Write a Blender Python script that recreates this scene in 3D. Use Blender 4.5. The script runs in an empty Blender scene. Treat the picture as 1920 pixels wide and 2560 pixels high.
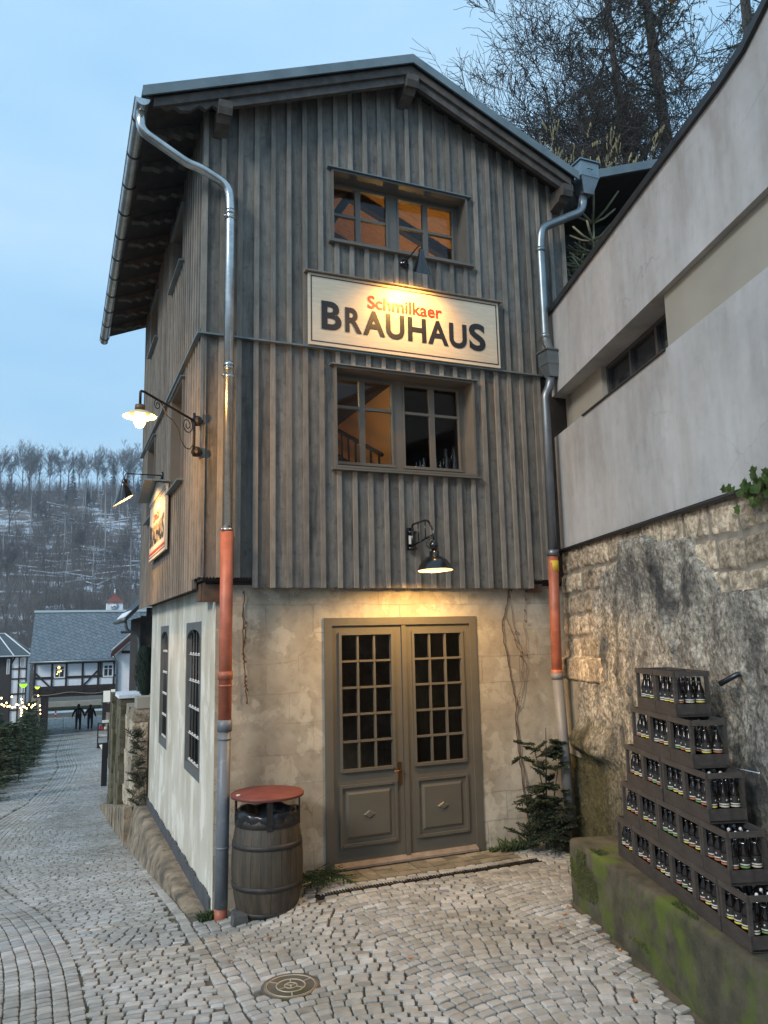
import bpy, math, random
import numpy as np
from mathutils import Matrix, Vector

# ------------------------------------------------------------------ camera
SC = bpy.context.scene
F = 1930.0; YAW = math.radians(22.9); PIT = math.radians(8.87); ROL = math.radians(1.24); EYE = 2.45
_f = np.array([math.sin(YAW)*math.cos(PIT), math.cos(YAW)*math.cos(PIT), math.sin(PIT)])
_r0 = np.array([math.cos(YAW), -math.sin(YAW), 0]); _u0 = np.cross(_r0, _f)
_r = math.cos(ROL)*_r0 - math.sin(ROL)*_u0; _u = math.sin(ROL)*_r0 + math.cos(ROL)*_u0
cd = bpy.data.cameras.new('camera'); cam = bpy.data.objects.new('camera', cd)
SC.collection.objects.link(cam)
cam.matrix_world = Matrix(((_r[0], _u[0], -_f[0], 0), (_r[1], _u[1], -_f[1], 0), (_r[2], _u[2], -_f[2], EYE), (0, 0, 0, 1)))
cd.sensor_fit = 'VERTICAL'; cd.sensor_height = 24.0; cd.lens = F/2560*24.0
cd.clip_start = 0.05; cd.clip_end = 3000
SC.camera = cam

# ------------------------------------------------------------------ sky and light (dusk, overcast)
W = bpy.data.worlds.new('World'); SC.world = W; W.use_nodes = True
nt = W.node_tree; nt.nodes.clear()
def wn(t, **k):
    n = nt.nodes.new(t)
    for a, b in k.items(): setattr(n, a, b)
    return n
out = wn('ShaderNodeOutputWorld'); bg = wn('ShaderNodeBackground')
sky = wn('ShaderNodeTexSky', sky_type='NISHITA', sun_disc=False)
sky.sun_elevation = math.radians(3.0); sky.sun_rotation = math.radians(200); sky.altitude = 200
sky.air_density = 1.4; sky.dust_density = 0.6; sky.ozone_density = 3.0
SKY_K = 0.09
tc = wn('ShaderNodeTexCoord'); sep = wn('ShaderNodeSeparateXYZ'); nt.links.new(tc.outputs['Generated'], sep.inputs[0])
# thin evening cloud layer spread over the sky
mp = wn('ShaderNodeMapping'); mp.inputs['Scale'].default_value = (1.2, 1.2, 4.0)
nt.links.new(tc.outputs['Generated'], mp.inputs[0])
nz = wn('ShaderNodeTexNoise'); nz.inputs['Scale'].default_value = 1.6; nz.inputs['Detail'].default_value = 5; nz.inputs['Roughness'].default_value = 0.5
nt.links.new(mp.outputs[0], nz.inputs['Vector'])
ramp = wn('ShaderNodeValToRGB')
ramp.color_ramp.elements[0].position = 0.36; ramp.color_ramp.elements[0].color = (3.05, 5.5, 8.0, 1)
ramp.color_ramp.elements[1].position = 0.76; ramp.color_ramp.elements[1].color = (4.7, 6.8, 8.7, 1)
nt.links.new(nz.outputs['Fac'], ramp.inputs[0])
mx = wn('ShaderNodeMix', data_type='RGBA'); mx.inputs[0].default_value = 0.85
nt.links.new(sky.outputs[0], mx.inputs[6]); nt.links.new(ramp.outputs[0], mx.inputs[7])
nt.links.new(mx.outputs[2], bg.inputs[0]); bg.inputs[1].default_value = SKY_K
nt.links.new(bg.outputs[0], out.inputs[0])
sd = bpy.data.lights.new('sun', 'SUN'); sd.energy = 1.5; sd.angle = math.radians(14); sd.color = (1.0, 0.95, 0.88)
sun = bpy.data.objects.new('sun', sd); SC.collection.objects.link(sun)
sun.rotation_euler = Vector((.76, .40, -.52)).to_track_quat('-Z', 'Y').to_euler()
SC.view_settings.view_transform = 'Standard'; SC.view_settings.look = 'None'
SC.view_settings.gamma = 1.0; SC.view_settings.use_curve_mapping = False
SC.view_settings.exposure = 0.68
SC.cycles.max_bounces = 6; SC.cycles.transparent_max_bounces = 12
SC.cycles.sample_clamp_indirect = 4.0

R = random.Random(7)
rs = np.random.RandomState(11)
COL = SC.collection

# ------------------------------------------------------------------ terrain
def pchip(X, Y):
    X = np.array(X, float); Y = np.array(Y, float); h = np.diff(X); d = np.diff(Y)/h
    m = np.zeros(len(X)); m[0] = d[0]; m[-1] = d[-1]
    for i in range(1, len(X)-1):
        if d[i-1]*d[i] > 0:
            w1 = 2*h[i]+h[i-1]; w2 = h[i]+2*h[i-1]; m[i] = (w1+w2)/(w1/d[i-1]+w2/d[i])
    def f(x):
        x = np.asarray(x, float); i = np.clip(np.searchsorted(X, x)-1, 0, len(X)-2)
        t = (x-X[i])/h[i]; t2 = t*t; t3 = t2*t
        return (2*t3-3*t2+1)*Y[i]+(t3-2*t2+t)*h[i]*m[i]+(-2*t3+3*t2)*Y[i+1]+(t3-t2)*h[i]*m[i+1]
    return f
road_z = pchip([-60, 0, 5, 6.5, 8, 10.1, 13.5, 16.4, 25, 40, 58, 80, 150, 600], [.1, 0, -.06, -.11, -.24, -.5, -.89, -1.2, -1.97, -2.95, -3.75, -4.3, -5, -5.5])
def sst(a, b, x):
    t = np.clip((np.asarray(x, float)-a)/(b-a), 0, 1); return t*t*(3-2*t)
def ground(x, y):
    x = np.asarray(x, float); y = np.asarray(y, float)
    s = sst(1.3, 2.7, x)*(1-sst(8.8, 10, y)); court = -.02-.05*sst(8, 4, y)
    return s*court+(1-s)*road_z(y)
def gz(x, y): return float(ground(x, y))
def hash2(i, j, s=0):
    n = (i*374761393+j*668265263+s*1274126177) & 0xffffffff
    n = ((n ^ (n >> 13))*1103515245) & 0xffffffff
    return ((n ^ (n >> 16)) & 0xffff)/65535.0
def vnoise(x, y, s=0):
    x = np.asarray(x, float); y = np.asarray(y, float)
    i = np.floor(x).astype(np.int64); j = np.floor(y).astype(np.int64); fx = x-i; fy = y-j
    fx = fx*fx*(3-2*fx); fy = fy*fy*(3-2*fy)
    return (hash2(i, j, s)*(1-fx)+hash2(i+1, j, s)*fx)*(1-fy)+(hash2(i, j+1, s)*(1-fx)+hash2(i+1, j+1, s)*fx)*fy
def fbm(x, y, o=4, s=0):
    t = 0; a = .5
    for k in range(o): t = t+a*vnoise(x*2**k, y*2**k, s+k*17); a *= .5
    return t

# ------------------------------------------------------------------ materials
def mat(name, c1, c2=None, scale=6.0, rough=0.7, metal=0.0, bump=0.0, bscale=None, stretch=(1, 1, 1), rnd=0.0,
        c3=None, c3scale=2.0, c3lo=.55, c3hi=.7, detail=6, spec=0.5, coat=0.0, ramp=(.35, .65), emit=None, estr=0.0, rndtint=None):
    m = bpy.data.materials.new(name); m.use_nodes = True; T = m.node_tree; N = T.nodes; L = T.links
    b = N['Principled BSDF']
    b.inputs['Roughness'].default_value = rough; b.inputs['Metallic'].default_value = metal
    b.inputs['Specular IOR Level'].default_value = spec
    if coat: b.inputs['Coat Weight'].default_value = coat; b.inputs['Coat Roughness'].default_value = .15
    if emit: b.inputs['Emission Color'].default_value = (*emit, 1); b.inputs['Emission Strength'].default_value = estr
    c = N.new('ShaderNodeTexCoord'); mp = N.new('ShaderNodeMapping'); mp.inputs['Scale'].default_value = stretch
    L.new(c.outputs['Object'], mp.inputs[0]); vec = mp.outputs[0]
    if rnd or rndtint:
        at = N.new('ShaderNodeAttribute'); at.attribute_name = 'rnd'
        ad = N.new('ShaderNodeVectorMath'); ad.operation = 'ADD'
        mu = N.new('ShaderNodeVectorMath'); mu.operation = 'SCALE'; mu.inputs['Scale'].default_value = 37.0
        L.new(at.outputs['Vector'], mu.inputs[0]); L.new(mp.outputs[0], ad.inputs[0]); L.new(mu.outputs[0], ad.inputs[1]); vec = ad.outputs[0]
    col = None
    if c2 is not None:
        n = N.new('ShaderNodeTexNoise'); n.inputs['Scale'].default_value = scale; n.inputs['Detail'].default_value = detail; n.inputs['Roughness'].default_value = .6
        L.new(vec, n.inputs['Vector'])
        r = N.new('ShaderNodeValToRGB'); r.color_ramp.elements[0].position = ramp[0]; r.color_ramp.elements[1].position = ramp[1]
        r.color_ramp.elements[0].color = (*c1, 1); r.color_ramp.elements[1].color = (*c2, 1)
        L.new(n.outputs['Fac'], r.inputs[0]); col = r.outputs[0]
        if c3 is not None:
            n3 = N.new('ShaderNodeTexNoise'); n3.inputs['Scale'].default_value = c3scale; n3.inputs['Detail'].default_value = 5; n3.inputs['Roughness'].default_value = .6
            L.new(vec, n3.inputs['Vector'])
            mr = N.new('ShaderNodeMapRange'); mr.inputs[1].default_value = c3lo; mr.inputs[2].default_value = c3hi; L.new(n3.outputs['Fac'], mr.inputs[0])
            x = N.new('ShaderNodeMix'); x.data_type = 'RGBA'; L.new(mr.outputs[0], x.inputs[0]); L.new(col, x.inputs[6]); x.inputs[7].default_value = (*c3, 1); col = x.outputs[2]
    if rnd:
        if col is None:
            g = N.new('ShaderNodeRGB'); g.outputs[0].default_value = (*c1, 1); col = g.outputs[0]
        mr = N.new('ShaderNodeMapRange'); mr.inputs[3].default_value = 1-rnd; mr.inputs[4].default_value = 1+rnd; L.new(at.outputs['Fac'], mr.inputs[0])
        h = N.new('ShaderNodeVectorMath'); h.operation = 'SCALE'; L.new(col, h.inputs[0]); L.new(mr.outputs[0], h.inputs['Scale']); col = h.outputs[0]
        if rndtint:
            fr = N.new('ShaderNodeMath'); fr.operation = 'MULTIPLY'; fr.inputs[1].default_value = 7.31; L.new(at.outputs['Fac'], fr.inputs[0])
            f2 = N.new('ShaderNodeMath'); f2.operation = 'FRACT'; L.new(fr.outputs[0], f2.inputs[0])
            f3 = N.new('ShaderNodeMath'); f3.operation = 'MULTIPLY'; f3.inputs[1].default_value = .55; L.new(f2.outputs[0], f3.inputs[0])
            x = N.new('ShaderNodeMix'); x.data_type = 'RGBA'; x.blend_type = 'MULTIPLY'; L.new(f3.outputs[0], x.inputs[0]); L.new(col, x.inputs[6]); x.inputs[7].default_value = (*rndtint, 1); col = x.outputs[2]
    if col is not None: L.new(col, b.inputs['Base Color'])
    else: b.inputs['Base Color'].default_value = (*c1, 1)
    if bump:
        n = N.new('ShaderNodeTexNoise'); n.inputs['Scale'].default_value = bscale or scale*2; n.inputs['Detail'].default_value = 8; n.inputs['Roughness'].default_value = .65
        L.new(vec, n.inputs['Vector']); bp = N.new('ShaderNodeBump'); bp.inputs['Strength'].default_value = min(1, bump*20); bp.inputs['Distance'].default_value = bump
        L.new(n.outputs['Fac'], bp.inputs['Height']); L.new(bp.outputs[0], b.inputs['Normal'])
    return m
def glass_mat(name, tint=(1, 1, 1), refl=.12):
    m = bpy.data.materials.new(name); m.use_nodes = True; N = m.node_tree.nodes; L = m.node_tree.links; N.clear()
    o = N.new('ShaderNodeOutputMaterial'); t = N.new('ShaderNodeBsdfTransparent'); g = N.new('ShaderNodeBsdfGlossy')
    t.inputs[0].default_value = (*tint, 1); g.inputs['Roughness'].default_value = .015
    fr = N.new('ShaderNodeFresnel'); fr.inputs[0].default_value = 1.28
    ad = N.new('ShaderNodeMath'); ad.operation = 'ADD'; ad.inputs[1].default_value = refl; L.new(fr.outputs[0], ad.inputs[0])
    x = N.new('ShaderNodeMixShader'); L.new(ad.outputs[0], x.inputs[0]); L.new(t.outputs[0], x.inputs[1]); L.new(g.outputs[0], x.inputs[2]); L.new(x.outputs[0], o.inputs[0])
    return m

WOOD = mat('stained_board', (.112, .103, .090), (.155, .142, .123), 5, .72, bump=.003, bscale=9, stretch=(9, 9, 1), rnd=.30, c3=(.045, .045, .043), c3scale=1.1, c3lo=.53, c3hi=.70, rndtint=(.98, .98, .95))
BATTEN = mat('stained_batten', (.182, .162, .135), (.245, .218, .182), 5, .7, bump=.002, bscale=9, stretch=(9, 9, 1), rnd=.22)
EAVE = mat('eave_timber', (.07, .06, .052), (.115, .098, .083), 5, .7, bump=.002, stretch=(2, 2, 2))
DARKW = mat('dark_timber', (.02, .016, .014), (.04, .032, .027), 8, .8, bump=.003)
ZINC = mat('zinc_sheet', (.20, .235, .25), (.28, .32, .34), 5, .38, .75, rnd=0)
ROOFZ = mat('roof_edge_zinc', (.15, .18, .19), (.20, .235, .245), 4, .45, .5)
GALV = mat('galvanised_pipe', (.42, .43, .43), (.60, .61, .60), 7, .27, .92, bump=.001, bscale=20)
ORANGE = mat('orange_plastic', (.35, .10, .055), (.45, .14, .08), 6, .5, c3=(.25, .09, .06), c3scale=4)
PGREY = mat('grey_plastic', (.115, .13, .15), (.155, .17, .19), 5, .45, c3=(.2, .21, .21), c3scale=9)
PLASTER = mat('lime_plaster', (.33, .295, .235), (.43, .39, .315), 2.2, .9, bump=.006, bscale=9, c3=(.47, .43, .35), c3scale=2.9, c3lo=.550, c3hi=.572)
def coursed(m, bw, bh, dark, fac):
    T = m.node_tree; N = T.nodes; L = T.links; b = N['Principled BSDF']; src = b.inputs['Base Color'].links[0].from_socket
    co = N.new('ShaderNodeTexCoord'); se = N.new('ShaderNodeSeparateXYZ'); L.new(co.outputs['Object'], se.inputs[0])
    ad = N.new('ShaderNodeMath'); ad.operation = 'ADD'; L.new(se.outputs['X'], ad.inputs[0]); L.new(se.outputs['Y'], ad.inputs[1])
    cb = N.new('ShaderNodeCombineXYZ'); L.new(ad.outputs[0], cb.inputs[0]); L.new(se.outputs['Z'], cb.inputs[1])
    nd = N.new('ShaderNodeTexNoise'); nd.inputs['Scale'].default_value = 4; L.new(co.outputs['Object'], nd.inputs['Vector'])
    sc = N.new('ShaderNodeVectorMath'); sc.operation = 'SCALE'; sc.inputs['Scale'].default_value = .05; L.new(nd.outputs['Color'], sc.inputs[0])
    av = N.new('ShaderNodeVectorMath'); av.operation = 'ADD'; L.new(cb.outputs[0], av.inputs[0]); L.new(sc.outputs[0], av.inputs[1])
    br = N.new('ShaderNodeTexBrick'); br.inputs['Scale'].default_value = 1; br.inputs['Brick Width'].default_value = bw; br.inputs['Row Height'].default_value = bh; br.inputs['Mortar Size'].default_value = .010; br.inputs['Mortar Smooth'].default_value = .6
    br.inputs['Color1'].default_value = (1, 1, 1, 1); br.inputs['Color2'].default_value = (.86, .86, .86, 1); br.inputs['Mortar'].default_value = (dark, dark, dark, 1); L.new(av.outputs[0], br.inputs[0])
    n2 = N.new('ShaderNodeTexNoise'); n2.inputs['Scale'].default_value = 1.3; L.new(co.outputs['Object'], n2.inputs['Vector'])
    mr = N.new('ShaderNodeMapRange'); mr.inputs[1].default_value = .38; mr.inputs[2].default_value = .62; mr.inputs[4].default_value = fac; L.new(n2.outputs['Fac'], mr.inputs[0])
    x = N.new('ShaderNodeMix'); x.data_type = 'RGBA'; x.blend_type = 'MULTIPLY'; L.new(mr.outputs[0], x.inputs[0]); L.new(src, x.inputs[6]); L.new(br.outputs[0], x.inputs[7]); L.new(x.outputs[2], b.inputs['Base Color'])
coursed(PLASTER, .52, .31, .66, .95)
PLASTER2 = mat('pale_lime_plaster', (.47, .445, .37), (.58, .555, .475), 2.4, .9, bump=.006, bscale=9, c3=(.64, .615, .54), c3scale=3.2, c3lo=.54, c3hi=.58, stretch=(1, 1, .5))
DOORP = mat('olive_door_paint', (.092, .084, .066), (.105, .095, .077), 4, .42, bump=.0008, bscale=40)
FRAMEP = mat('taupe_window_paint', (.12, .107, .088), (.135, .12, .1), 5, .45)
BLACK = mat('black_enamel', (.008, .008, .009), rough=.18, coat=.4)
IRON = mat('wrought_iron', (.02, .018, .017), (.045, .035, .03), 20, .55, .6)
ENAMEL = mat('white_enamel', (.85, .80, .68), rough=.4)
BRASS = mat('bronze_fitting', (.20, .10, .045), rough=.35, metal=.9)
GLASS = glass_mat('window_glass', (1, 1, 1), .0); DGLASS = glass_mat('door_glass', (.8, .8, .8), .0)
SIGNW = mat('sign_boards', (.54, .47, .345), (.62, .545, .415), 4, .45, bump=.0015, stretch=(1.2, 6, 12))
LBLACK = mat('black_lettering', (.013, .012, .012), rough=.45)
LRED = mat('red_lettering', (.62, .03, .012), rough=.45)
RENDER = mat('pale_render', (.40, .405, .405), (.465, .47, .468), 1.1, .92, bump=.004, bscale=60, c3=(.31, .30, .29), c3scale=1.6, c3lo=.52, c3hi=.75, stretch=(1, 1, .35))
RBEIGE = mat('beige_render', (.29, .275, .23), (.34, .32, .27), 1.2, .92, bump=.004, bscale=60)
COPING = mat('anthracite_sheet', (.03, .032, .034), (.045, .047, .05), 5, .5, .4)
MOSSC = mat('mossy_concrete', (.034, .034, .022), (.090, .082, .055), 5.5, .92, bump=.02, bscale=22, c3=(.07, .10, .012), c3scale=2.6, c3lo=.50, c3hi=.64)
SNOW = mat('old_snow', (.62, .66, .72), (.8, .82, .85), 8, .8, bump=.01)
BLADE = mat('fir_needles', (.013, .024, .010), (.032, .050, .018), 9, .7, rnd=.35)
BARK = mat('bark', (.035, .027, .022), (.075, .06, .05), 14, .9, bump=.01, stretch=(1, 1, .3))
TWIG = mat('twigs', (.035, .028, .024), rough=.9)

def blotch(m, scale, lo, hi, a=.4, b_=.62, stretch=(1, 1, 1), tint=None, detail=6):
    # weather staining that belongs to the surface: multiplies the base colour by a noise pattern
    T = m.node_tree; N = T.nodes; L = T.links; b = N['Principled BSDF']; src = b.inputs['Base Color'].links[0].from_socket
    co = N.new('ShaderNodeTexCoord'); mp = N.new('ShaderNodeMapping'); mp.inputs['Scale'].default_value = stretch; L.new(co.outputs['Object'], mp.inputs[0])
    n = N.new('ShaderNodeTexNoise'); n.inputs['Scale'].default_value = scale; n.inputs['Detail'].default_value = detail; n.inputs['Roughness'].default_value = .65; L.new(mp.outputs[0], n.inputs['Vector'])
    r = N.new('ShaderNodeMapRange'); r.inputs[1].default_value = a; r.inputs[2].default_value = b_; L.new(n.outputs['Fac'], r.inputs[0])
    x = N.new('ShaderNodeMix'); x.data_type = 'RGBA'; L.new(r.outputs[0], x.inputs[0]); t = tint or (1, 1, 1)
    x.inputs[6].default_value = (lo*t[0], lo*t[1], lo*t[2], 1); x.inputs[7].default_value = (hi, hi, hi, 1)
    y = N.new('ShaderNodeMix'); y.data_type = 'RGBA'; y.blend_type = 'MULTIPLY'; y.inputs[0].default_value = 1; L.new(src, y.inputs[6]); L.new(x.outputs[2], y.inputs[7]); L.new(y.outputs[2], b.inputs['Base Color'])
blotch(WOOD, 3.2, .78, 1.08, .38, .56, (1.6, 1.6, 1)); blotch(WOOD, 11, .72, 1.04, .34, .44)
blotch(BATTEN, 3.0, .80, 1.08, .38, .6); blotch(RENDER, 2.0, .88, 1.03, .34, .58, (1.8, 1.8, .35), (1, .97, .93)); blotch(RENDER, 8, .94, 1.01, .36, .5); blotch(RENDER, .7, .86, 1.03, .4, .6)
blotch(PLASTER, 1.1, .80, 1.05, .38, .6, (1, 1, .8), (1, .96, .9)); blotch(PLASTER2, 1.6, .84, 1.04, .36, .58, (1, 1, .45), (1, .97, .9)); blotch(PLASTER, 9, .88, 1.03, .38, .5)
blotch(ORANGE, 5, .8, 1.05, .4, .6, (1, 1, .4)); blotch(EAVE, 4, .75, 1.1)

def cracks(m, scale, width, dark, seed=0.0):
    T = m.node_tree; N = T.nodes; L = T.links; b = N['Principled BSDF']; src = b.inputs['Base Color'].links[0].from_socket
    co = N.new('ShaderNodeTexCoord'); mp = N.new('ShaderNodeMapping'); mp.inputs['Location'].default_value = (seed, seed, seed); L.new(co.outputs['Object'], mp.inputs[0])
    nd = N.new('ShaderNodeTexNoise'); nd.inputs['Scale'].default_value = 3; nd.inputs['Detail'].default_value = 6; L.new(mp.outputs[0], nd.inputs['Vector'])
    sc = N.new('ShaderNodeVectorMath'); sc.operation = 'SCALE'; sc.inputs['Scale'].default_value = .35; L.new(nd.outputs['Color'], sc.inputs[0])
    av = N.new('ShaderNodeVectorMath'); av.operation = 'ADD'; L.new(mp.outputs[0], av.inputs[0]); L.new(sc.outputs[0], av.inputs[1])
    v = N.new('ShaderNodeTexVoronoi'); v.feature = 'DISTANCE_TO_EDGE'; v.inputs['Scale'].default_value = scale; L.new(av.outputs[0], v.inputs['Vector'])
    r = N.new('ShaderNodeMapRange'); r.inputs[1].default_value = 0; r.inputs[2].default_value = width; r.inputs[3].default_value = 1; r.inputs[4].default_value = 0; L.new(v.outputs['Distance'], r.inputs[0])
    n2 = N.new('ShaderNodeTexNoise'); n2.inputs['Scale'].default_value = .9; L.new(mp.outputs[0], n2.inputs['Vector'])
    r2 = N.new('ShaderNodeMapRange'); r2.inputs[1].default_value = .48; r2.inputs[2].default_value = .60; L.new(n2.outputs['Fac'], r2.inputs[0])
    mu = N.new('ShaderNodeMath'); mu.operation = 'MULTIPLY'; L.new(r.outputs[0], mu.inputs[0]); L.new(r2.outputs[0], mu.inputs[1])
    y = N.new('ShaderNodeMix'); y.data_type = 'RGBA'; y.blend_type = 'MULTIPLY'; L.new(mu.outputs[0], y.inputs[0]); L.new(src, y.inputs[6]); y.inputs[7].default_value = (dark, dark, dark, 1); L.new(y.outputs[2], b.inputs['Base Color'])
cracks(RENDER, .55, .004, .80); cracks(PLASTER, 1.4, .008, .6, 3.1)

# ------------------------------------------------------------------ mesh builder
class MB:
    def __init__(s): s.v = []; s.f = []; s.m = []; s.r = []; s.sm = []
    def add(s, vs, fs, mi=0, rnd=None, smooth=False):
        o = len(s.v); s.v += [tuple(p) for p in vs]
        if rnd is None: rnd = R.random()
        for f in fs: s.f.append(tuple(i+o for i in f)); s.m.append(mi); s.r.append(rnd); s.sm.append(smooth)
        return s
    def box(s, x0, x1, y0, y1, z0, z1, mi=0, rnd=None, j=0):
        vs = [(x, y, z) for z in (z0, z1) for y in (y0, y1) for x in (x0, x1)]
        if j: vs = [tuple(c+R.uniform(-j, j) for c in p) for p in vs]
        return s.add(vs, [(0, 2, 3, 1), (4, 5, 7, 6), (0, 1, 5, 4), (2, 6, 7, 3), (0, 4, 6, 2), (1, 3, 7, 5)], mi, rnd)
    def prism(s, poly, a0, a1, axis='y', mi=0, rnd=None):
        # poly in the plane normal to axis: 'y' -> (x,z); 'x' -> (y,z); 'z' -> (x,y)
        n = len(poly)
        def P(p, a): return {'y': (p[0], a, p[1]), 'x': (a, p[0], p[1]), 'z': (p[0], p[1], a)}[axis]
        vs = [P(p, a0) for p in poly]+[P(p, a1) for p in poly]
        fs = [tuple(range(n)), tuple(range(2*n-1, n-1, -1))]+[(i, i+n, (i+1) % n+n, (i+1) % n) for i in range(n)]
        return s.add(vs, fs, mi, rnd)
    def tube(s, pts, r, n=8, mi=0, rnd=None, cap=True, smooth=True):
        pts = [np.array(p, float) for p in pts]; k = len(pts)
        rr = list(r) if hasattr(r, '__len__') else [r]*k
        vs = []; fs = []; up = None
        for i, p in enumerate(pts):
            t = pts[min(i+1, k-1)]-pts[max(i-1, 0)]; t = t/(np.linalg.norm(t)+1e-9)
            if up is None:
                a = np.array([0, 0, 1.]) if abs(t[2]) < .9 else np.array([1., 0, 0]); up = np.cross(t, a)
            up = up-t*(up@t); up = up/(np.linalg.norm(up)+1e-9); w = np.cross(t, up)
            for q in range(n):
                a = 2*math.pi*q/n; vs.append(p+rr[i]*(math.cos(a)*up+math.sin(a)*w))
        for i in range(k-1):
            for q in range(n): fs.append((i*n+q, i*n+(q+1) % n, (i+1)*n+(q+1) % n, (i+1)*n+q))
        if cap: fs += [tuple(range(n-1, -1, -1)), tuple(range((k-1)*n, k*n))]
        return s.add(vs, fs, mi, rnd, smooth)
    def lathe(s, prof, c=(0, 0, 0), n=24, mi=0, M=None, smooth=True, rnd=None):
        vs = []; fs = []; k = len(prof)
        for (r, z) in prof:
            for q in range(n):
                a = 2*math.pi*q/n; p = Vector((r*math.cos(a), r*math.sin(a), z))
                if M is not None: p = M @ p
                vs.append((p[0]+c[0], p[1]+c[1], p[2]+c[2]))
        for i in range(k-1):
            for q in range(n): fs.append((i*n+q, i*n+(q+1) % n, (i+1)*n+(q+1) % n, (i+1)*n+q))
        if prof[0][0] > 1e-4: fs.append(tuple(range(n-1, -1, -1)))
        if prof[-1][0] > 1e-4: fs.append(tuple(range((k-1)*n, k*n)))
        return s.add(vs, fs, mi, rnd, smooth)
    def shell(s, prof, c=(0, 0, 0), n=24, mi=0, M=None):   # open thin shell of revolution (no caps)
        o = len(s.f); s.lathe(prof, c, n, mi, M)
        k = (len(prof)-1)*n
        del s.f[o+k:]; del s.m[o+k:]; del s.r[o+k:]; del s.sm[o+k:]
        return s
    def build(s, name, mats, parent=None, local=False):
        if not isinstance(mats, (list, tuple)): mats = [mats]
        me = bpy.data.meshes.new(name); v = s.v
        if parent is not None and not local:
            rt = parent
            while rt.parent is not None: rt = rt.parent
            l = rt['_org'] if '_org' in rt.keys() else (0, 0, 0); v = [(a-l[0], b-l[1], c-l[2]) for a, b, c in v]
        me.from_pydata(v, [], s.f)
        for m in mats: me.materials.append(m)
        me.polygons.foreach_set('material_index', s.m); me.polygons.foreach_set('use_smooth', s.sm)
        at = me.attributes.new('rnd', 'FLOAT', 'FACE'); at.data.foreach_set('value', s.r)
        me.update(); o = bpy.data.objects.new(name, me); COL.objects.link(o)
        if parent is not None: o.parent = parent
        return o
def npmesh(name, V, Fq, mats, parent=None, rnd=None, mi=None, smooth=False):
    """V (n,3) array, Fq (m,k) index array (all faces k-gons)"""
    me = bpy.data.meshes.new(name); V = np.asarray(V, np.float32); Fq = np.asarray(Fq, np.int32); m, k = Fq.shape
    me.vertices.add(len(V)); me.vertices.foreach_set('co', V.ravel())
    me.loops.add(m*k); me.loops.foreach_set('vertex_index', Fq.ravel())
    me.polygons.add(m); me.polygons.foreach_set('loop_start', np.arange(0, m*k, k, dtype=np.int32))
    if not isinstance(mats, (list, tuple)): mats = [mats]
    for q in mats: me.materials.append(q)
    if mi is not None: me.polygons.foreach_set('material_index', np.asarray(mi, np.int32))
    me.polygons.foreach_set('use_smooth', np.full(m, smooth))
    if rnd is not None:
        at = me.attributes.new('rnd', 'FLOAT', 'FACE'); at.data.foreach_set('value', np.asarray(rnd, np.float32))
    me.update(calc_edges=True); me.validate()
    o = bpy.data.objects.new(name, me); COL.objects.link(o)
    if parent is not None: o.parent = parent
    return o
def tag(o, label, cat, group=None):
    o['label'] = label; o['category'] = cat
    if group: o['group'] = group
    return o
def thing(name, label, cat, loc=(0, 0, 0), rz=0.0, group=None):
    o = bpy.data.objects.new(name, None); COL.objects.link(o); o.location = loc; o.rotation_euler = (0, 0, rz)
    o.empty_display_size = .2; o['_org'] = list(loc); return tag(o, label, cat, group)
def struct(o, kind='structure'): o['kind'] = kind; return o
def copy_tree(o, parent=None):
    c = o.copy(); COL.objects.link(c)
    if parent is not None: c.parent = parent
    for ch in [k for k in bpy.data.objects if k.parent == o]: copy_tree(ch, c)
    return c
def kids(o): return [k for k in bpy.data.objects if k.parent == o]
# ================================================================== THE HOUSE
CL = 1.30      # face of the left cladding (x)
CY = 8.00      # face of the front cladding (y)
PX = 1.515; PY = 8.13   # plaster faces
RX, RZ = 3.75, 9.46     # ridge line
def roofz(x):           # underside of roof plane
    return RZ-.14-(RX-x)*.415 if x < RX else RZ-.14-(x-RX)*.43
house = thing('brewery_house', 'tall house with grey board and batten upper floors over a worn cream plaster ground floor', 'house', (3.5, 8.0, 0))

def rects_minus(x0, x1, z0, z1, ops):
    xs = sorted(set([x0, x1]+[a for o in ops for a in (o[0], o[1]) if x0 < a < x1]))
    res = []
    for a, b in zip(xs[:-1], xs[1:]):
        m = (a+b)/2; iv = [(z0, z1)]
        for o in ops:
            if o[0] <= m <= o[1]:
                n = []
                for (p, q) in iv:
                    if o[3] <= p or o[2] >= q: n.append((p, q)); continue
                    if o[2] > p: n.append((p, o[2]))
                    if o[3] < q: n.append((o[3], q))
                iv = n
        for p, q in iv: res.append((a, b, p, q))
    return res

W1 = (2.79, 4.62, 7.01, 7.92); W2 = (2.80, 4.61, 4.29, 5.48)
DOOR = (2.69, 4.58, -.1, 2.62)
LW = [(9.20, 10.22, 4.31, 5.55), (12.12, 13.12, 4.31, 5.55), (9.42, 10.44, 7.18, 7.94), (12.12, 13.12, 7.18, 7.94)]
LP = [(8.99, 10.10, .85, 2.62), (11.80, 12.72, .85, 2.62)]

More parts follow.
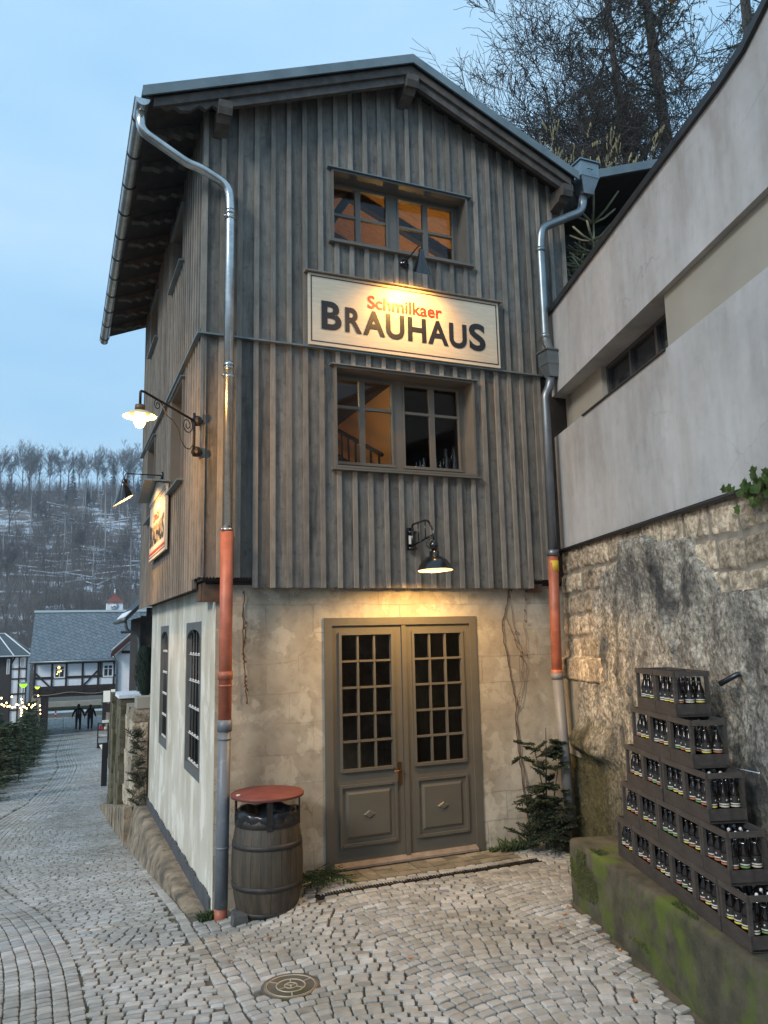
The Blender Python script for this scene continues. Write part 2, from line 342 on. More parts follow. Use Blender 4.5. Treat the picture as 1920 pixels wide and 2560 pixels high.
# masonry and inner shell, with real openings
w = MB()
for a, b, p, q in rects_minus(PX, 5.95, -.6, 2.98, [DOOR]): w.box(a, b, PY, PY+.30, p, q, rnd=.5)
w2 = MB()
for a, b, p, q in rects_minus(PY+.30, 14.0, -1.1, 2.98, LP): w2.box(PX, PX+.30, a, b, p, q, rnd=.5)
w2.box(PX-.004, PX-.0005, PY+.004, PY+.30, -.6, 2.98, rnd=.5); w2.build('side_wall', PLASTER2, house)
wall = w.build('wall', PLASTER, house)
w = MB(); w.box(PX+.30, 5.95, 13.8, 14.0, -1.1, 2.98, rnd=.5); w.build('rear_wall', PLASTER, house)
s = MB()
for a, b, p, q in rects_minus(CL+.06, 6.1, 3.02, 8.12, [W1, W2]): s.box(a, b, CY+.055, CY+.10, p, q)
for a, b, p, q in rects_minus(CY+.10, 14.15, 3.02, 8.28, LW): s.box(CL+.055, CL+.10, a, b, p, q)
s.prism([(CL+.06, 8.12), (6.1, 8.12), (6.1, roofz(6.1)-.03), (RX, roofz(RX)-.03), (CL+.06, roofz(CL+.06)-.03)], CY+.056, CY+.099)
s.box(CL+.10, 6.1, 14.1, 14.16, 3.02, 8.3); s.box(6.1, 6.16, CY+.056, 14.15, 3.02, 8.3); s.box(5.95, 6.0, PY, 14.0, -.3, 3.0)
s.box(CL+.10, 6.1, CY+.10, 14.1, 2.985, 3.06)
s.box(CL+.10, 6.1, CY+.10, 14.1, 6.02, 6.12)
s.build('sheathing', DARKW, house)

# ---- board and batten cladding
def clad(axis, face, u0, u1, zbot, ztop, ops, batt, seed):
    """boards (material 0) and battens (material 1) on one elevation"""
    m = MB(); rr = random.Random(seed)
    def put(a, b, p, q, d0, d1, mi, rnd, top=None):
        if q-p < .004 or b-a < .004: return
        zt0, zt1 = (q, q) if top is None else top
        if axis == 'x': vs = [(a, face+d1, p), (b, face+d1, p), (b, face+d0, p), (a, face+d0, p), (a, face+d1, zt0), (b, face+d1, zt1), (b, face+d0, zt1), (a, face+d0, zt0)]
        else: vs = [(face+d1, a, p), (face+d1, b, p), (face+d0, b, p), (face+d0, a, p), (face+d1, a, zt0), (face+d1, b, zt1), (face+d0, b, zt1), (face+d0, a, zt0)]
        m.add(vs, [(3, 2, 1, 0), (4, 5, 6, 7), (0, 1, 5, 4), (2, 3, 7, 6), (1, 2, 6, 5), (3, 0, 4, 7)], mi, rnd)
    edges = [u0]+[b for b in batt if u0 < b < u1]+[u1]
    for a, b in zip(edges[:-1], edges[1:]):
        rnd = rr.random(); dz = rr.uniform(-.002, .002)
        for (c, d, p, q) in rects_minus(a+.002, b-.002, zbot((a+b)/2), ztop((a+b)/2), ops):
            tt = None
            if abs(q-ztop((a+b)/2)) < 1e-6: tt = (ztop(c), ztop(d))
            put(c, d, p, q, .028+dz, .050, 0, rnd, tt)
            if abs(p-zbot((a+b)/2)) < 1e-6 and axis == 'x' and p < 4:      # scalloped lower board ends
                k = 5; w_ = (d-c-.03)/k
                for i in range(k):
                    x = c+.015+w_*i
                    m.add([(x, face+.028+dz, p), (x+w_, face+.028+dz, p), (x+w_/2, face+.028+dz, p-.022), (x, face+.05, p), (x+w_, face+.05, p), (x+w_/2, face+.05, p-.022)],
                          [(0, 2, 1), (3, 4, 5), (0, 3, 5, 2), (1, 2, 5, 4)], 0, rnd)
    for b in batt:
        rnd = rr.random(); h = .0265+rr.uniform(-.002, .002); a, c = b-h, b+h
        if a < u0: a, c = u0, u0+2*h
        if c > u1: a, c = u1-2*h, u1
        for (e, f, p, q) in rects_minus(a, c, zbot((a+c)/2)-.012, ztop((a+c)/2), ops):
            if f-e < .012: continue
            tt = (ztop(e), ztop(f)) if abs(q-ztop((a+c)/2)) < 1e-6 else None
            put(e, f, p, q, rr.uniform(-.001, .002), .027, 1, rnd, tt)
    return m
SP = .1902
bx = [1.326+SP*i+R.uniform(-.006, .006) for i in range(26)]
LED = 5.66
def zb_low(x): return 2.955 if 1.87 < x < 5.35 else 3.06
cl = clad('x', CY, CL, 5.60, zb_low, lambda x: LED, [W2], [b for b in bx if b < 5.6]+[5.57], 3)
up = clad('x', CY-.012, CL-.012, 6.12, lambda x: LED+.03, lambda x: roofz(x)-.035, [W1], bx, 4)
cl.v += []; n0 = len(cl.v); cl.v += up.v; cl.f += [tuple(i+n0 for i in f) for f in up.f]; cl.m += up.m; cl.r += up.r; cl.sm += up.sm
cl.build('front_cladding', [WOOD, BATTEN], house)
by = [CY+.03+.1745*i+R.uniform(-.006, .006) for i in range(36)]
def zl_low(y): return 3.06 if y < 8.45 else 2.955
c1 = clad('y', CL, CY-.001, 14.2, zl_low, lambda y: 5.70, LW[:2], by, 5)
c2 = clad('y', CL-.012, CY-.012, 14.2, lambda y: 5.73, lambda y: 8.285, LW[2:], by, 6)
n0 = len(c1.v); c1.v += c2.v; c1.f += [tuple(i+n0 for i in f) for f in c2.f]; c1.m += c2.m; c1.r += c2.r; c1.sm += c2.sm
c1.build('side_cladding', [WOOD, BATTEN], house)
l = MB()     # drip ledge between the storeys
l.prism([(CY-.045, LED-.012), (CY-.045, LED+.006), (CY+.05, LED+.034), (CY+.05, LED-.012)], CL-.045, 5.62, 'x')
l.prism([(CL-.045, 5.70-.012-.03), (CL-.045, 5.70+.006-.03), (CL+.05, 5.70+.034-.03), (CL+.05, 5.70-.012-.03)], CY+.052, 14.3, 'y')
l.build('ledge', ROOFZ, house)
l = MB()     # oak sill beam ends peeping out under the corner
OAK = mat('oak_beam', (.07, .04, .025), (.11, .065, .04), 8, .8)
for bb_ in ((CL+.075, CL+.25, CY+.10, PY-.003, 2.80, 3.0), (CL+.075, PX-.003, 8.25, 8.55, 2.82, 3.0), (5.3, 5.5, CY+.06, PY-.003, 2.90, 3.0)):
    l = MB(); l.box(*bb_); l.build('corner_beam', OAK, house)

# ---- roof
r = MB()
for sgn, xe, k in ((-1, .66, .415), (1, 6.12, .43)):
    z0 = RZ-.14; ze = z0-abs(RX-xe)*k
    r.prism([(RX, z0), (xe, ze), (xe, ze+.12), (RX, z0+.12)], 7.72, 14.7, 'y', 0)
r.build('roof_boarding', DARKW, house)
r = MB()
for sgn, xe, k in ((-1, .60, .415), (1, 6.14, .43)):
    z0 = RZ-.02; ze = z0-abs(RX-xe)*k
    r.prism([(RX, z0), (xe, ze), (xe, ze+.02), (RX, z0+.02)], 7.665, 14.75, 'y', 0)
    r.prism([(RX, z0+.021), (xe, ze+.021), (xe, ze-.095), (RX, z0-.095)], 7.64, 7.664, 'y', 0)
roof = r.build('roof', ROOFZ, house)
r = MB()   # verge boards
def verge(y0, y1, dt, db, xl, xr, scal):
    P = [(xl, RZ-.02-(RX-xl)*.415-dt), (RX, RZ-.02-dt), (xr, RZ-.02-(xr-RX)*.43-dt), (xr, RZ-.02-(xr-RX)*.43-db), (RX, RZ-.02-db)]
    lo = lambda x: RZ-.02-(RX-x)*.415-db
    if scal:
        P += [(1.52, lo(1.52)), (1.40, lo(1.40)), (1.34, lo(1.34)+.05), (1.27, lo(1.27)+.01), (1.20, lo(1.2)+.07), (1.10, lo(1.1)+.02), (1.0, lo(1.0)+.04), (.93, lo(.93)+.10), (.86, lo(.86)+.085), (.78, lo(.78)+.15), (xl, lo(xl)+.16)]
    else: P += [(xl, lo(xl))]
    r.prism(P, y0, y1, 'y')
verge(7.70, 7.735, .10, .20, .72, 6.05, False)
verge(7.74, 7.80, .12, .30, .72, 6.1, True)
r.build('barge_board', EAVE, house)
for (x, z) in ((1.47, 8.13), (RX, 9.10), (5.97, 8.13)):
    m = MB(); m.prism([(7.66, z+.10), (7.66, z+.02), (7.69, z-.05), (7.75, z-.03), (7.80, z-.09), (7.88, z-.10), (CY+.03, z-.15), (CY+.03, z+.10)], x-.075, x+.075, 'x')
    m.build('purlin', EAVE, house)
for i in range(10):
    y = 8.30+.66*i; m = MB()
    lo = lambda x: roofz(x)-.13
    m.prism([(.72, roofz(.72)-.002), (1.36, roofz(1.36)-.002), (1.36, lo(1.36)-.01), (1.22, lo(1.22)), (1.15, lo(1.15)+.045), (1.08, lo(1.08)), (1.0, lo(1.0)+.05), (.93, lo(.93)+.01), (.85, lo(.85)+.06), (.72, lo(.72)+.09)], y-.05, y+.05, 'y')
    m.build('rafter_end', EAVE, house)
# gutter along the left eave
g = MB(); gx, gzz = .60, 7.985
arc = [(gx+.075*math.cos(a), gzz+.075*math.sin(a)) for a in np.linspace(math.pi, 2*math.pi, 9)]
poly = arc+[(gx+.065, gzz)]+[(gx+.067*math.cos(a), gzz+.067*math.sin(a)) for a in np.linspace(2*math.pi, math.pi, 9)]
n = len(poly); 
vs = [(p[0], y, p[1]) for y in (7.62, 14.78) for p in poly]
g.add(vs, [(i, i+n, (i+1) % n+n, (i+1) % n) for i in range(n)], smooth=True)
g.prism(arc, 7.615, 7.625, 'y'); g.prism(arc, 14.775, 14.785, 'y')
g.tube([(gx-.075, 7.62, gzz+.004), (gx-.075, 14.78, gzz+.004)], .009, 6)
gut = g.build('gutter', GALV, house)
for i in range(11):
    y = 7.95+.66*i; m = MB(); m.tube([(gx+.08*math.cos(a), y, gzz+.08*math.sin(a)) for a in np.linspace(math.pi*.98, 2*math.pi, 9)], .007, 5)
    m.build('gutter_bracket', IRON, gut)
# downpipes
def bend(pts, r, k=5):
    P = [np.array(p, float) for p in pts]; o = [P[0]]
    for a, b, c in zip(P[:-2], P[1:-1], P[2:]):
        u = (a-b)/np.linalg.norm(a-b); v = (c-b)/np.linalg.norm(c-b); d = min(r, np.linalg.norm(a-b)*.45, np.linalg.norm(c-b)*.45)
        for t in np.linspace(0, 1, k): o.append((1-t)**2*(b+u*d)+2*t*(1-t)*b+t*t*(b+v*d))
    o.append(P[-1]); return o
m = MB(); m.tube(bend([(.60, 7.76, 7.93), (.60, 7.77, 7.72), (1.10, 7.84, 7.50), (1.24, 7.86, 7.49), (1.56, 7.89, 7.36), (1.575, 7.89, 7.10), (1.575, 7.89, 3.52)], .13), .052, 14)
for z in (7.05, 5.30, 5.27): m.tube([(1.575, 7.89, z-.03), (1.575, 7.89, z+.03)], .056, 14)
dp = m.build('downpipe', GALV, house)
for z in (6.98, 5.17, 3.53):
    k = MB(); k.tube([(1.575, 7.89, z-.012), (1.575, 7.89, z+.012)], .062, 14); k.box(1.565, 1.585, 7.94, 8.0, z-.008, z+.008); k.tube([(1.50, 7.86, z), (1.52, 7.83, z)], .012, 6); k.build('pipe_clamp', GALV, dp)
m = MB(); m.tube([(1.573, 7.89, 3.51), (1.57, 7.89, 1.60)], .066, 16); m.tube([(1.571, 7.89, 2.02), (1.571, 7.89, 2.10)], .075, 16); m.tube([(1.571, 7.89, 1.95), (1.571, 7.89, 1.97)], .072, 16)
m.build('orange_pipe_section', ORANGE, house)
m = MB(); m.tube([(1.55, 7.89, -.26), (1.55, 7.89, -.12)], .062, 16); m.build('orange_pipe_foot', ORANGE, house)
m = MB(); m.tube([(1.57, 7.89, 1.62), (1.552, 7.89, -.12)], .064, 16); m.tube([(1.57, 7.89, 1.52), (1.57, 7.89, 1.63)], .074, 16); m.tube([(1.57, 7.89, 1.44), (1.57, 7.89, 1.455)], .071, 16)
m.tube([(1.557, 7.89, .42), (1.557, 7.89, .44)], .069, 16)
m.build('grey_pipe_section', PGREY, house)
def hopper(cx, cy, z0, z1, z2, wt, wb, dt, db):
    m = MB()
    def ring(w, d, z): return [(cx-w, cy-d, z), (cx+w, cy-d, z), (cx+w, cy+d, z), (cx-w, cy+d, z)]
    vs = ring(wb, db, z0)+ring(wt, dt, z1)+ring(wt, dt, z2); fs = [(3, 2, 1, 0)]
    for L_ in (0, 4):
        for i in range(4): fs.append((L_+i, L_+(i+1) % 4, L_+4+(i+1) % 4, L_+4+i))
    fs.append((8, 9, 10, 11)); m.add(vs, fs); m.box(cx-wt-.02, cx+wt+.02, cy-dt-.02, cy+dt+.02, z2-.004, z2+.016)
    m.box(cx-wt-.004, cx+wt+.004, cy-dt-.004, cy+dt+.004, z1-.01, z1+.004)
    return m
m = hopper(6.33, 7.78, 8.20, 8.42, 8.63, .145, .075, .13, .07)
m.box(6.285, 6.375, 7.641, 7.651, 8.52, 8.532); m.box(6.324, 6.336, 7.642, 7.652, 8.48, 8.572)
hp = m.build('upper_hopper', ZINC, house)
m = MB(); m.tube(bend([(6.31, 7.80, 8.21), (6.28, 7.81, 7.98), (5.64, 7.85, 7.64), (5.61, 7.86, 7.40), (5.61, 7.86, 6.10), (5.66, 7.86, 6.0), (5.67, 7.86, 5.94)], .14), .055, 14)
m.tube([(5.61, 7.86, 7.30), (5.61, 7.86, 7.36)], .06, 14); m.tube([(5.61, 7.86, 6.12), (5.61, 7.86, 6.18)], .06, 14)
m.build('downpipe', ZINC, house)
m = hopper(5.655, 7.83, 5.60, 5.76, 5.93, .115, .06, .10, .055); m.build('lower_hopper', ZINC, house)
m = MB(); m.tube(bend([(5.65, 7.84, 5.61), (5.62, 7.85, 5.46), (5.56, 7.86, 5.36), (5.56, 7.86, 5.1), (5.545, 7.86, 3.36)], .07), .055, 14); m.tube([(5.545, 7.86, 3.33), (5.545, 7.86, 3.40)], .075, 14)
m.build('downpipe', mat('dark_zinc', (.14, .16, .18), (.19, .21, .23), 6, .4, .6), house)
m = MB(); m.tube([(5.545, 7.86, 3.36), (5.51, 7.86, 1.90)], .062, 16); m.tube([(5.51, 7.86, 1.9), (5.511, 7.86, 1.97)], .068, 16)
o_ = m.build('orange_pipe_section', ORANGE, house)
m = MB(); m.tube([(5.544, 7.86, 3.14), (5.5455, 7.86, 3.27)], .0645, 16); m.build('yellow_tape', mat('yellow_tape', (.62, .42, .04), rough=.6), o_)
m = MB(); m.tube([(5.51, 7.86, 1.92), (5.55, 7.80, .25)], .064, 16); m.tube([(5.51, 7.86, 1.86), (5.51, 7.86, 1.93)], .072, 16)
m.build('grey_pipe_section', mat('grey_plastic_warm', (.15, .145, .14), (.19, .185, .175), 5, .5), house)

# ---- windows (front)
def frame_front(parent, X, Z, y, mat_, panes):
    m = MB()
    for a, b, p, q in rects_minus(X[0], X[1], Z[0], Z[1], panes): m.box(a, b, y, y+.05, p, q, rnd=.5)
    for (a, b, p, q) in panes:      # raised glazing bead
        t = .012
        m.box(a-t, a+.004, y-.012, y-.0005, p-t, q+t, rnd=.5); m.box(b-.004, b+t, y-.012, y-.0005, p-t, q+t, rnd=.5); m.box(a+.004, b-.004, y-.012, y-.0005, q-.004, q+t, rnd=.5); m.box(a+.004, b-.004, y-.012, y-.0005, p-t, p+.004, rnd=.5)
    return m.build('frame', mat_, parent)
def window_front(O, zt, y=8.22):
    X0, X1, Z0, Z1 = O
    e = MB()    # reveal lining
    t = .025
    e.box(X0, X0+t, CY-.02, y+.05, Z0, Z1); e.box(X1-t, X1, CY-.02, y+.05, Z0, Z1); e.box(X0+t, X1-t, CY-.02, y+.05, Z1-t, Z1); e.box(X0+t, X1-t, CY-.02, y+.05, Z0, Z0+t)
    root = e.build('window', FRAMEP, house)
    xs = [(X0+.09, X0+.385), (X0+.455, X0+.795), (X0+.965, X0+1.305), (X0+1.375, X1-.11)]
    zz = [(Z0+.125, zt-.016), (zt+.016, Z1-.075)]
    pn = [(a, b, p, q) for a, b in xs for p, q in zz]
    org = house['_org']
    fr = MB()
    for a, b, p, q in rects_minus(X0+t, X1-t, Z0+t, Z1-t, pn): fr.box(a, b, y, y+.045, p, q, rnd=.5)
    for a, b in ((X0+.07, X0+.815), (X0+.945, X1-.09)):
        for c, d in ((a, a+.02), (b-.02, b)): fr.box(c, d, y-.014, y-.001, Z0+.10, Z1-.055, rnd=.5)
        fr.box(a+.02, b-.02, y-.014, y-.001, Z1-.075, Z1-.055, rnd=.5)
        fr.box(a-.01, b+.01, y-.03, y-.001, Z0+.085, Z0+.115, rnd=.5)
    f = MB(); f.v = [(a-org[0], b-org[1], c-org[2]) for a, b, c in fr.v]; f.f = fr.f; f.m = fr.m; f.r = fr.r; f.sm = fr.sm
    f.build('frame', FRAMEP, root, True)
    for a, b in ((X0+.09, X0+.795), (X0+.965, X1-.11)):
        p = MB(); p.box(a-org[0], b-org[0], y+.022-org[1], y+.026-org[1], Z0+.12, Z1-.07); p.build('pane', GLASS, root, True)
    h = MB()    # metal hood and sill
    h.prism([(CY-.05-org[1], Z1+.002), (CY-.05-org[1], Z1+.014), (CY+.04-org[1], Z1+.034), (CY+.04-org[1], Z1+.002)], X0-.05-org[0], X1+.05-org[0], 'x'); h.build('hood', ROOFZ, root, True)
    h = MB(); h.prism([(CY-.06-org[1], Z0-.035), (CY-.06-org[1], Z0-.012), (y-org[1], Z0+.028), (y-org[1], Z0-.002), (CY-org[1], Z0-.035)], X0-.04-org[0], X1+.05-org[0], 'x'); h.build('sill', FRAMEP, root, True)
    return root
window_front(W1, 7.485); window_front(W2, 5.07)
def window_side(O, house_top):
    Y0, Y1, Z0, Z1 = O; x = 1.52; t = .025; org = house['_org']
    e = MB(); e.box(CL-.02, x+.05, Y0, Y0+t, Z0, Z1); e.box(CL-.02, x+.05, Y1-t, Y1, Z0, Z1); e.box(CL-.02, x+.05, Y0+t, Y1-t, Z1-t, Z1); e.box(CL-.02, x+.05, Y0+t, Y1-t, Z0, Z0+t)
    root = e.build('window', FRAMEP, house)
    ym = (Y0+Y1)/2; zt = Z0+(Z1-Z0)*.62
    pn = [(Y0+.09, ym-.04, Z0+.1, zt-.015), (Y0+.09, ym-.04, zt+.015, Z1-.08), (ym+.04, Y1-.09, Z0+.1, zt-.015), (ym+.04, Y1-.09, zt+.015, Z1-.08)]
    f = MB()
    for a, b, p, q in rects_minus(Y0+t, Y1-t, Z0+t, Z1-t, pn): f.box(x-org[0], x+.045-org[0], a-org[1], b-org[1], p, q, rnd=.5)
    f.build('frame', FRAMEP, root, True)
    p = MB(); p.box(x+.02-org[0], x+.024-org[0], Y0+.08-org[1], Y1-.08-org[1], Z0+.09, Z1-.07); p.build('pane', GLASS, root, True)
    h = MB(); h.prism([(CL-.05-org[0], Z1+.002), (CL-.05-org[0], Z1+.014), (CL+.04-org[0], Z1+.034), (CL+.04-org[0], Z1+.002)], Y0-.05-org[1], Y1+.05-org[1], 'y'); h.build('hood', ROOFZ, root, True)
    h = MB(); h.prism([(CL-.07-org[0], Z0-.03), (CL-.07-org[0], Z0-.01), (x-org[0], Z0+.03), (x-org[0], Z0-.03)], Y0-.04-org[1], Y1+.04-org[1], 'y'); h.build('sill', ROOFZ, root, True)
for O in LW: window_side(O, 0)

# ---- arched, barred cellar windows in the plaster (left side)
BAR = mat('grey_iron_bars', (.05, .055, .058), rough=.5, metal=.3)
for (Y0, Y1, Z0, Z1) in LP:
    org = house['_org']; x = PX+.06
    root = thing('tmp', 'x', 'x'); bpy.data.objects.remove(root)
    ym = (Y0+Y1)/2; a0, a1 = Y0+.07, Y1-.07; rad = (a1-a0)/2; zs = Z1-.20; k = (Z1-.085-zs)/rad
    e = MB()   # surround: flat plate with an arched opening
    arc = [(ym+rad*math.cos(t), zs+k*rad*math.sin(t)) for t in np.linspace(0, math.pi, 15)]
    for (p, q) in zip(arc[:-1], arc[1:]):
        e.prism([p, (p[0], Z1), (q[0], Z1), q], x-.055-.008, x-.002, 'x', rnd=.5)
    e.box(x-.063, x-.002, Y0, a0, Z0, Z1, rnd=.5); e.box(x-.063, x-.002, a1, Y1, Z0, Z1, rnd=.5)
    e.box(x-.063, x-.002, a0, a1, Z0, Z0+.10, rnd=.5)
    root = e.build('cellar_window', mat('window_surround_paint', (.10, .108, .104), (.125, .13, .126), 5, .6) if 'window_surround_paint' not in bpy.data.materials else bpy.data.materials['window_surround_paint'], house)
    b = MB()
    for i in range(5):
        y = a0+(a1-a0)*(i+.5)/5; ht = zs+k*math.sqrt(max(0, rad*rad-(y-ym)**2))
        b.tube([(x-.02-org[0], y-org[1], Z0+.1), (x-.02-org[0], y-org[1], ht)], .011, 6)
    b.build('bars', BAR, root, True)
    b = MB()
    for i in range(5):
        z = Z0+.115+i*.315
        if z > Z1-.25: continue
        b.box(x-.032-org[0], x-.010-org[0], a0-org[1], a1-org[1], z, z+.009)
        for q in range(5):
            y = a0+(a1-a0)*(q+.5)/5; b.lathe([(.0, .045), (.010, .024), (.014, .014), (.016, .0)], (x-.022-org[0], y-org[1], z+.0095), 8)
    b.build('crossbars', mat('white_iron', (.55, .55, .53), rough=.5) if 'white_iron' not in bpy.data.materials else bpy.data.materials['white_iron'], root, True)
    b = MB(); b.box(x+.04-org[0], x+.045-org[0], Y0-org[1], Y1-org[1], Z0, Z1); b.build('pane', DGLASS, root, True)

# ---- door
dr = MB(); fy = PY-.02
dr.box(2.69, 2.78, fy, fy+.12, -.03, 2.62); dr.box(4.49, 4.58, fy, fy+.12, -.03, 2.62); dr.box(2.78, 4.49, fy, fy+.12, 2.535, 2.62)
door = dr.build('door', DOORP, house); org = house['_org']
def dbox(m, a, b, c, d, e, f): m.box(a-org[0], b-org[0], c-org[1], d-org[1], e, f, rnd=.5)
for side, (X0, X1, G0, G1, P0, P1) in enumerate(((2.782, 3.61, 2.89, 3.48, 2.87, 3.50), (3.614, 4.488, 3.77, 4.375, 3.77, 4.385))):
    m = MB(); y = fy+.03
    for a, b, p, q in rects_minus(X0, X1, .03, 2.533, [(G0, G1, 1.0, 2.43)]): dbox(m, a, b, y, y+.05, p, q)
    # moulding round the glass and below
    for (a, b, p, q, t, dpt) in ((G0-.03, G1+.03, .97, 2.46, .03, .022), (P0-.02, P1+.02, .21, .84, .03, .022)):
        dbox(m, a, a+t, y-dpt, y-.001, p, q); dbox(m, b-t, b, y-dpt, y-.001, p, q); dbox(m, a+t, b-t, y-dpt, y-.001, q-t, q); dbox(m, a+t, b-t, y-dpt-.008, y-.001, p, p+t)
    a, b, p, q = P0+.05, P1-.05, .28, .77
    o = org; vs = [(a-o[0], y-.001-o[1], p), (b-o[0], y-.001-o[1], p), (b-o[0], y-.001-o[1], q), (a-o[0], y-.001-o[1], q), (a+.03-o[0], y-.018-o[1], p+.03), (b-.03-o[0], y-.018-o[1], p+.03), (b-.03-o[0], y-.018-o[1], q-.03), (a+.03-o[0], y-.018-o[1], q-.03)]
    m.add(vs, [(0, 1, 5, 4), (1, 2, 6, 5), (2, 3, 7, 6), (3, 0, 4, 7), (4, 5, 6, 7)], rnd=.5)
    cx = (P0+P1)/2-o[0]; yy = y-.018-o[1]; vs = [(cx-.075, yy, .52), (cx, yy, .475), (cx+.075, yy, .52), (cx, yy, .565), (cx-.052, yy-.012, .52), (cx, yy-.012, .489), (cx+.052, yy-.012, .52), (cx, yy-.012, .551)]
    m.add(vs, [(0, 1, 5, 4), (1, 2, 6, 5), (2, 3, 7, 6), (3, 0, 4, 7), (4, 5, 6, 7)], rnd=.5)
    if side == 1: dbox(m, X0, X0+.05, y-.022, y-.001, .03, 2.53)
    leaf = m.build('door_leaf', DOORP, door, True)
    m = MB()
    for i in (1, 2): dbox(m, G0+(G1-G0)*i/3-.011, G0+(G1-G0)*i/3+.011, y-.004, y+.03, 1.0, 2.43)
    for i in range(1, 5):
        z = 1.0+1.43*i/5
        for k_ in range(3): dbox(m, G0+(G1-G0)*k_/3+(.0115 if k_ else 0), G0+(G1-G0)*(k_+1)/3-(.0115 if k_ < 2 else 0), y-.010, y+.03, z-.011, z+.011)
    m.build('glazing_bars', DOORP, door, True)
    m = MB(); dbox(m, G0-.005, G1+.005, y+.032, y+.036, .995, 2.435); m.build('pane', DGLASS, door, True)
    m = MB(); m.prism([(y-.07-org[1], .0), (y-.07-org[1], .022), (y-.001-org[1], .055), (y-.001-org[1], .0)], X0-.01-org[0], X1-.004-org[0], 'x'); m.build('weather_bar', mat('worn_oak', (.17, .13, .10), (.25, .2, .16), 9, .7) if 'worn_oak' not in bpy.data.materials else bpy.data.materials['worn_oak'], door, True)
m = MB(); dbox(m, 3.538, 3.578, fy+.018, fy+.029, .79, 1.03); m.build('handle_plate', BRASS, door, True)
m = MB(); m.tube([(3.558-org[0], fy+.018-org[1], .945), (3.558-org[0], fy-.035-org[1], .945), (3.47-org[0], fy-.035-org[1], .945)], .009, 8); m.build('handle', BRASS, door, True)

# ---- interiors seen through the glass
WARMW = mat('pine_boarding', (.46, .27, .10), (.60, .36, .14), 4, .6, stretch=(1, 8, 8))
i_ = MB()
i_.box(1.42, 6.08, 8.35, 8.4, 2.98, 2.984)
i_.box(1.45, 6.05, 14.0, 14.05, 3.1, 6.0, 0); 
i_.box(4.20, 4.28, 9.4, 14.0, 3.1, 5.89, 1)
i_.box(1.45, 6.05, 8.5, 14.0, 5.90, 5.96, 2)
i_.build('interior_walls', [mat('warm_wall', (.55, .40, .22), rough=.8), mat('red_wall', (.58, .34, .13), rough=.8), mat('dark_ceiling', (.035, .037, .042), rough=.8)], house)
i_ = MB()
for k_ in range(30):   # pine lining under the roof planes
    y = 8.2+.2*k_
    i_.prism([(RX, RZ-.20), (1.4, roofz(1.4)-.06), (1.4, roofz(1.4)-.08), (RX, RZ-.22)], y, y+.195, 'y')
    i_.prism([(RX, RZ-.20), (6.08, roofz(6.08)-.06), (6.08, roofz(6.08)-.08), (RX, RZ-.22)], y, y+.195, 'y')
i_.build('roof_lining', WARMW, house)
for y in (9.0, 10.2, 11.4):
    i_ = MB(); i_.prism([(RX, RZ-.24), (1.5, roofz(1.5)-.1), (1.5, roofz(1.5)-.25), (RX, RZ-.40), (6.0, roofz(6.0)-.25), (6.0, roofz(6.0)-.1)], y, y+.12, 'y'); i_.build('truss', DARKW, house)
i_ = MB(); i_.box(2.2, 2.35, 8.9, 9.05, 6.12, 9.0); i_.tube([(2.3, 8.95, 6.5), (3.6, 8.95, 8.6)], .06, 6); i_.build('brace', DARKW, house)
i_ = MB(); i_.tube([(4.0, 9.5, 4.4), (4.0, 12.6, 5.8)], .05, 6); i_.tube([(4.0, 9.5, 4.85), (4.0, 11.8, 5.88)], .03, 6)
for k_ in range(7): i_.tube([(4.0, 9.6+.3*k_, 4.44+.135*k_), (4.0, 9.6+.3*k_, 4.9+.135*k_)], .018, 5)
i_.tube([(3.3, 12.6, 3.1), (1.9, 10.0, 5.4)], .05, 6)
for k_ in range(9): i_.tube([(3.3-1.4*k_/9, 12.6-2.6*k_/9, 3.1+2.3*k_/9), (3.3-1.4*k_/9, 12.6-2.6*k_/9, 3.9+2.3*k_/9)], .02, 5)
i_.tube([(3.3, 12.6, 3.9), (1.9, 10.0, 6.0)], .03, 6); i_.build('staircase_rail', DARKW, house)
def lamp(name, loc, e, col=(1, .55, .2), r=.05, spot=None, parent=None, rot=None, blend=.6):
    d = bpy.data.lights.new(name, 'SPOT' if spot else 'POINT'); d.energy = e; d.color = col; d.shadow_soft_size = r
    if spot: d.spot_size = math.radians(spot); d.spot_blend = blend
    o = bpy.data.objects.new(name, d); COL.objects.link(o); o.location = loc
    if rot is not None: o.rotation_euler = rot
    if parent is not None: o.parent = parent
    return o
def in_house(p): return (p[0]-org[0], p[1]-org[1], p[2]-org[2])
lamp('attic_light', in_house((4.6, 10.4, 7.0)), 30, (1, .55, .13), .1, parent=house)
lamp('bar_light', in_house((2.2, 10.9, 3.9)), 16, (1, .45, .11), .1, parent=house)
lamp('cellar_light', in_house((2.3, 11.6, 1.6)), 3, (1, .55, .2), .1, parent=house)
LIT = mat('glowing_bulb', (1, .8, .5), emit=(1, .72, .35), estr=30)
for p in ((2.72, 9.1, 5.48), (3.0, 9.5, 5.62), (2.95, 9.6, 5.05)):
    i_ = MB(); i_.lathe([(0, -.035), (.025, -.025), (.035, 0), (.02, .03), (0.01, .05)], p, 10); i_.tube([(p[0], p[1], p[2]+.05), (p[0], p[1], 5.9)], .004, 4); i_.build('pendant_bulb', [LIT], house)
SACK = mat('grain_sack', (.28, .27, .25), (.36, .35, .33), 9, .9, bump=.01)
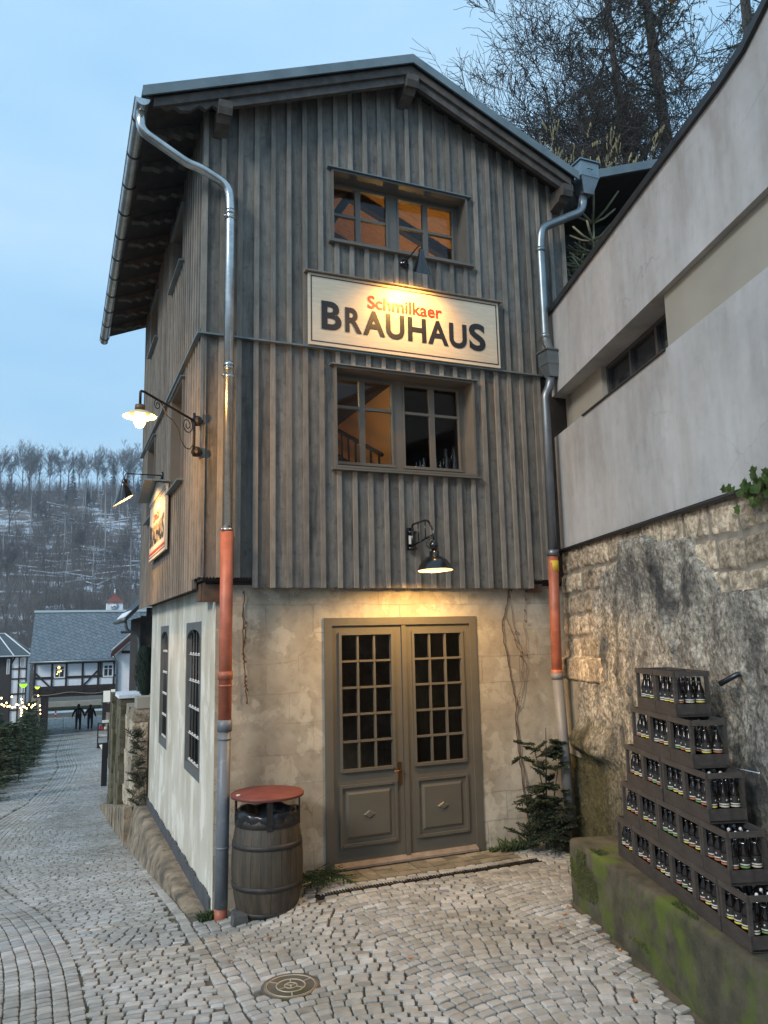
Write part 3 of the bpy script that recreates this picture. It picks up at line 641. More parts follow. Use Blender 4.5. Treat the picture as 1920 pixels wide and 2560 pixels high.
for k_, (x, y, z, sx) in enumerate(((2.95, 8.55, 7.12, .34), (3.4, 8.6, 7.06, .30), (3.95, 8.62, 7.1, .26), (3.15, 8.75, 7.22, .3))):
    m = MB(); m.lathe([(0, -.1), (.6, -.09), (.95, -.03), (1, .02), (.8, .08), (.4, .11), (0, .12)], (0, 0, 0), 16)
    m.v = [(x+a*sx, y+b*.18, z+c*1.1+.02*math.sin(a*9+k_)) for a, b, c in m.v]
    o = m.build('grain_sack', SACK); tag(o, ('pale sack behind the upper window, far left panes', 'pale sack behind the upper window, under its middle post', 'pale sack low in the right half of the upper window', 'pale sack lying on top of others behind the left half of the upper window')[k_], 'sack', 'sacks behind the upper window')
m = MB(); m.box(2.5, 4.7, 8.3, 9.0, 6.9, 6.96); m.build('window_bench', DARKW, house)
# small bottles on the lower sill
CLR = glass_mat('clear_bottle_glass', (.75, .8, .8), .12); DKB = mat('dark_bottle_glass', (.012, .008, .006), rough=.08, coat=.6)
for k_, (x, h, mt) in enumerate(((4.0, .10, CLR), (4.05, .14, CLR), (3.95, .08, CLR), (4.22, .14, CLR), (4.28, .11, CLR), (4.36, .27, DKB), (4.47, .31, DKB))):
    m = MB(); r_ = h*.17; m.lathe([(r_*.9, 0), (r_, h*.05), (r_, h*.5), (r_*.45, h*.72), (r_*.38, h), (r_*.44, h+.004)], (x, 8.31, 4.405), 12)
    o = m.build('small_bottle' if h < .2 else 'beer_bottle', mt)
    tag(o, ('little clear bottle inside the lower window, third from the left on the sill', 'clear bottle inside the lower window just left of the right mullion', 'tiny clear bottle at the left end of the row inside the lower window', 'clear bottle inside the lower window just right of the right mullion', 'short clear bottle between a taller clear one and the dark bottles in the lower window', 'shorter of two dark bottles at the right end of the lower window sill', 'tallest dark bottle in the right corner of the lower window')[k_], 'bottle', 'bottles on the lower window sill')
m = MB(); m.box(2.85, 4.56, 8.27, 8.40, 4.36, 4.403); m.build('inner_sill', FRAMEP, house)
# ================================================================== SIGNS
def glyph(txt, x0, x1, z0, z1, weight=.0, scale_w=True):
    """verts/faces of a word fitted to a box in x/z, flat, facing -y"""
    cu = bpy.data.curves.new('t', 'FONT'); cu.body = txt; cu.size = 1; cu.offset = weight; cu.resolution_u = 6
    ob = bpy.data.objects.new('t', cu); COL.objects.link(ob); bpy.context.view_layer.update()
    me = bpy.data.meshes.new_from_object(ob.evaluated_get(bpy.context.evaluated_depsgraph_get()))
    v = np.array([q.co[:] for q in me.vertices]); f = [tuple(p.vertices) for p in me.polygons]
    bpy.data.objects.remove(ob); bpy.data.curves.remove(cu); bpy.data.meshes.remove(me)
    lo, hi = v.min(0), v.max(0)
    vx = x0+(v[:, 0]-lo[0])/(hi[0]-lo[0])*(x1-x0); vz = z0+(v[:, 1]-lo[1])/(hi[1]-lo[1])*(z1-z0)
    return vx, vz, f
LET = [('B', 2.63, 2.872, 5.87, 6.212), ('R', 2.917, 3.125, 5.873, 6.174), ('A', 3.137, 3.415, 5.871, 6.174), ('U', 3.428, 3.666, 5.864, 6.172), ('H', 3.71, 3.953, 5.87, 6.172),
       ('A', 3.973, 4.25, 5.87, 6.174), ('U', 4.262, 4.505, 5.862, 6.175), ('S', 4.539, 4.768, 5.86, 6.214)]
def sign(root, T, XL, XR, ZL, ZH, extra):
    """T maps sign coordinates (x, depth outwards, z) to local coordinates of root"""
    def quadbox(m, a, b, d0, d1, p, q, mi=0):
        vs = [T(x, d, z) for z in (p, q) for d in (d0, d1) for x in (a, b)]
        m.add(vs, [(0, 2, 3, 1), (4, 5, 7, 6), (0, 1, 5, 4), (2, 6, 7, 3), (0, 4, 6, 2), (1, 3, 7, 5)], mi)
    m = MB(); quadbox(m, XL, XR, .005, .034, ZL, ZH)
    m.build('board', SIGNW, root, True)
    m = MB(); t = .012; i = .028
    for (a, b, p, q) in ((XL+i, XR-i, ZL+i+.01, ZL+i+.01+t), (XL+i, XR-i, ZH-i-t, ZH-i), (XL+i, XL+i+t, ZL+i+.01+t, ZH-i-t), (XR-i-t, XR-i, ZL+i+.01+t, ZH-i-t)): quadbox(m, a, b, .0345, .037, p, q)
    m.build('border_line', mat('maroon_line', (.05, .012, .012), rough=.5) if 'maroon_line' not in bpy.data.materials else bpy.data.materials['maroon_line'], root, True)
    m = MB()
    for (c, a, b, p, q) in LET:
        vx, vz, f = glyph(c, a, b, p, q, .03)
        m.add([T(x, .040, z) for x, z in zip(vx, vz)], f)
    m.build('black_lettering', LBLACK, root, True)
    m = MB(); vx, vz, f = glyph('Schmilkaer', 3.20, 4.17, 6.203, 6.362, .018); m.add([T(x, .041, z) for x, z in zip(vx, vz)], f)
    if extra: quadbox(m, XL+.10, XR-.06, .038, .041, 5.755, 5.785)
    m.build('red_lettering', LRED, root, True)
fs = thing('wooden_sign', 'large cream sign with black and red lettering between the two front windows', 'sign', (3.72, CY-.03, 5.70))
sign(fs, lambda x, d, z: (x-3.72, -d, z-5.70), 2.478, 4.975, 5.675, 6.53, False)
m = MB(); m.prism([(-.075, .838), (-.075, .852), (.028, .878), (.028, .838)], 2.44-3.72, 5.02-3.72, 'x'); m.build('hood', BATTEN, fs, True)
ss = thing('wooden_sign', 'smaller cream sign with a red line under its own little roof on the left wall', 'sign', (CL-.03, 11.15, 3.57))
def TS(x, d, z): return (-d, -(x-3.72)/2.497*1.9, (z-5.675)/.855*.83)
sign(ss, TS, 2.478, 4.975, 5.675, 6.53, True)
m = MB()
m.prism([(0.93, .90), (.93, .915), (-.02, 1.10), (-.98, .90), (-.98, .885), (-.02, 1.08)], -.22, .02, 'x'); m.build('sign_roof', ROOFZ, ss, True)
m = MB(); m.prism([(.90, .835), (.90, .885), (-.02, 1.06), (-.94, .87), (-.94, .835)], -.05, .0, 'x'); m.build('gable_board', SIGNW, ss, True)

# ================================================================== WALL LAMPS
def enamel_shade(root, prof_out, thick, M, name='lamp_shade', n=32):
    m = MB(); m.shell(prof_out, (0, 0, 0), n, 0, M)
    m.shell([(max(r-thick, .004), z-.001) for r, z in prof_out], (0, 0, 0), n, 1, M)
    o = m.build(name, [BLACK, ENAMEL], root, True); return o
# lamp over the front sign
l1 = thing('wall_lamp', 'black cone lamp on a thin bent arm lighting the front sign from above', 'lamp', (3.71, CY, 6.87))
m = MB(); m.tube([(0, .0, 0), (0, -.025, 0)], .05, 16); m.tube([(0, -.025, 0), (0, -.04, 0)], .03, 12)
m.build('wall_plate', BLACK, l1, True)
m = MB(); m.tube(bend([(0, -.03, 0), (.0, -.44, .03), (0, -.49, -.04)], .05), .008, 8); m.build('arm', BLACK, l1, True)
M1 = Matrix.Translation((0, -.492, -.04)) @ Matrix(((1, 0, 0, 0), (0, 1, 0, 0), (0, .62, 1, 0), (0, 0, 0, 1)))
enamel_shade(l1, [(.012, .0), (.03, -.01), (.033, -.07), (.042, -.10), (.105, -.30)], .003, M1)
m = MB(); m.lathe([(0, -.13), (.022, -.15), (.026, -.19), (0, -.225)], (0, 0, 0), 12, 0, M1); m.build('bulb', LIT, l1, True)
pb = M1 @ Vector((0, 0, -.25)); lamp('sign_light', pb, 70, (1, .50, .10), .03, 150, l1, (math.radians(38), 0, 0), .9)
# barn lamp over the door
l2 = thing('wall_lamp', 'black dome barn lamp on a braced swing arm above the double door', 'lamp', (3.70, CY, 3.5))
m = MB(); m.box(-.045, .035, -.03, .0, -.13, .13); m.box(-.045, .035, -.046, -.03, -.07, .04); m.tube([(-.045, -.06, .075), (.05, -.06, .075)], .014, 8); m.tube([(-.045, -.06, -.11), (.05, -.06, -.11)], .014, 8)
m.tube([(0, -.06, -.12), (0, -.06, .10)], .016, 10); m.box(-.012, .012, -.06, -.03, .06, .09); m.box(-.012, .012, -.06, -.03, -.12, -.09)
m.build('wall_bracket', BLACK, l2, True)
m = MB(); m.box(-.04, .005, -.0500, -.0465, -.06, .035); m.build('type_plate', ENAMEL, l2, True)
m = MB(); m.tube(bend([(0, -.06, .06), (.0, -.06, .165), (0, -.47, .165), (0, -.60, .02), (0, -.60, -.08)], .09, 7), .0125, 10)
m.tube([(0, -.06, -.075), (0, -.60, -.02)], .0125, 10); m.tube([(0, -.22, -.06), (0, -.22, .165)], .007, 6); m.tube([(0, -.40, -.04), (0, -.40, .165)], .007, 6)
m.build('arm', BLACK, l2, True)
m = MB(); m.lathe([(0, -.20), (.03, -.19), (.048, -.15), (.048, -.12), (.03, -.085), (0, -.075)], (0, -.60, 0), 16); m.tube([(-.0, -.585, -.05), (-.06, -.56, -.08), (-.075, -.56, -.13), (-.04, -.58, -.17)], .005, 6); m.build('junction_box', BLACK, l2, True)
M2 = Matrix.Translation((0, -.60, -.20)) @ Matrix.Rotation(math.radians(-3), 4, 'X')
m = MB(); m.lathe([(.052, .0), (.055, -.055), (.06, -.06)], (0, 0, 0), 20, 0, M2); m.build('lamp_neck', BLACK, l2, True)
enamel_shade(l2, [(.05, -.05), (.09, -.065), (.135, -.10), (.168, -.145), (.186, -.19), (.192, -.205)], .003, M2)
m = MB(); m.lathe([(0, -.07), (.025, -.09), (.035, -.13), (.02, -.16), (0, -.165)], (0, 0, 0), 12, 0, M2); m.build('bulb', LIT, l2, True)
lamp('door_light', M2 @ Vector((0, 0, -.175)), 135, (1, .56, .16), .05, 168, l2, None, .5)
# wrought iron bracket lamp on the corner: arm runs out diagonally
l3 = thing('bracket_lamp', 'lit white enamel lamp on a scrolled iron bracket at the left corner of the house', 'lamp', (CL, CY, 4.35))
dx = np.array([-.7071, -.7071, 0]); P3 = lambda s, z, o=0: tuple(dx*s+np.array([0, 0, z])+np.array([-.7071, .7071, 0])*o)
IRN = IRON
m = MB()
for z in (.0, .33):
    m.lathe([(0, -.055), (.03, -.05), (.055, -.025), (.06, .0), (.05, .03), (.02, .05), (0, .052)], P3(.05, z), 8, smooth=False)
m.tube([P3(.10, -.06), P3(.10, .40)], .014, 8); m.tube([P3(.05, 0), P3(.1, 0)], .018, 6); m.tube([P3(.05, .33), P3(.1, .33)], .018, 6)
m.build('wall_bracket', IRN, l3, True)
m = MB(); m.tube(bend([P3(.08, .315), P3(.89, .405), P3(.94, .40), P3(.94, .26)], .07, 7), .0125, 8); m.build('arm', IRN, l3, True)
def spiral(c, r0, r1, a0, a1, n=26): return [P3(c[0]+(r0+(r1-r0)*t)*math.cos(a0+(a1-a0)*t), c[1]+(r0+(r1-r0)*t)*math.sin(a0+(a1-a0)*t)) for t in np.linspace(0, 1, n)]
m = MB()
m.tube(spiral((.215, .245), .018, .10, math.pi*4.2, math.pi*.35), .0055, 5)
m.tube(spiral((.69, .33), .012, .055, -math.pi*2.2, math.pi*.6), .005, 5)
m.tube([P3(*p) for p in ((.645, .375), (.60, .33), (.55, .26), (.45, .235), (.36, .17), (.31, .06), (.24, -.0), (.17, .0), (.12, .05))], .0055, 5)
m.build('scrollwork', IRN, l3, True)
c3 = np.array(P3(.94, .24)); M3 = Matrix.Translation(tuple(c3))
m = MB(); m.lathe([(.015, .03), (.045, .02), (.048, -.03), (.03, -.035)], (0, 0, 0), 16, 0, M3); m.build('lamp_cap', mat('copper_cap', (.16, .09, .05), rough=.5, metal=.6), l3, True)
m = MB(); m.shell([(.03, -.03), (.08, -.045), (.14, -.075), (.155, -.09)], (0, 0, 0), 28, 0, M3)
m.shell([(.03, -.034), (.08, -.049), (.139, -.079), (.154, -.092)], (0, 0, 0), 28, 0, M3)
m.build('lamp_shade', mat('lit_enamel', (.78, .62, .36), rough=.4), l3, True)
m = MB(); m.lathe([(.045, -.045), (.058, -.09), (.056, -.15), (.035, -.19), (0, -.205)], (0, 0, 0), 18, 0, M3)
m.build('glass_globe', mat('glowing_globe', (1, .8, .5), emit=(1, .66, .24), estr=3.2), l3, True)
lamp('bracket_light', c3+np.array([0, 0, -.245]), 50, (1, .50, .12), .03, parent=l3)
# cone lamp on the left wall lighting the smaller sign
l4 = thing('wall_lamp', 'black cone lamp on a long straight arm over the smaller sign on the left wall', 'lamp', (CL, 11.12, 4.72))
m = MB(); m.tube([(0, 0, 0), (-.03, 0, 0)], .055, 16); m.build('wall_plate', BLACK, l4, True)
m = MB(); m.tube(bend([(-.03, 0, 0), (-.51, 0, 0), (-.52, 0, -.09)], .05), .0085, 8); m.build('arm', BLACK, l4, True)
m = MB(); m.lathe([(.02, .0), (.038, -.01), (.04, -.085), (.03, -.09)], (0, 0, 0), 14, 0, Matrix.Translation((-.52, 0, -.08)) @ Matrix.Rotation(math.radians(-6), 4, 'Y')); m.build('lamp_neck', BLACK, l4, True)
M4 = Matrix.Translation((-.53, 0, -.15)) @ Matrix(((1, 0, 0, 0), (0, 1, 0, 0), (.66, 0, 1, 0), (0, 0, 0, 1)))
enamel_shade(l4, [(.035, .01), (.045, -.03), (.135, -.24)], .004, M4)
m = MB(); m.lathe([(0, -.08), (.03, -.11), (.04, -.17), (0, -.21)], (0, 0, 0), 12, 0, M4); m.build('bulb', LIT, l4, True)
lamp('side_sign_light', M4 @ Vector((0, 0, -.225)), 80, (1, .50, .12), .03, 150, l4, (0, math.radians(-40), 0), .9)

# ================================================================== BARREL BIN
BX, BY = 1.955, 7.70; BZ = gz(BX, BY)-.005
bb = thing('barrel_bin', 'old barrel used as a litter bin with round red lid beside the left downpipe', 'litter bin', (BX, BY, BZ))
STAVE = mat('weathered_stave', (.036, .028, .018), (.074, .057, .038), 4, .55, bump=.004, stretch=(6, 6, .8), rnd=.12, c3=(.035, .03, .027), c3scale=3)
HOOP = mat('rusty_hoop', (.035, .033, .032), (.07, .06, .055), 9, .6, .5, bump=.002)
HB = .87
def brad(z): t = z/HB; return .280+.062*math.sin(math.pi*min(1, max(0, t)))**.8
m = MB(); ns = 22
for k_ in range(ns):
    a0 = 2*math.pi*k_/ns+.003; a1 = 2*math.pi*(k_+1)/ns-.003; vs = []; fs_ = []; zs = np.linspace(.02, HB, 12); off = R.uniform(-.001, .001)
    for z in zs:
        r_ = brad(z)+off
        for a in (a0, (a0+a1)/2, a1): vs.append((r_*math.cos(a), r_*math.sin(a), z))
        for a in (a1, a0): vs.append(((r_-.02)*math.cos(a), (r_-.02)*math.sin(a), z))
    for i in range(len(zs)-1):
        for q in range(5): fs_.append((i*5+q, i*5+(q+1) % 5, (i+1)*5+(q+1) % 5, (i+1)*5+q))
    m.add(vs, fs_+[(4, 3, 2, 1, 0), tuple(range(55, 60))])
m.lathe([(0, .05), (.25, .05)], (0, 0, 0), 24)
m.build('staves', STAVE, bb, True)
for (za, zb) in ((.0, .045), (.235, .28), (.60, .645), (.785, HB)):
    m = MB(); m.shell([(brad(za)+.001, za), (brad(za)+.006, za), (brad(zb)+.006, zb), (brad(zb)+.001, zb)], (0, 0, 0), 36); m.build('hoop', HOOP, bb, True)
m = MB(); prof = []
nb = 64; vs = []; fs_ = []
for i, (dr_, z) in enumerate(((.012, HB-.05), (.02, HB-.02), (.022, HB+.02), (.008, HB+.045), (-.02, HB+.05), (-.05, HB+.02), (-.07, HB-.12), (-.08, HB-.3))):
    for q in range(nb):
        a = 2*math.pi*q/nb; r_ = brad(HB)+dr_+.010*math.sin(a*13+i)*(i < 6)+.006*math.sin(a*29+2*i); vs.append((r_*math.cos(a), r_*math.sin(a), z+.015*math.sin(a*5+i*.7)*(i < 6)))
for i in range(7):
    for q in range(nb): fs_.append((i*nb+q, i*nb+(q+1) % nb, (i+1)*nb+(q+1) % nb, (i+1)*nb+q))
m.add(vs, fs_, smooth=True); m.build('bin_bag', mat('black_bin_bag', (.012, .012, .014), rough=.28, bump=.006, bscale=22, c2=(.02, .02, .022)), bb, True)
m = MB()
for a in (math.radians(-100), math.radians(-205), math.radians(-15), math.radians(80)):
    c, s_ = math.cos(a), math.sin(a); r_ = brad(HB)+.028; t = np.array([-s_, c, 0])*.028; n_ = np.array([c, s_, 0])
    P = n_*r_
    vs = [tuple(P+t*k1+n_*k2*.007+np.array([0, 0, z])) for z in (HB-.10, HB+.17) for k1, k2 in ((-1, -1), (1, -1), (1, 1), (-1, 1))]
    q = MB(); q.add(vs, [(3, 2, 1, 0), (4, 5, 6, 7), (0, 1, 5, 4), (1, 2, 6, 5), (2, 3, 7, 6), (3, 0, 4, 7)]); q.build('lid_strut', IRON, bb, True)
m = MB(); m.lathe([(.335, .165), (.352, .168), (.355, .19), (.35, .197), (0, .20)], (0, 0, HB), 48); m.build('lid', mat('red_lid', (.135, .032, .028), (.18, .046, .036), 9, .55, bump=.002), bb, True)
m = MB(); m.lathe([(.02, 0), (.022, .012), (0, .018)], (BX-.30, BY-.07, BZ+HB+.2), 8); m.v = [(a+R.uniform(-.004, .004), b, c) for a, b, c in m.v]
tag(m.build('stub', mat('chalky_stone', (.6, .55, .42), rough=.8)), 'tiny pale pebble lying on the red bin lid near its left edge', 'pebble')
# loose cobble by the pipe foot
m = MB(); m.box(1.585, 1.72, 7.50, 7.62, gz(1.6, 7.5)-.02, gz(1.6, 7.5)+.085, j=.012)
tag(m.build('loose_cobble', mat('basalt', (.06, .057, .055), (.1, .095, .09), 12, .8, bump=.004)), 'dark loose cobble lying against the foot of the downpipe and barrel', 'stone')

# ================================================================== WHITE BUILDING AND ROCK WALL ON THE RIGHT
A0 = math.atan2(-.955, -.297)
an = thing('rendered_building', 'pale rendered building with dark roof edge and recessed window strip above the rock wall', 'building', (5.79, 8.0, 0), A0)
S1 = 11.0
def topz(s): return 6.55+max(0, s-4.5)**1.4*.38
m = MB()
xs = [-.16, 4.3]+[4.3+.35*i for i in range(1, 20)]
poly = [(s_, topz(s_)) for s_ in xs]+[(xs[-1], 5.42), (-.16, 5.42)]
m.prism(poly, 0, .45, 'y', rnd=.5)
m.prism([(-.14, 3.43), (S1, 3.43), (S1, 4.88), (-.14, 4.88)], .0, .45, 'y', rnd=.5)
m.build('wall', RENDER, an, True)
m = MB(); m.box(-.12, 1.12, .20, .45, 4.881, 5.419); m.box(3.03, S1, .06, .45, 4.881, 5.419)
m.build('recessed_band', RBEIGE, an, True)
m = MB(); m.box(1.121, 3.029, .30, .32, 4.885, 5.415); wnd = m.build('strip_window', mat('dark_glass', (.02, .022, .025), rough=.08), an, True)
m = MB()
m.box(1.121, 3.029, .26, .299, 4.885, 4.93); m.box(1.121, 3.029, .26, .299, 5.37, 5.415)
for x in (1.125, 1.75, 2.38, 2.98): m.box(x, x+.045, .26, .299, 4.931, 5.369)
m.build('frame', mat('dark_frame', (.05, .05, .05), rough=.5), wnd, True)
m = MB()
for i in range(7): m.box(2.5+i*.06, 2.54+i*.06, .3205, .3225, 4.95, 5.2)
m.box(1.0, 3.1, -.02, .30, 4.862, 4.879); m.build('window_sill', COPING, an, True)
m = MB(); P = [(s_, topz(s_)-.035) for s_ in xs]+[(s_, topz(s_)+.02) for s_ in xs[::-1]]
for a, b in zip(xs[:-1], xs[1:]): m.prism([(a, topz(a)-.05), (b, topz(b)-.05), (b, topz(b)+.02), (a, topz(a)+.02)], -.035, .50, 'y')
m.build('roof_edge', COPING, an, True)
m = MB(); m.box(-.10, S1, -.03, .3, 3.395, 3.43); m.tube([(-.1, -.035, 3.40), (S1, -.035, 3.40)], .018, 8); m.build('drip_edge', COPING, an, True)
m = MB(); m.box(-.1, S1, .46, .6, 3.43, 6.4); m.build('backing_wall', RENDER, an, True)

# rock wall surface
rw = thing('rock_wall', 'rough sandstone rock face with courses of hewn blocks under the pale building', 'rock wall', (5.79, 8.0, 0), A0)
nx, nz_ = 520, 300
sx = np.linspace(-.12, 8.5, nx); sz = np.linspace(-.25, 3.40, nz_); SX, SZ = np.meshgrid(sx, sz, indexing='ij')
big = fbm(SX*.9+3, SZ*.7, 3, 1); mid_ = fbm(SX*3.1, SZ*2.2+5, 4, 2); fine = fbm(SX*11, SZ*7+SX*3, 4, 3); pits = fbm(SX*22, SZ*15+SX*5, 3, 9)
# limit between hewn blocks (above / left) and living rock
lim = np.where(SX < 1.03, 2.02+.1*vnoise(SX*5, SZ*0, 5), np.interp(SX, [1.03, 1.07, 1.12, 1.31, 1.55, 1.83, 1.93, 2.47, 2.67, 3.28, 3.32, 3.51, 3.64, 3.72, 3.94, 5.5, 8.5], [2.05, 2.45, 2.73, 2.93, 3.06, 3.1, 3.30, 3.28, 3.2, 3.18, 3.0, 2.91, 2.77, 2.66, 2.71, 2.7, 2.6]))
lim = lim+.05*(vnoise(SX*6, SZ*3, 8)-.5)
blk = SZ > lim
# courses
cz = np.array([1.70, 2.02, 2.12, 2.38, 2.64, 2.90, 3.16, 3.42]); cz = np.array([1.86, 2.12, 2.37, 2.63, 2.88, 3.14, 3.45])
SZc = SZ+.07*(vnoise(SX*.8, SZ*0+1, 21)-.5)+.03*(vnoise(SX*4, SZ*0+4, 22)-.5)
ci = np.clip(np.searchsorted(cz, SZc)-1, 0, 5)
cw = np.array([.33, .30, .36, .28, .38, .42])[ci]; u_ = (SX+.12+hash2(ci, ci*3, 4)*.3)/cw
bi = np.floor(u_+.25*(hash2(np.floor(u_).astype(int), ci, 6)-.5)).astype(int)
fu = (u_-np.floor(u_)); du = np.minimum(fu, 1-fu)*cw
zlo = cz[ci]; zhi = np.append(cz[1:], 3.5)[np.minimum(ci, 5)]; dz_ = np.minimum(SZc-zlo, zhi-SZc)
wob = .012*(mid_-.5)+.010*(fine-.5)
wob = wob+.022*(vnoise(SX*7, SZ*7, 33)-.5)
d_ = np.minimum(du, dz_)+wob
blockh = sst(.002, .05, d_)
bulge = .026*blockh*(.5+.9*hash2(bi, ci, 11))+.028*blockh*(fine-.5)+.025*blockh*(pits-.5)
y_blk = .02-bulge-.018*(mid_-.5)-.02*(big-.5)
rockr = .10*(big-.5)+.11*(mid_-.5)+.055*(fine-.5)+.035*(pits-.5)
fin2 = fbm(SX*40, SZ*26+SX*9, 2, 15)
rockr = rockr+.03*(fin2-.5)+.045*np.abs(pits-.5)
y_rock = -.075-rockr*1.0
# dark vertical fissure and hollows
for (cx, cz0, cw_, ch, dp_) in ((2.95, 2.68, .09, .34, .08), (3.45, 2.42, .13, .34, .06), (3.1, 3.0, .12, .22, .05), (1.37, 2.30, .05, .09, .12), (2.0, 2.95, .10, .3, .035), (3.75, 1.7, .15, .4, .05)):
    q = ((SX-cx-.18*(SZ-cz0))/cw_)**2+((SZ-cz0)/ch)**2; y_rock = y_rock+dp_*np.exp(-q*1.2)
# mossy shoulder low on the left, undercut below it
sh_ = np.exp(-((SX-.75)/.75)**4)
ledge = sst(1.42, 1.18, SZ)*sst(.98, 1.12, SZ+.10*(mid_-.5))
y_rock = y_rock-.13*sh_*ledge+.03*sh_*sst(1.1, .9, SZ)
led2 = (SX < 1.25) & (SZ < 2.12) & (SZ > 1.84) & (SX > -.2)
y2 = .005-.075*sst(.0, .03, np.minimum.reduce([SZ-1.84, 2.12-SZ, 1.10-SX])+wob)-.03*(fine-.5)
Yw = np.where(blk, y_blk, y_rock)
Yw = np.where((SX < 1.12) & (SZ < 2.12) & (SZ >= 1.84), y2, Yw)
pl = (SX < .42+.06*np.sin(SZ*4)-.12*sst(1.2, .9, SZ)) & (SZ < 1.84) & (SZ > .95)      # smooth pale render strip by the pipe
Yw = np.where(pl, -.03-.006*(mid_-.5), Yw)
V = np.stack([SX, Yw, SZ], -1).reshape(-1, 3)
ii, jj = np.meshgrid(np.arange(nx-1), np.arange(nz_-1), indexing='ij'); b0 = (ii*nz_+jj).ravel()
Fq = np.stack([b0, b0+nz_, b0+nz_+1, b0+1], 1)
cx_, cz_ = SX[:-1, :-1].ravel(), SZ[:-1, :-1].ravel()
isb = (blk | led2)[:-1, :-1].ravel(); mort = (isb & (d_[:-1, :-1].ravel() < .020)) & ~led2[:-1, :-1].ravel()
plf = pl[:-1, :-1].ravel()
mi = np.where(isb, 0, 1); mi = np.where(mort, 2, mi); mi = np.where(plf, 2, mi)
rb = hash2(bi, ci, 12)[:-1, :-1].ravel(); rb = np.where(isb, rb, .5)
SST = mat('sandstone_block', (.24, .195, .135), (.56, .47, .35), 16, .93, bump=.03, bscale=30, rnd=.35, c3=(.08, .07, .055), c3scale=6, c3lo=.52, c3hi=.7)
ROCK = mat('grey_sandstone_rock', (.17, .155, .125), (.66, .61, .51), 19, .95, bump=.05, bscale=28, stretch=(1.3, 1, .8), c3=(.085, .083, .078), c3scale=1.6, c3lo=.50, c3hi=.66, detail=10, ramp=(.34, .68))
# moss on the low shoulder of the rock (a patch with its own outline)
T = ROCK.node_tree; N = T.nodes; L = T.links; b = N['Principled BSDF']; src = b.inputs['Base Color'].links[0].from_socket
co = N.new('ShaderNodeTexCoord'); se = N.new('ShaderNodeSeparateXYZ'); L.new(co.outputs['Object'], se.inputs[0])
no = N.new('ShaderNodeTexNoise'); no.inputs['Scale'].default_value = 2.4; no.inputs['Detail'].default_value = 6; L.new(co.outputs['Object'], no.inputs['Vector'])
a1 = N.new('ShaderNodeMath'); a1.operation = 'MULTIPLY_ADD'; a1.inputs[1].default_value = 1.1; L.new(no.outputs['Fac'], a1.inputs[0]); L.new(se.outputs['Z'], a1.inputs[2])
mr = N.new('ShaderNodeMapRange'); mr.inputs[1].default_value = 2.05; mr.inputs[2].default_value = 1.72; L.new(a1.outputs[0], mr.inputs[0])
mm = N.new('ShaderNodeMapRange'); mm.inputs[1].default_value = 2.3; mm.inputs[2].default_value = .9; mm.inputs[3].default_value = .10; mm.inputs[4].default_value = .95; L.new(se.outputs['X'], mm.inputs[0])
pr_ = N.new('ShaderNodeMath'); pr_.operation = 'MULTIPLY'; L.new(mr.outputs[0], pr_.inputs[0]); L.new(mm.outputs[0], pr_.inputs[1])
xx = N.new('ShaderNodeMix'); xx.data_type = 'RGBA'; L.new(pr_.outputs[0], xx.inputs[0]); L.new(src, xx.inputs[6]); xx.inputs[7].default_value = (.06, .055, .017, 1); L.new(xx.outputs[2], b.inputs['Base Color'])
blotch(ROCK, 38, .66, 1.14, .40, .54, (1.2, 1, .7)); blotch(SST, 34, .68, 1.14, .40, .55); blotch(ROCK, 1.7, .74, 1.10, .40, .56, (2.2, 1, .55), (.95, .97, 1.0))
npmesh('rock_face', V, Fq, [SST, ROCK, mat('lime_mortar', (.19, .17, .135), (.27, .245, .20), 8, .95, bump=.006)], rw, rb, mi, True)
m = MB(); m.box(-.1, 8.5, .12, .6, -.3, 3.38); m.build('rock_core', SST, rw, True)

# concrete platform in front of the rock
def WL(x, y, z=0):   # world -> wall frame
    d = np.array([x-5.79, y-8.0]); return (float(d@np.array([-.297, -.955])), float(d@np.array([.955, -.297])), z)
pf = MB()
nu, nv = 110, 26
a = WL(4.52, 6.40); b = WL(3.80, 3.55); e = (b[0]+3.2, b[1]+(b[1]-a[1])/(b[0]-a[0])*3.2)
V = []; 
def pface(t): return a[1]+(e[1]-a[1])*t
ts = np.linspace(0, 1, nu)
prof = [('f', 0, -.12), ('f', 0, .10), ('f', .004, .25), ('f', .0, .40), ('f', .006, .47), ('f', .025, .498), ('f', .06, .505), ('t', .3, .505), ('t', .6, .51), ('t', 1, .51)]
fine_prof = []
zz = np.linspace(-.12, .47, 16); fine_prof = [('f', 0.0, z) for z in zz]+[('f', .006, .485), ('f', .02, .499), ('f', .05, .505)]+[('t', k_, .506) for k_ in np.linspace(.12, 1, 10)]
for t in ts:
    s_ = a[0]+(e[0]-a[0])*t; y0 = pface(t)
    for k_, d, z in fine_prof:
        y = y0+d if k_ == 'f' else y0+.05+(.02-y0)*d
        n_ = float(fbm(np.array(s_*4.), np.array(z*5.+y*4), 3, 31))-.45
        V.append((s_, y-.03*n_*(k_ == 'f'), z+.012*n_*(k_ == 't')+gz(4, 5)*0))
k_ = len(fine_prof); b0 = np.array([i*k_+j for i in range(nu-1) for j in range(k_-1)]); Fq = np.stack([b0, b0+1, b0+k_+1, b0+k_], 1)
plat = thing('concrete_plinth', 'low mossy concrete platform along the foot of the rock wall carrying the crates', 'platform', (5.79, 8.0, 0), A0)
npmesh('platform', np.array(V), Fq, MOSSC, plat, None, None, True)
m = MB(); m.add([V[j] for j in range(k_)]+[(a[0], .02, -.12)], [tuple(range(k_, -1, -1))]); m.build('end_face', MOSSC, plat, True)

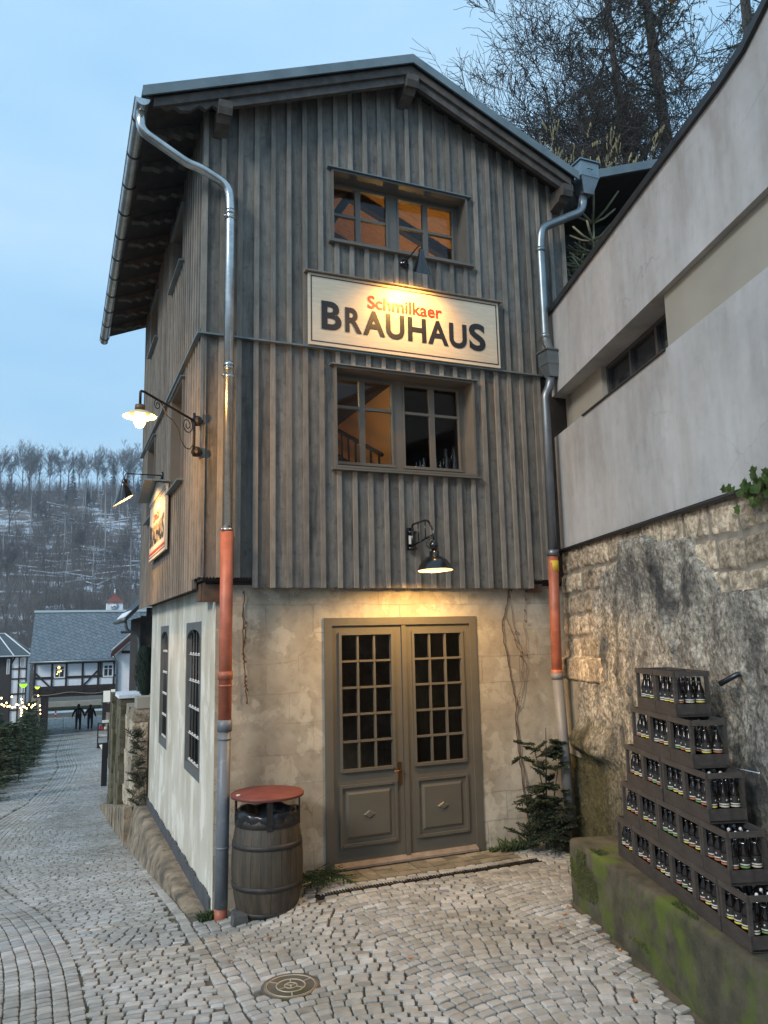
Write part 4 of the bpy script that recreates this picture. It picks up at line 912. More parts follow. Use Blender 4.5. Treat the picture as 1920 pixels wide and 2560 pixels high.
m = MB(); rr = random.Random(91)
for i in range(26000):
    t = rr.random()*.62; s_ = a[0]+(e[0]-a[0])*t; y0 = pface(t)
    q_ = rr.random(); P_ = (y0-.004, rr.uniform(.05, .47), 0) if q_ < .6 else (y0+.03+rr.random()**2*.25, .508, 1)
    nn = float(fbm(np.array(s_*2.1+7), np.array(P_[1]*3.1+P_[0]*2.5), 3, 61))
    if nn < .50+(.03 if not P_[2] else 0): continue
    w_ = rr.uniform(.003, .007); h_ = rr.uniform(.006, .016); A = rr.uniform(0, 6.28)
    if P_[2]: m.add([(s_-w_*math.cos(A), P_[0]-w_*math.sin(A), P_[1]-.004), (s_+w_*math.cos(A), P_[0]+w_*math.sin(A), P_[1]-.004), (s_+rr.gauss(0, .004), P_[0]+rr.gauss(0, .004), P_[1]+h_)], [(0, 1, 2)])
    else: m.add([(s_-w_, P_[0]+.004, P_[1]), (s_+w_, P_[0]+.004, P_[1]), (s_+rr.gauss(0, .005), P_[0]-h_, P_[1]+rr.gauss(-.003, .006))], [(0, 1, 2)])
mo_ = m.build('moss', mat('moss_tufts', (.035, .05, .010), (.085, .11, .02), 6, .9, rnd=.4)); mo_.location = (5.79, 8, 0); mo_.rotation_euler = (0, 0, A0); struct(mo_, 'stuff')
# hook on the rock, dry stick, ivy
m = MB(); p = (4.02, -.10, 2.05); m.tube([(4.02, .05, 2.12), (4.0, -.12, 2.10), (3.93, -.22, 2.03)], .02, 8); m.lathe([(.0, 0), (.05, .01), (0, .02)], (4.0, -.02, 2.11), 8)
o = m.build('iron_hook', mat('dark_steel', (.05, .055, .065), rough=.35, metal=.8)); o.location = (5.79, 8, 0); o.rotation_euler = (0, 0, A0); tag(o, 'short dark metal spout sticking out of the rock at the right edge', 'spout')
m = MB()
rr = random.Random(5)
for i in range(60):
    c = (rr.gauss(4.46, .15), -.05-abs(rr.gauss(0, .05)), rr.gauss(3.43, .05)); sc = rr.uniform(.028, .05); A = rr.uniform(0, 6.28); t_ = rr.uniform(-.5, .5)
    if c[0] > 5.2 or c[2] > 3.62: continue
    pts = [(0, .0), (.5, .35), (1.0, .3), (.7, .75), (.8, 1.2), (0, 1.6), (-.8, 1.2), (-.7, .75), (-1.0, .3), (-.5, .35)]
    vs = []
    for (x, y) in pts:
        X = x*sc*math.cos(t_)-y*sc*math.sin(t_); Z = -(x*sc*math.sin(t_)+y*sc*math.cos(t_)); vs.append((c[0]+X, c[1]-.25*abs(x)*sc+.2*Z*math.sin(A), c[2]+Z))
    m.add(vs, [tuple(range(10))])
o = m.build('ivy', mat('ivy_leaf', (.02, .055, .012), (.05, .11, .025), 20, .45, rnd=.3)); o.location = (5.79, 8, 0); o.rotation_euler = (0, 0, A0); tag(o, 'small clump of green ivy hanging over the rock wall at the right edge', 'ivy')
m = MB(); m.tube([(3.98, .1, 1.34), (4.15, -.17, 1.34), (4.25, -.36, 1.33)], .006, 5)

# ================================================================== CRATES AND BOTTLES
AC = math.atan2(-.949, -.315); CR = np.array([4.56, 5.74, .512])
ex = np.array([-.315, -.949, 0]); ey = np.array([.949, -.315, 0])
CRW = mat('crate_wood', (.032, .027, .024), (.062, .053, .047), 5, .75, bump=.003, stretch=(1, 4, 4), rnd=.25)
CW, CD_, CH = .349, .262, .321
def crate_mesh():
    fr = MB(); t = .013; g = .0015
    fr.box(g, CW-g, .005, CD_-.005, .006, .018)
    fr2 = MB()
    fr2.box(g, CW-g, 0, t, .0, .092); fr2.box(g, CW-g, CD_-t, CD_, .0, .092)
    fr2.box(g, g+t, t+.0005, CD_-t-.0005, .0, .09); fr2.box(CW-t-g, CW-g, t+.0005, CD_-t-.0005, .0, .09)
    fr3 = MB()
    fr3.box(g, CW-g, -.006, t-.003, .282, CH); fr3.box(g, CW-g, CD_-t, CD_+.006, .282, CH)
    fr3.box(g-.0005, g+t, t+.0005, CD_-t-.0005, .284, CH-.002); fr3.box(CW-t-g, CW-g+.0005, t+.0005, CD_-t-.0005, .284, CH-.002)
    po = []
    for x0 in (g+.001, CW-.025-g):
        for y0 in (.0005, CD_-.0245): po.append((x0, x0+.024, y0, y0+.024, .0925, .2815))
    return fr, fr2, fr3, po
def mk_crate(label):
    t = thing('bottle_crate', label, 'crate', (0, 0, 0), AC, 'dark wooden crates stacked as a pyramid')
    a_, b_, c_, d_ = crate_mesh()
    a_.build('floor', CRW, t, True); b_.build('bottom_boards', CRW, t, True); c_.build('top_rail', CRW, t, True); [(lambda q_: (q_.box(*b4), q_.build('corner_post', CRW, t, True)))(MB()) for b4 in d_]
    return t
BOT = mat('brown_bottle_glass', (.010, .006, .004), rough=.12, spec=.35); POR = mat('porcelain_stopper', (.7, .7, .7), rough=.25); WIRE = mat('wire', (.6, .6, .6), rough=.2, metal=1)
LBS = []
for nm, c1_, c2_ in (('yellow', (.62, .60, .55), (.65, .52, .10)), ('rust', (.60, .58, .55), (.42, .14, .05)), ('green', (.62, .60, .56), (.16, .30, .09)), ('cream', (.65, .63, .58), (.55, .50, .38))):
    LBS.append((nm, mat('label_white_'+nm, c1_, rough=.6), mat('label_band_'+nm, c2_, rough=.6)))
LDK = mat('label_dark', (.02, .018, .016), rough=.5)
def mk_bottle(k_):
    t = thing('beer_bottle', 'b', 'bottle', (0, 0, 0), 0, 'swing top beer bottles in the crates')
    m = MB(); m.lathe([(.029, 0), (.032, .006), (.032, .150), (.028, .172), (.017, .196), (.0135, .220), (.0132, .245), (.0155, .247), (.0155, .255)], (0, 0, 0), 14); m.build('glass', BOT, t, True)
    m = MB(); m.lathe([(.010, .255), (.012, .262), (.009, .272), (0, .276)], (0, 0, 0), 8, 0); 
    m.tube([(-.016, 0, .232), (-.018, -.004, .252), (-.010, 0, .268), (.010, 0, .268), (.018, -.004, .252), (.016, 0, .232)], .0018, 4, 1); m.tube([(.017, 0, .232), (.014, -.016, .222), (-.014, -.016, .222), (-.017, 0, .232)], .0022, 4, 1); m.build('swing_stopper', [POR, WIRE], t, True)
    m = MB()
    for (za, zb, mi_) in ((.078, .088, 1), (.0881, .094, 2), (.0941, .101, 0), (.1011, .146, 2)):
        e_ = .0326
        m.shell([(e_, za), (e_, zb)], (0, 0, 0), 14, mi_)
    for s_ in (-1, 1): 
        for q in (0, 1): a_ = q*math.pi/2+.4; c_, s2 = math.cos(a_)*.0331*s_, math.sin(a_)*.0331*s_; tx, ty = -math.sin(a_)*.006, math.cos(a_)*.006; m.add([(c_-tx, s2-ty, .125), (c_, s2, .118), (c_+tx, s2+ty, .125), (c_, s2, .131)], [(0, 1, 2, 3)], 0)
    m.build('paper_label', [LBS[k_][1], LBS[k_][2], LDK], t, True)
    return t
protoB = [mk_bottle(k_) for k_ in range(4)]; usedB = [False]*4; protoC = None
KID = {o.name: [k for k in bpy.data.objects if k.parent == o] for o in protoB}
rowname = ['bottom row', 'second row from the bottom', 'middle row', 'fourth row from the bottom', 'top row']
ordn = [['leftmost', 'second from the left', 'third from the left', 'fourth from the left', 'fifth from the left', 'rightmost'], ['leftmost', 'second', 'middle', 'fourth', 'rightmost'], ['leftmost', 'second', 'third', 'rightmost'], ['left', 'middle', 'right'], ['left', 'right']]
rr = random.Random(21)
starts = [0.0, .172, .312, .490, .640]
for row, (st, n_) in enumerate(zip(starts, (6, 5, 4, 3, 2))):
    for i in range(n_):
        lab = f'wooden bottle crate, {ordn[row][i]} in the {rowname[row].replace(" from the bottom", " up")} of the crate pyramid'
        if protoC is None: c = protoC = mk_crate(lab); ck = [k for k in bpy.data.objects if k.parent == c]
        else:
            c = protoC.copy(); COL.objects.link(c); c['label'] = lab
            for k_ in ck: q = k_.copy(); COL.objects.link(q); q.parent = c
        off = rr.uniform(-.004, .004)
        p = CR+ex*(st+i*.352)+ey*(off)+np.array([0, 0, row*.3225]); c.location = tuple(p)
        c.rotation_euler = (0, 0, AC+rr.uniform(-.006, .006))
        for ix in range(4):
            for iy in range(3):
                if rr.random() < .06: continue
                k_ = rr.choice([0, 1, 2, 3, 0, 1])
                if not usedB[k_]: bo = protoB[k_]; usedB[k_] = True
                else:
                    bo = protoB[k_].copy(); COL.objects.link(bo)
                    for h in KID[protoB[k_].name]: q = h.copy(); COL.objects.link(q); q.parent = bo
                lx = .048+ix*.084+rr.uniform(-.004, .004); ly = .052+iy*.079+rr.uniform(-.003, .003)
                bo.location = tuple(p+ex*lx+ey*ly+np.array([0, 0, .019])); bo.rotation_euler = (0, 0, AC+rr.uniform(-.5, .5))
                bo['label'] = f'{("first", "second", "third", "fourth")[ix]} bottle of the {("front", "middle", "back")[iy]} line in the {ordn[row][i].replace(" from the left", "")} crate of the {rowname[row].replace(" from the bottom", " up")}'
m = MB(); q0 = CR+ex*1.50+ey*.24+np.array([0, 0, .98]); m.tube([tuple(q0), tuple(q0+ex*.12+ey*.0), tuple(q0+ex*.42+ey*.02+np.array([0, 0, .012]))], .0045, 5)
tag(m.build('metal_rod', WIRE), 'thin pale rod sticking out to the right of the crate pyramid', 'rod')
# ================================================================== GROUND AND COBBLES
SOIL = mat('joint_sand', (.065, .056, .043), (.12, .103, .082), 7, .95, bump=.006, bscale=60, c3=(.035, .042, .014), c3scale=1.3, c3lo=.5, c3hi=.66)
STONE = mat('granite_cobble', (.29, .29, .282), (.44, .44, .43), 5.5, .46, bump=.004, bscale=38, rnd=.20, rndtint=(.95, .93, .88), c3=(.26, .24, .21), c3scale=2.2, c3lo=.55, c3hi=.75)
# one sheet to the horizon
gx_ = np.unique(np.concatenate([np.linspace(-600, -12, 24), np.linspace(-12, 12, 61), np.linspace(12, 600, 24)]))
gy_ = np.unique(np.concatenate([np.linspace(-60, 0, 7), np.linspace(0, 24, 61), np.linspace(24, 70, 47), np.linspace(70, 600, 30)]))
GX, GY = np.meshgrid(gx_, gy_, indexing='ij'); GZ = ground(GX, GY)-.020
V = np.stack([GX, GY, GZ], -1).reshape(-1, 3); ny = len(gy_)
ii, jj = np.meshgrid(np.arange(len(gx_)-1), np.arange(ny-1), indexing='ij'); b0 = (ii*ny+jj).ravel()
blotch(STONE, .9, .80, 1.06, .4, .6, (1, 1, 1), (1, .97, .9))
struct(npmesh('ground', V, np.stack([b0, b0+ny, b0+ny+1, b0+1], 1), SOIL, smooth=True))
# centre line of the drainage strip (right edge of the strip)
EP = np.array([(.30, 2), (.30, 6), (.26, 7.4), (-.0, 9.5), (-.53, 11.5), (-.86, 14), (-.66, 18), (-.34, 20.9), (.08, 23.2), (.62, 29), (.97, 35), (.87, 42), (1.1, 50), (1.4, 60), (1.5, 75)])
ex_f = pchip(EP[:, 1], EP[:, 0]) if False else (lambda y: np.interp(y, EP[:, 1], EP[:, 0]))
_yy = np.linspace(2, 75, 600); _ex = ex_f(_yy)
for _ in range(40): _ex[1:-1] = (_ex[:-2]+_ex[1:-1]*2+_ex[2:])/4
def edge_x(y): return np.interp(y, _yy, _ex)
def seam_x(y): return 1.22+.03*np.sin(y*2)
def plat_x(y): return np.interp(y, [3.55, 6.40, 6.45, 9], [3.80, 4.50, 5.2, 5.4]) - np.where(y < 3.55, (3.55-y)*.27, 0)
stones = []      # x, y, angle, length, width, lod
def put(x, y, a, l, w): stones.append((x, y, a, l, w))
# strip courses
NC = 6
for c in range(NC):
    y = 1.5
    while y < 74:
        wid = .098 if y < 24 else .105; o = (c+.5)*(wid+.012)
        if y < 12 or True:
            sl = float((edge_x(y+.1)-edge_x(y-.1))/.2); L_ = (R.uniform(.062, .085) if y < 24 else R.uniform(.10, .15))
            a = math.atan2(1, sl)
            x = float(edge_x(y))-o*math.hypot(1, sl)*.96
            put(x, y+L_/2, a, L_-.008, wid)
            y += L_/math.hypot(1, sl)+.004
# main road field: rows across the road
def right_x(y): return float(np.interp(y, [0, 8, 14.4, 19, 25, 60], [1.18, 1.19, 1.26, 1.22, 1.7, 4.2]))
y = 1.6; row = 0
while y < 75:
    h = R.uniform(.064, .078) if y < 24 else R.uniform(.095, .12); row += 1
    for (xl, xr) in (((float(edge_x(y))+.01), right_x(y)-.01), ((-3.2 if y < 30 else -2.6), float(edge_x(y))-NC*.11-.02)):
        x = xl+R.uniform(-.03, .02)
        while x < xr:
            L_ = R.uniform(.095, .14) if y < 24 else R.uniform(.11, .17)
            yy = y+.045*math.sin((x)*2.3+row*.02)-.10*(x-.4)+.04*math.sin(x*5+row*.35)*.3
            xc = x+L_/2
            if xc+L_*.42 < xr+.02 and not (y < 8.6 and xc > 1.24): put(xc, yy, -.10+.10*math.cos(x*2.3+row*.02)+R.uniform(-.05, .05), L_-.011, h-.010)
            x += L_
    y += h
# kerb row along the plinth and the seam
y = 2.0
while y < 14.2:
    L_ = R.uniform(.11, .15); put(1.225 if y < 8 else 1.24, y, math.pi/2+R.uniform(-.05, .05), L_-.01, .095); y += L_
# court: rows that fan slightly
v = -1.5; row = 0
while v < 7.0:
    h = R.uniform(.074, .088); row += 1; x = 1.275+R.uniform(0, .03)
    while x < 6:
        L_ = R.uniform(.09, .13); xc = x+L_/2; ph = (xc*.72+.2) % 1.0; yy = 2.0+v-.10*(xc-3)+.15*(1-(2*ph-1)**2)+.012*math.sin(row*.8+xc*4)
        an_ = -.10-.42*(2*ph-1)*.9+R.uniform(-.06, .06)
        ok = yy < 7.40 and xc < float(plat_x(yy))-.03 and (xc-1.675)**2+(yy-5.90)**2 > .215**2
        ok = ok or (7.60 < yy < 8.08 and 1.7 < xc < 5.4) or (xc > 4.95 and 7.4 <= yy <= 7.6 and xc < 5.4) or (1.3 < xc < 2.35 and 7.4 <= yy < 8.05)
        if ok: put(xc, yy, an_, L_-.009, h-.006)
        x += L_
    v += h
# row beside the drain
for yy in (7.455, 7.63):
    x = 2.45
    while x < 4.9: L_ = R.uniform(.11, .16); put(x+L_/2, yy-.004+.024*(x-2.4)*0, R.uniform(-.04, .04), L_-.01, .085); x += L_
S = np.array(stones); n = len(S); print('stones', n)
rs = np.random.RandomState(3)
near = (S[:, 1] < 13) & (S[:, 0] > -1.6)
def build_stones(S, lod, name, mt):
    n = len(S); x, y, a, l, w = S.T
    if lod == 0:
        base = np.array([(-1, -.72), (-.84, -1), (.84, -1), (1, -.72), (1, .72), (.84, 1), (-.84, 1), (-1, .72)]); rings = [(1.0, -.030), (.975, -.006), (.87, -.0005)]
    else:
        base = np.array([(-1, -1), (1, -1), (1, 1), (-1, 1)]); rings = [(1.0, -.028), (.90, 0)]
    k = len(base); ca, sa = np.cos(a), np.sin(a)
    jit = rs.uniform(-1, 1, (n, k, 2))*np.array([.06, .08]); tilt = rs.uniform(-.045, .045, (n, 2)); hh = rs.uniform(-.004, .003, n); zc = ground(x, y)
    Vs = []
    for (sc, dz) in rings:
        P = (base[None]*sc+jit*sc)*np.stack([l/2, w/2], -1)[:, None, :]
        X = x[:, None]+P[..., 0]*ca[:, None]-P[..., 1]*sa[:, None]; Y = y[:, None]+P[..., 0]*sa[:, None]+P[..., 1]*ca[:, None]
        Z = zc[:, None]+hh[:, None]+dz+P[..., 0]*tilt[:, :1]+P[..., 1]*tilt[:, 1:]
        if True: Z = Z+(ground(X, Y)-zc[:, None])
        Vs.append(np.stack([X, Y, Z], -1))
    nr = len(rings); V = np.concatenate(Vs, 1)     # n, nr*k, 3
    cen = V[:, -k:].mean(1, keepdims=True)+np.array([0, 0, .0012]); V = np.concatenate([V, cen], 1); per = nr*k+1
    F_ = []
    for r_ in range(nr-1):
        for q in range(k): F_.append((r_*k+q, r_*k+(q+1) % k, (r_+1)*k+(q+1) % k, (r_+1)*k+q))
    for q in range(0, k, 2): F_.append(((nr-1)*k+q, (nr-1)*k+(q+1) % k, (nr-1)*k+(q+2) % k, per-1))
    F_ = np.array(F_); Fq = (F_[None]+np.arange(n)[:, None, None]*per).reshape(-1, 4)
    rnd = np.repeat(rs.rand(n), len(F_))
    return struct(npmesh(name, V.reshape(-1, 3), Fq, mt, None, rnd, None, False))
build_stones(S[near], 0, 'cobbled_court', STONE); build_stones(S[~near], 1, 'cobbled_road', STONE)
# asphalt square far behind the archway, its kerb islands
m = MB(); m.box(-40, 30, 75.5, 82.8, gz(0, 90)-.6, gz(0, 76)+.02); m.v = [(x, y, gz(x, y)+(.0 if z > -4.7 else -.5)) for x, y, z in m.v]
struct(m.build('square', mat('wet_asphalt', (.40, .44, .48), (.52, .56, .60), .5, .5)))
# threshold slabs and slot drain
m = MB()
x = 2.80
while x < 4.75:
    L_ = R.uniform(.12, .24); 
    for yy in (7.70, 7.83, 7.96): m.box(x+.004, min(x+L_, 4.8)-.004, yy+.004, yy+.124, -.08, gz(x, yy)+R.uniform(.004, .012), j=.004)
    x += L_
struct(m.build('threshold_paving', mat('worn_threshold', (.13, .115, .075), (.24, .205, .15), 5, .85, bump=.006, rnd=.25)))
m = MB(); x0, x1 = 2.40, 4.93
m.box(x0, x1, 7.495, 7.502, -.06, .004+gz(3.5, 7.5)); m.box(x0, x1, 7.588, 7.595, -.06, .004+gz(3.5, 7.5)); m.box(x0, x1, 7.540, 7.550, -.06, .002+gz(3.5, 7.5)); nb = 84
for i in range(nb): xx_ = x0+(x1-x0)*i/nb; m.box(xx_, xx_+.010, 7.5022, 7.5398, -.03, gz(3.5, 7.5)+.001); m.box(xx_, xx_+.010, 7.5502, 7.5878, -.03, gz(3.5, 7.5)+.001)
m.v = [(x, y, z+(gz(x, y)-gz(3.5, 7.5))) for x, y, z in m.v]
tag(m.build('slot_drain', IRON), 'narrow black slot drain grating running along in front of the door', 'drain')
# manhole cover
mh = thing('manhole_cover', 'round manhole cover with a pale brass wheel pattern set in the cobbles', 'manhole cover', (1.675, 5.90, gz(1.675, 5.9)))
m = MB(); m.lathe([(.245, -.03), (.245, .002), (.225, .003), (.222, -.003), (.205, -.003), (.20, .001), (0, .001)], (0, 0, 0), 48); m.build('plate', mat('worn_iron', (.17, .145, .115), (.27, .235, .19), 14, .55, .4, bump=.002), mh, True)
m = MB()
for (ra, rb_) in ((.125, .137), (.052, .062), (.218, .224)): m.lathe([(ra, .0015), (ra, .006), (rb_, .006), (rb_, .0015)], (0, 0, 0), 40)
m.lathe([(0, .0015), (.014, .0015), (.014, .006), (0, .006)], (0, 0, 0), 12)
for i in range(6):
    a = i*math.pi/3+.3; c, s_ = math.cos(a), math.sin(a)
    for (r0_, r1_) in ((.014, .052), (.137, .215)) if i % 2 == 0 else ((.062, .125),):
        vs = [(c*r-s_*w_, s_*r+c*w_, z) for z in (.0015, .0055) for r in (r0_, r1_) for w_ in (-.006, .006)]
        m.add(vs, [(0, 2, 3, 1), (4, 5, 7, 6), (0, 1, 5, 4), (2, 6, 7, 3), (0, 4, 6, 2), (1, 3, 7, 5)])
m.build('brass_wheel', mat('pale_brass', (.52, .46, .34), rough=.4, metal=.5), mh, True)
m = MB(); m.lathe([(.25, -.03), (.27, -.03), (.27, .0), (.25, .002)], (0, 0, 0), 48); m.build('rim', SOIL, mh, True)
for k_ in [k for k in bpy.data.objects if k.parent == mh]: k_.data.transform(Matrix.Diagonal((.80, .80, 1, 1)))
# stone base along the left wall of the house
SBASE = mat('sandstone_plinth', (.16, .12, .075), (.40, .33, .24), 9, .93, bump=.03, bscale=24, c3=(.09, .078, .062), c3scale=4.5, c3lo=.48, c3hi=.66, rnd=.15)
V = []; ny_ = 150; ys = np.linspace(7.98, 14.3, ny_)
prof = [(0, -.3), (.0, 0.0), (.005, .3), (.0, .6), (.01, .8), (.03, .93), (.07, 1.0), (.14, 1.01), (.24, 1.0)]
for y in ys:
    base = gz(1.25, y)-.05; top = -.275-.008*(y-8); 
    for (d, t) in prof:
        nn = float(fbm(np.array(y*2.3), np.array(t*2+d*9), 4, 41))-.45; jt = .02*(abs((y*.9) % 1-.5) < .02)
        V.append((1.30+d-.10*nn*(t < 1)+jt-(.10*(1-min(max(t, 0), 1))*(y-8)/6), y, base+(top-base)*t+.02*nn*(t > .8)))
k_ = len(prof); b0 = np.array([i*k_+j for i in range(ny_-1) for j in range(k_-1)])
pb_ = thing('stone_plinth', 'weathered sandstone kerb under the left wall of the house, getting taller down the lane', 'plinth', (0, 0, 0))
npmesh('stone_edge', np.array(V), np.stack([b0, b0+1, b0+k_+1, b0+k_], 1), SBASE, pb_, None, None, True)
m = MB(); m.add([V[j] for j in range(k_)]+[(1.54, 7.98, -.5)], [tuple(range(k_+1))]); m.build('end_stone', SBASE, pb_, True)
m = MB()
for i in range(40):
    y = 8.2+i*.145; m.box(1.490, 1.5105, y, y+.1449, -1.2, -.115-.002*i+.012*math.sin(i*1.3)+R.uniform(-.012, .012), rnd=.5)
m.build('bitumen_base', mat('dark_base_coat', (.05, .055, .06), (.08, .085, .09), 5, .85, bump=.006), house)

# fallen leaves
LEAFM = mat('fallen_leaf', (.30, .12, .04), (.42, .22, .10), 30, .7, rnd=.4)
spots = [(2.2, 7.35), (1.75, 6.9), (3.6, 6.9), (4.1, 6.6), (4.2, 6.1), (4.25, 5.6), (4.15, 5.3), (3.9, 5.0), (4.0, 5.9), (2.9, 7.9), (3.7, 4.6), (2.6, 5.9), (1.4, 6.6), (3.3, 5.3), (4.35, 6.2)]
where = ['to the right of the barrel foot', 'just in front of the barrel', 'in the middle of the court', 'near the far end of the platform', 'beside the mossy platform, second from its far end', 'at the foot of the platform', 'near the platform below the first crates', 'out on the cobbles left of the platform', 'a little away from the far half of the platform', 'on the threshold paving at the left of the door', 'closest to the bottom right corner', 'alone on the cobbles right of the manhole', 'left of the barrel on the lane side', 'between the manhole and the platform', 'nearest to the far corner of the platform']
for i, (x, y) in enumerate(spots):
    m = MB(); sc = R.uniform(.018, .032); A = R.uniform(0, 6.28); vs = []
    for (u, v_, w_) in [(0, 0, 0), (.5, .5, .35), (1.2, .55, .2), (2, 0, .5), (1.2, -.55, .25), (.5, -.5, .3), (1.0, 0, 0)]: vs.append((sc*(u*math.cos(A)-v_*math.sin(A)), sc*(u*math.sin(A)+v_*math.cos(A)), sc*w_+.004))
    m.add(vs, [(0, 1, 6), (1, 2, 6), (2, 3, 6), (3, 4, 6), (4, 5, 6), (5, 0, 6)]); o = m.build('fallen_leaf', LEAFM); o.location = (x, y, gz(x, y)+.003)
    tag(o, 'small brown fallen leaf '+where[i], 'leaf', 'fallen leaves on the cobbles')

# ================================================================== PLANTS NEAR THE HOUSE
def needle_shoot(m, p0, p1, n, ln, w=.0045, mi=0, up=0.0, flat=False):
    p0 = np.array(p0, float); p1 = np.array(p1, float); d = p1-p0; L_ = np.linalg.norm(d); d = d/(L_+1e-9)
    a = np.array([0, 0, 1.]) if abs(d[2]) < .9 else np.array([1., 0, 0]); u = np.cross(d, a); u /= np.linalg.norm(u); v = np.cross(d, u)
    vs = []; fs = []
    for i in range(n):
        t = i/n; A = R.uniform(0, 2*math.pi) if not flat else (math.pi*(i % 2)+R.uniform(-.5, .5))
        s_ = p0+d*L_*t; q = math.cos(A)*u+math.sin(A)*v; tip = s_+(q*.75+d*.65)*ln*(1-.35*t); wv = np.cross(q, d)*w
        o = len(vs); vs += [tuple(s_+wv), tuple(s_-wv), tuple(tip)]; fs.append((o, o+1, o+2))
    m.add(vs, fs, mi)
def bough(m, p, d, L_, k=7, n=26, ln=.03, w=.004):
    """a fir bough: stem with paired side shoots in one plane"""
    p = np.array(p, float); d = np.array(d, float); d /= np.linalg.norm(d)
    a = np.array([0, 0, 1.]); s_ = np.cross(d, a); s_ /= (np.linalg.norm(s_)+1e-9)
    end = p+d*L_+np.array([0, 0, -.12*L_]); m.tube([tuple(p), tuple((p+end)/2+np.array([0, 0, .02*L_])), tuple(end)], [.006, .005, .002], 4, 1)
    needle_shoot(m, (p+end)/2, end, n, ln, w)
    for i in range(k):
        t = .2+.75*i/k; b = p+(end-p)*t+np.array([0, 0, .02*L_*math.sin(math.pi*t)])
        for sg in (-1, 1):
            l2_ = L_*(.50-.33*t)*R.uniform(.8, 1.2); e = b+(d*.75+s_*sg*.75+np.array([0, 0, R.uniform(-.25, .1)]))*l2_
            m.tube([tuple(b), tuple(e)], [.003, .0015], 3, 1); needle_shoot(m, b, e, int(n*l2_/L_*2.2)+6, ln, w)
# cut fir standing in the corner by the right downpipe
m = MB(); base = np.array([5.30, 7.92, -.02])
for st in ((5.36, 7.93, 1.30), (5.16, 7.90, 1.12), (5.42, 7.80, .9), (5.22, 7.78, .8)):
    m.tube([(5.27+R.uniform(-.08, .08), 7.82, -.02), st], [.014, .005], 5, 1)
for i in range(90):
    t = R.random()**1.3; z = .05+1.10*t; A = R.uniform(-math.pi, .05)
    d = np.array([math.cos(A), math.sin(A)*.5-.12, R.uniform(-.35, .85)]); L_ = (.36-.12*t)*R.uniform(.45, 1.15)
    st_ = np.array([5.28+R.choice((-.10, .06, .1))*t*1.2+R.gauss(0, .13), 7.90-abs(R.gauss(0, .07*(1.2-t))), z])
    if st_[0]+d[0]*L_ > 5.46: d[0] = -abs(d[0])*.5
    bough(m, st_, d, L_, 6, 26, .030, .0062)
for i in range(20):
    bough(m, np.array([R.uniform(5.02, 5.3), R.uniform(7.80, 8.02), R.uniform(.02, .42)]), np.array([R.uniform(-1, .4), -.35, R.uniform(.0, 1.0)]), R.uniform(.18, .36), 6, 24, .030, .0062)
tag(m.build('fir_branches', [BLADE, BARK]), 'dark green fir branches standing in the corner beside the right downpipe', 'fir branches')
# fir boughs on the ground between barrel and door
m = MB()
for i in range(11): bough(m, (2.62+R.uniform(-.25, .1), 7.93+R.uniform(-.15, .08), gz(2.5, 7.9)+.04+R.random()*.09), (R.uniform(-1, .5), R.uniform(-.8, -.1), R.uniform(-.05, .25)), R.uniform(.25, .42), 6, 26, .028, .0045)
tag(m.build('fir_boughs', [mat('fresh_needles', (.03, .06, .015), (.07, .12, .03), 9, .7, rnd=.35), BARK]), 'green fir boughs lying on the ground between barrel and door', 'fir branches')
# weeds along the wall foot
WEED = mat('weed_leaf', (.035, .055, .018), (.09, .12, .045), 12, .7, rnd=.4)
def weeds(x0, x1, y, n, h, label):
    m = MB()
    for i in range(n):
        x = R.uniform(x0, x1); yy = y+R.gauss(0, .022); z = gz(x, yy)-.005; A = R.uniform(0, 6.28); L_ = h*R.uniform(.4, 1); w_ = R.uniform(.006, .014)
        c, s_ = math.cos(A), math.sin(A); le = R.uniform(.3, 1.1)*L_
        vs = [(x-s_*w_*.3, yy+c*w_*.3, z), (x+s_*w_*.3, yy-c*w_*.3, z), (x+c*le*.5+s_*w_, yy+s_*le*.5-c*w_, z+L_*.7), (x+c*le, yy+s_*le, z+L_), (x+c*le*.5-s_*w_, yy+s_*le*.5+c*w_, z+L_*.7)]
        vs = [(a, min(b, 8.12), c_) for a, b, c_ in vs]
        m.add(vs, [(0, 1, 2, 3, 4)])
    return struct(m.build('weeds', WEED), 'stuff')
weeds(4.60, 5.15, 8.02, 420, .07, ''); weeds(2.36, 2.75, 8.05, 200, .07, ''); weeds(1.36, 1.52, 7.95, 160, .10, ''); weeds(4.7, 5.1, 7.95, 120, .16, '')
# dry climbing vines on the plaster
VINE = mat('dry_vine', (.06, .03, .022), (.10, .055, .04), 20, .9); VLEAF = mat('dry_vine_leaf', (.10, .04, .03), rough=.8)
def vine(strands, label, dens=18):
    m = MB()
    for pts, r_ in strands:
        P = []
        for a, b in zip(pts[:-1], pts[1:]):
            for t in np.linspace(0, 1, 6, endpoint=False): P.append((a[0]+(b[0]-a[0])*t+R.uniform(-.012, .012), PY-.012-R.uniform(0, .012), a[1]+(b[1]-a[1])*t))
        P.append((pts[-1][0], PY-.012, pts[-1][1])); m.tube(P, r_, 4, 0)
        for q in P:
            if R.random() < dens/100: m.add([(q[0], q[1]-.005, q[2]), (q[0]+R.uniform(-.03, .03), q[1]-.02, q[2]-.02), (q[0]+R.uniform(-.02, .02), q[1]-.015, q[2]-.045)], [(0, 1, 2)], 1)
    return tag(m.build('dry_vine', [VINE, VLEAF]), label, 'vine')
vine([([(1.80, 2.92), (1.79, 2.6), (1.80, 2.3), (1.82, 2.0), (1.84, 1.75)], .005), ([(1.80, 2.75), (1.815, 2.45), (1.80, 2.2)], .004)], 'thin dry vine hanging down the plaster near the left downpipe', 60)
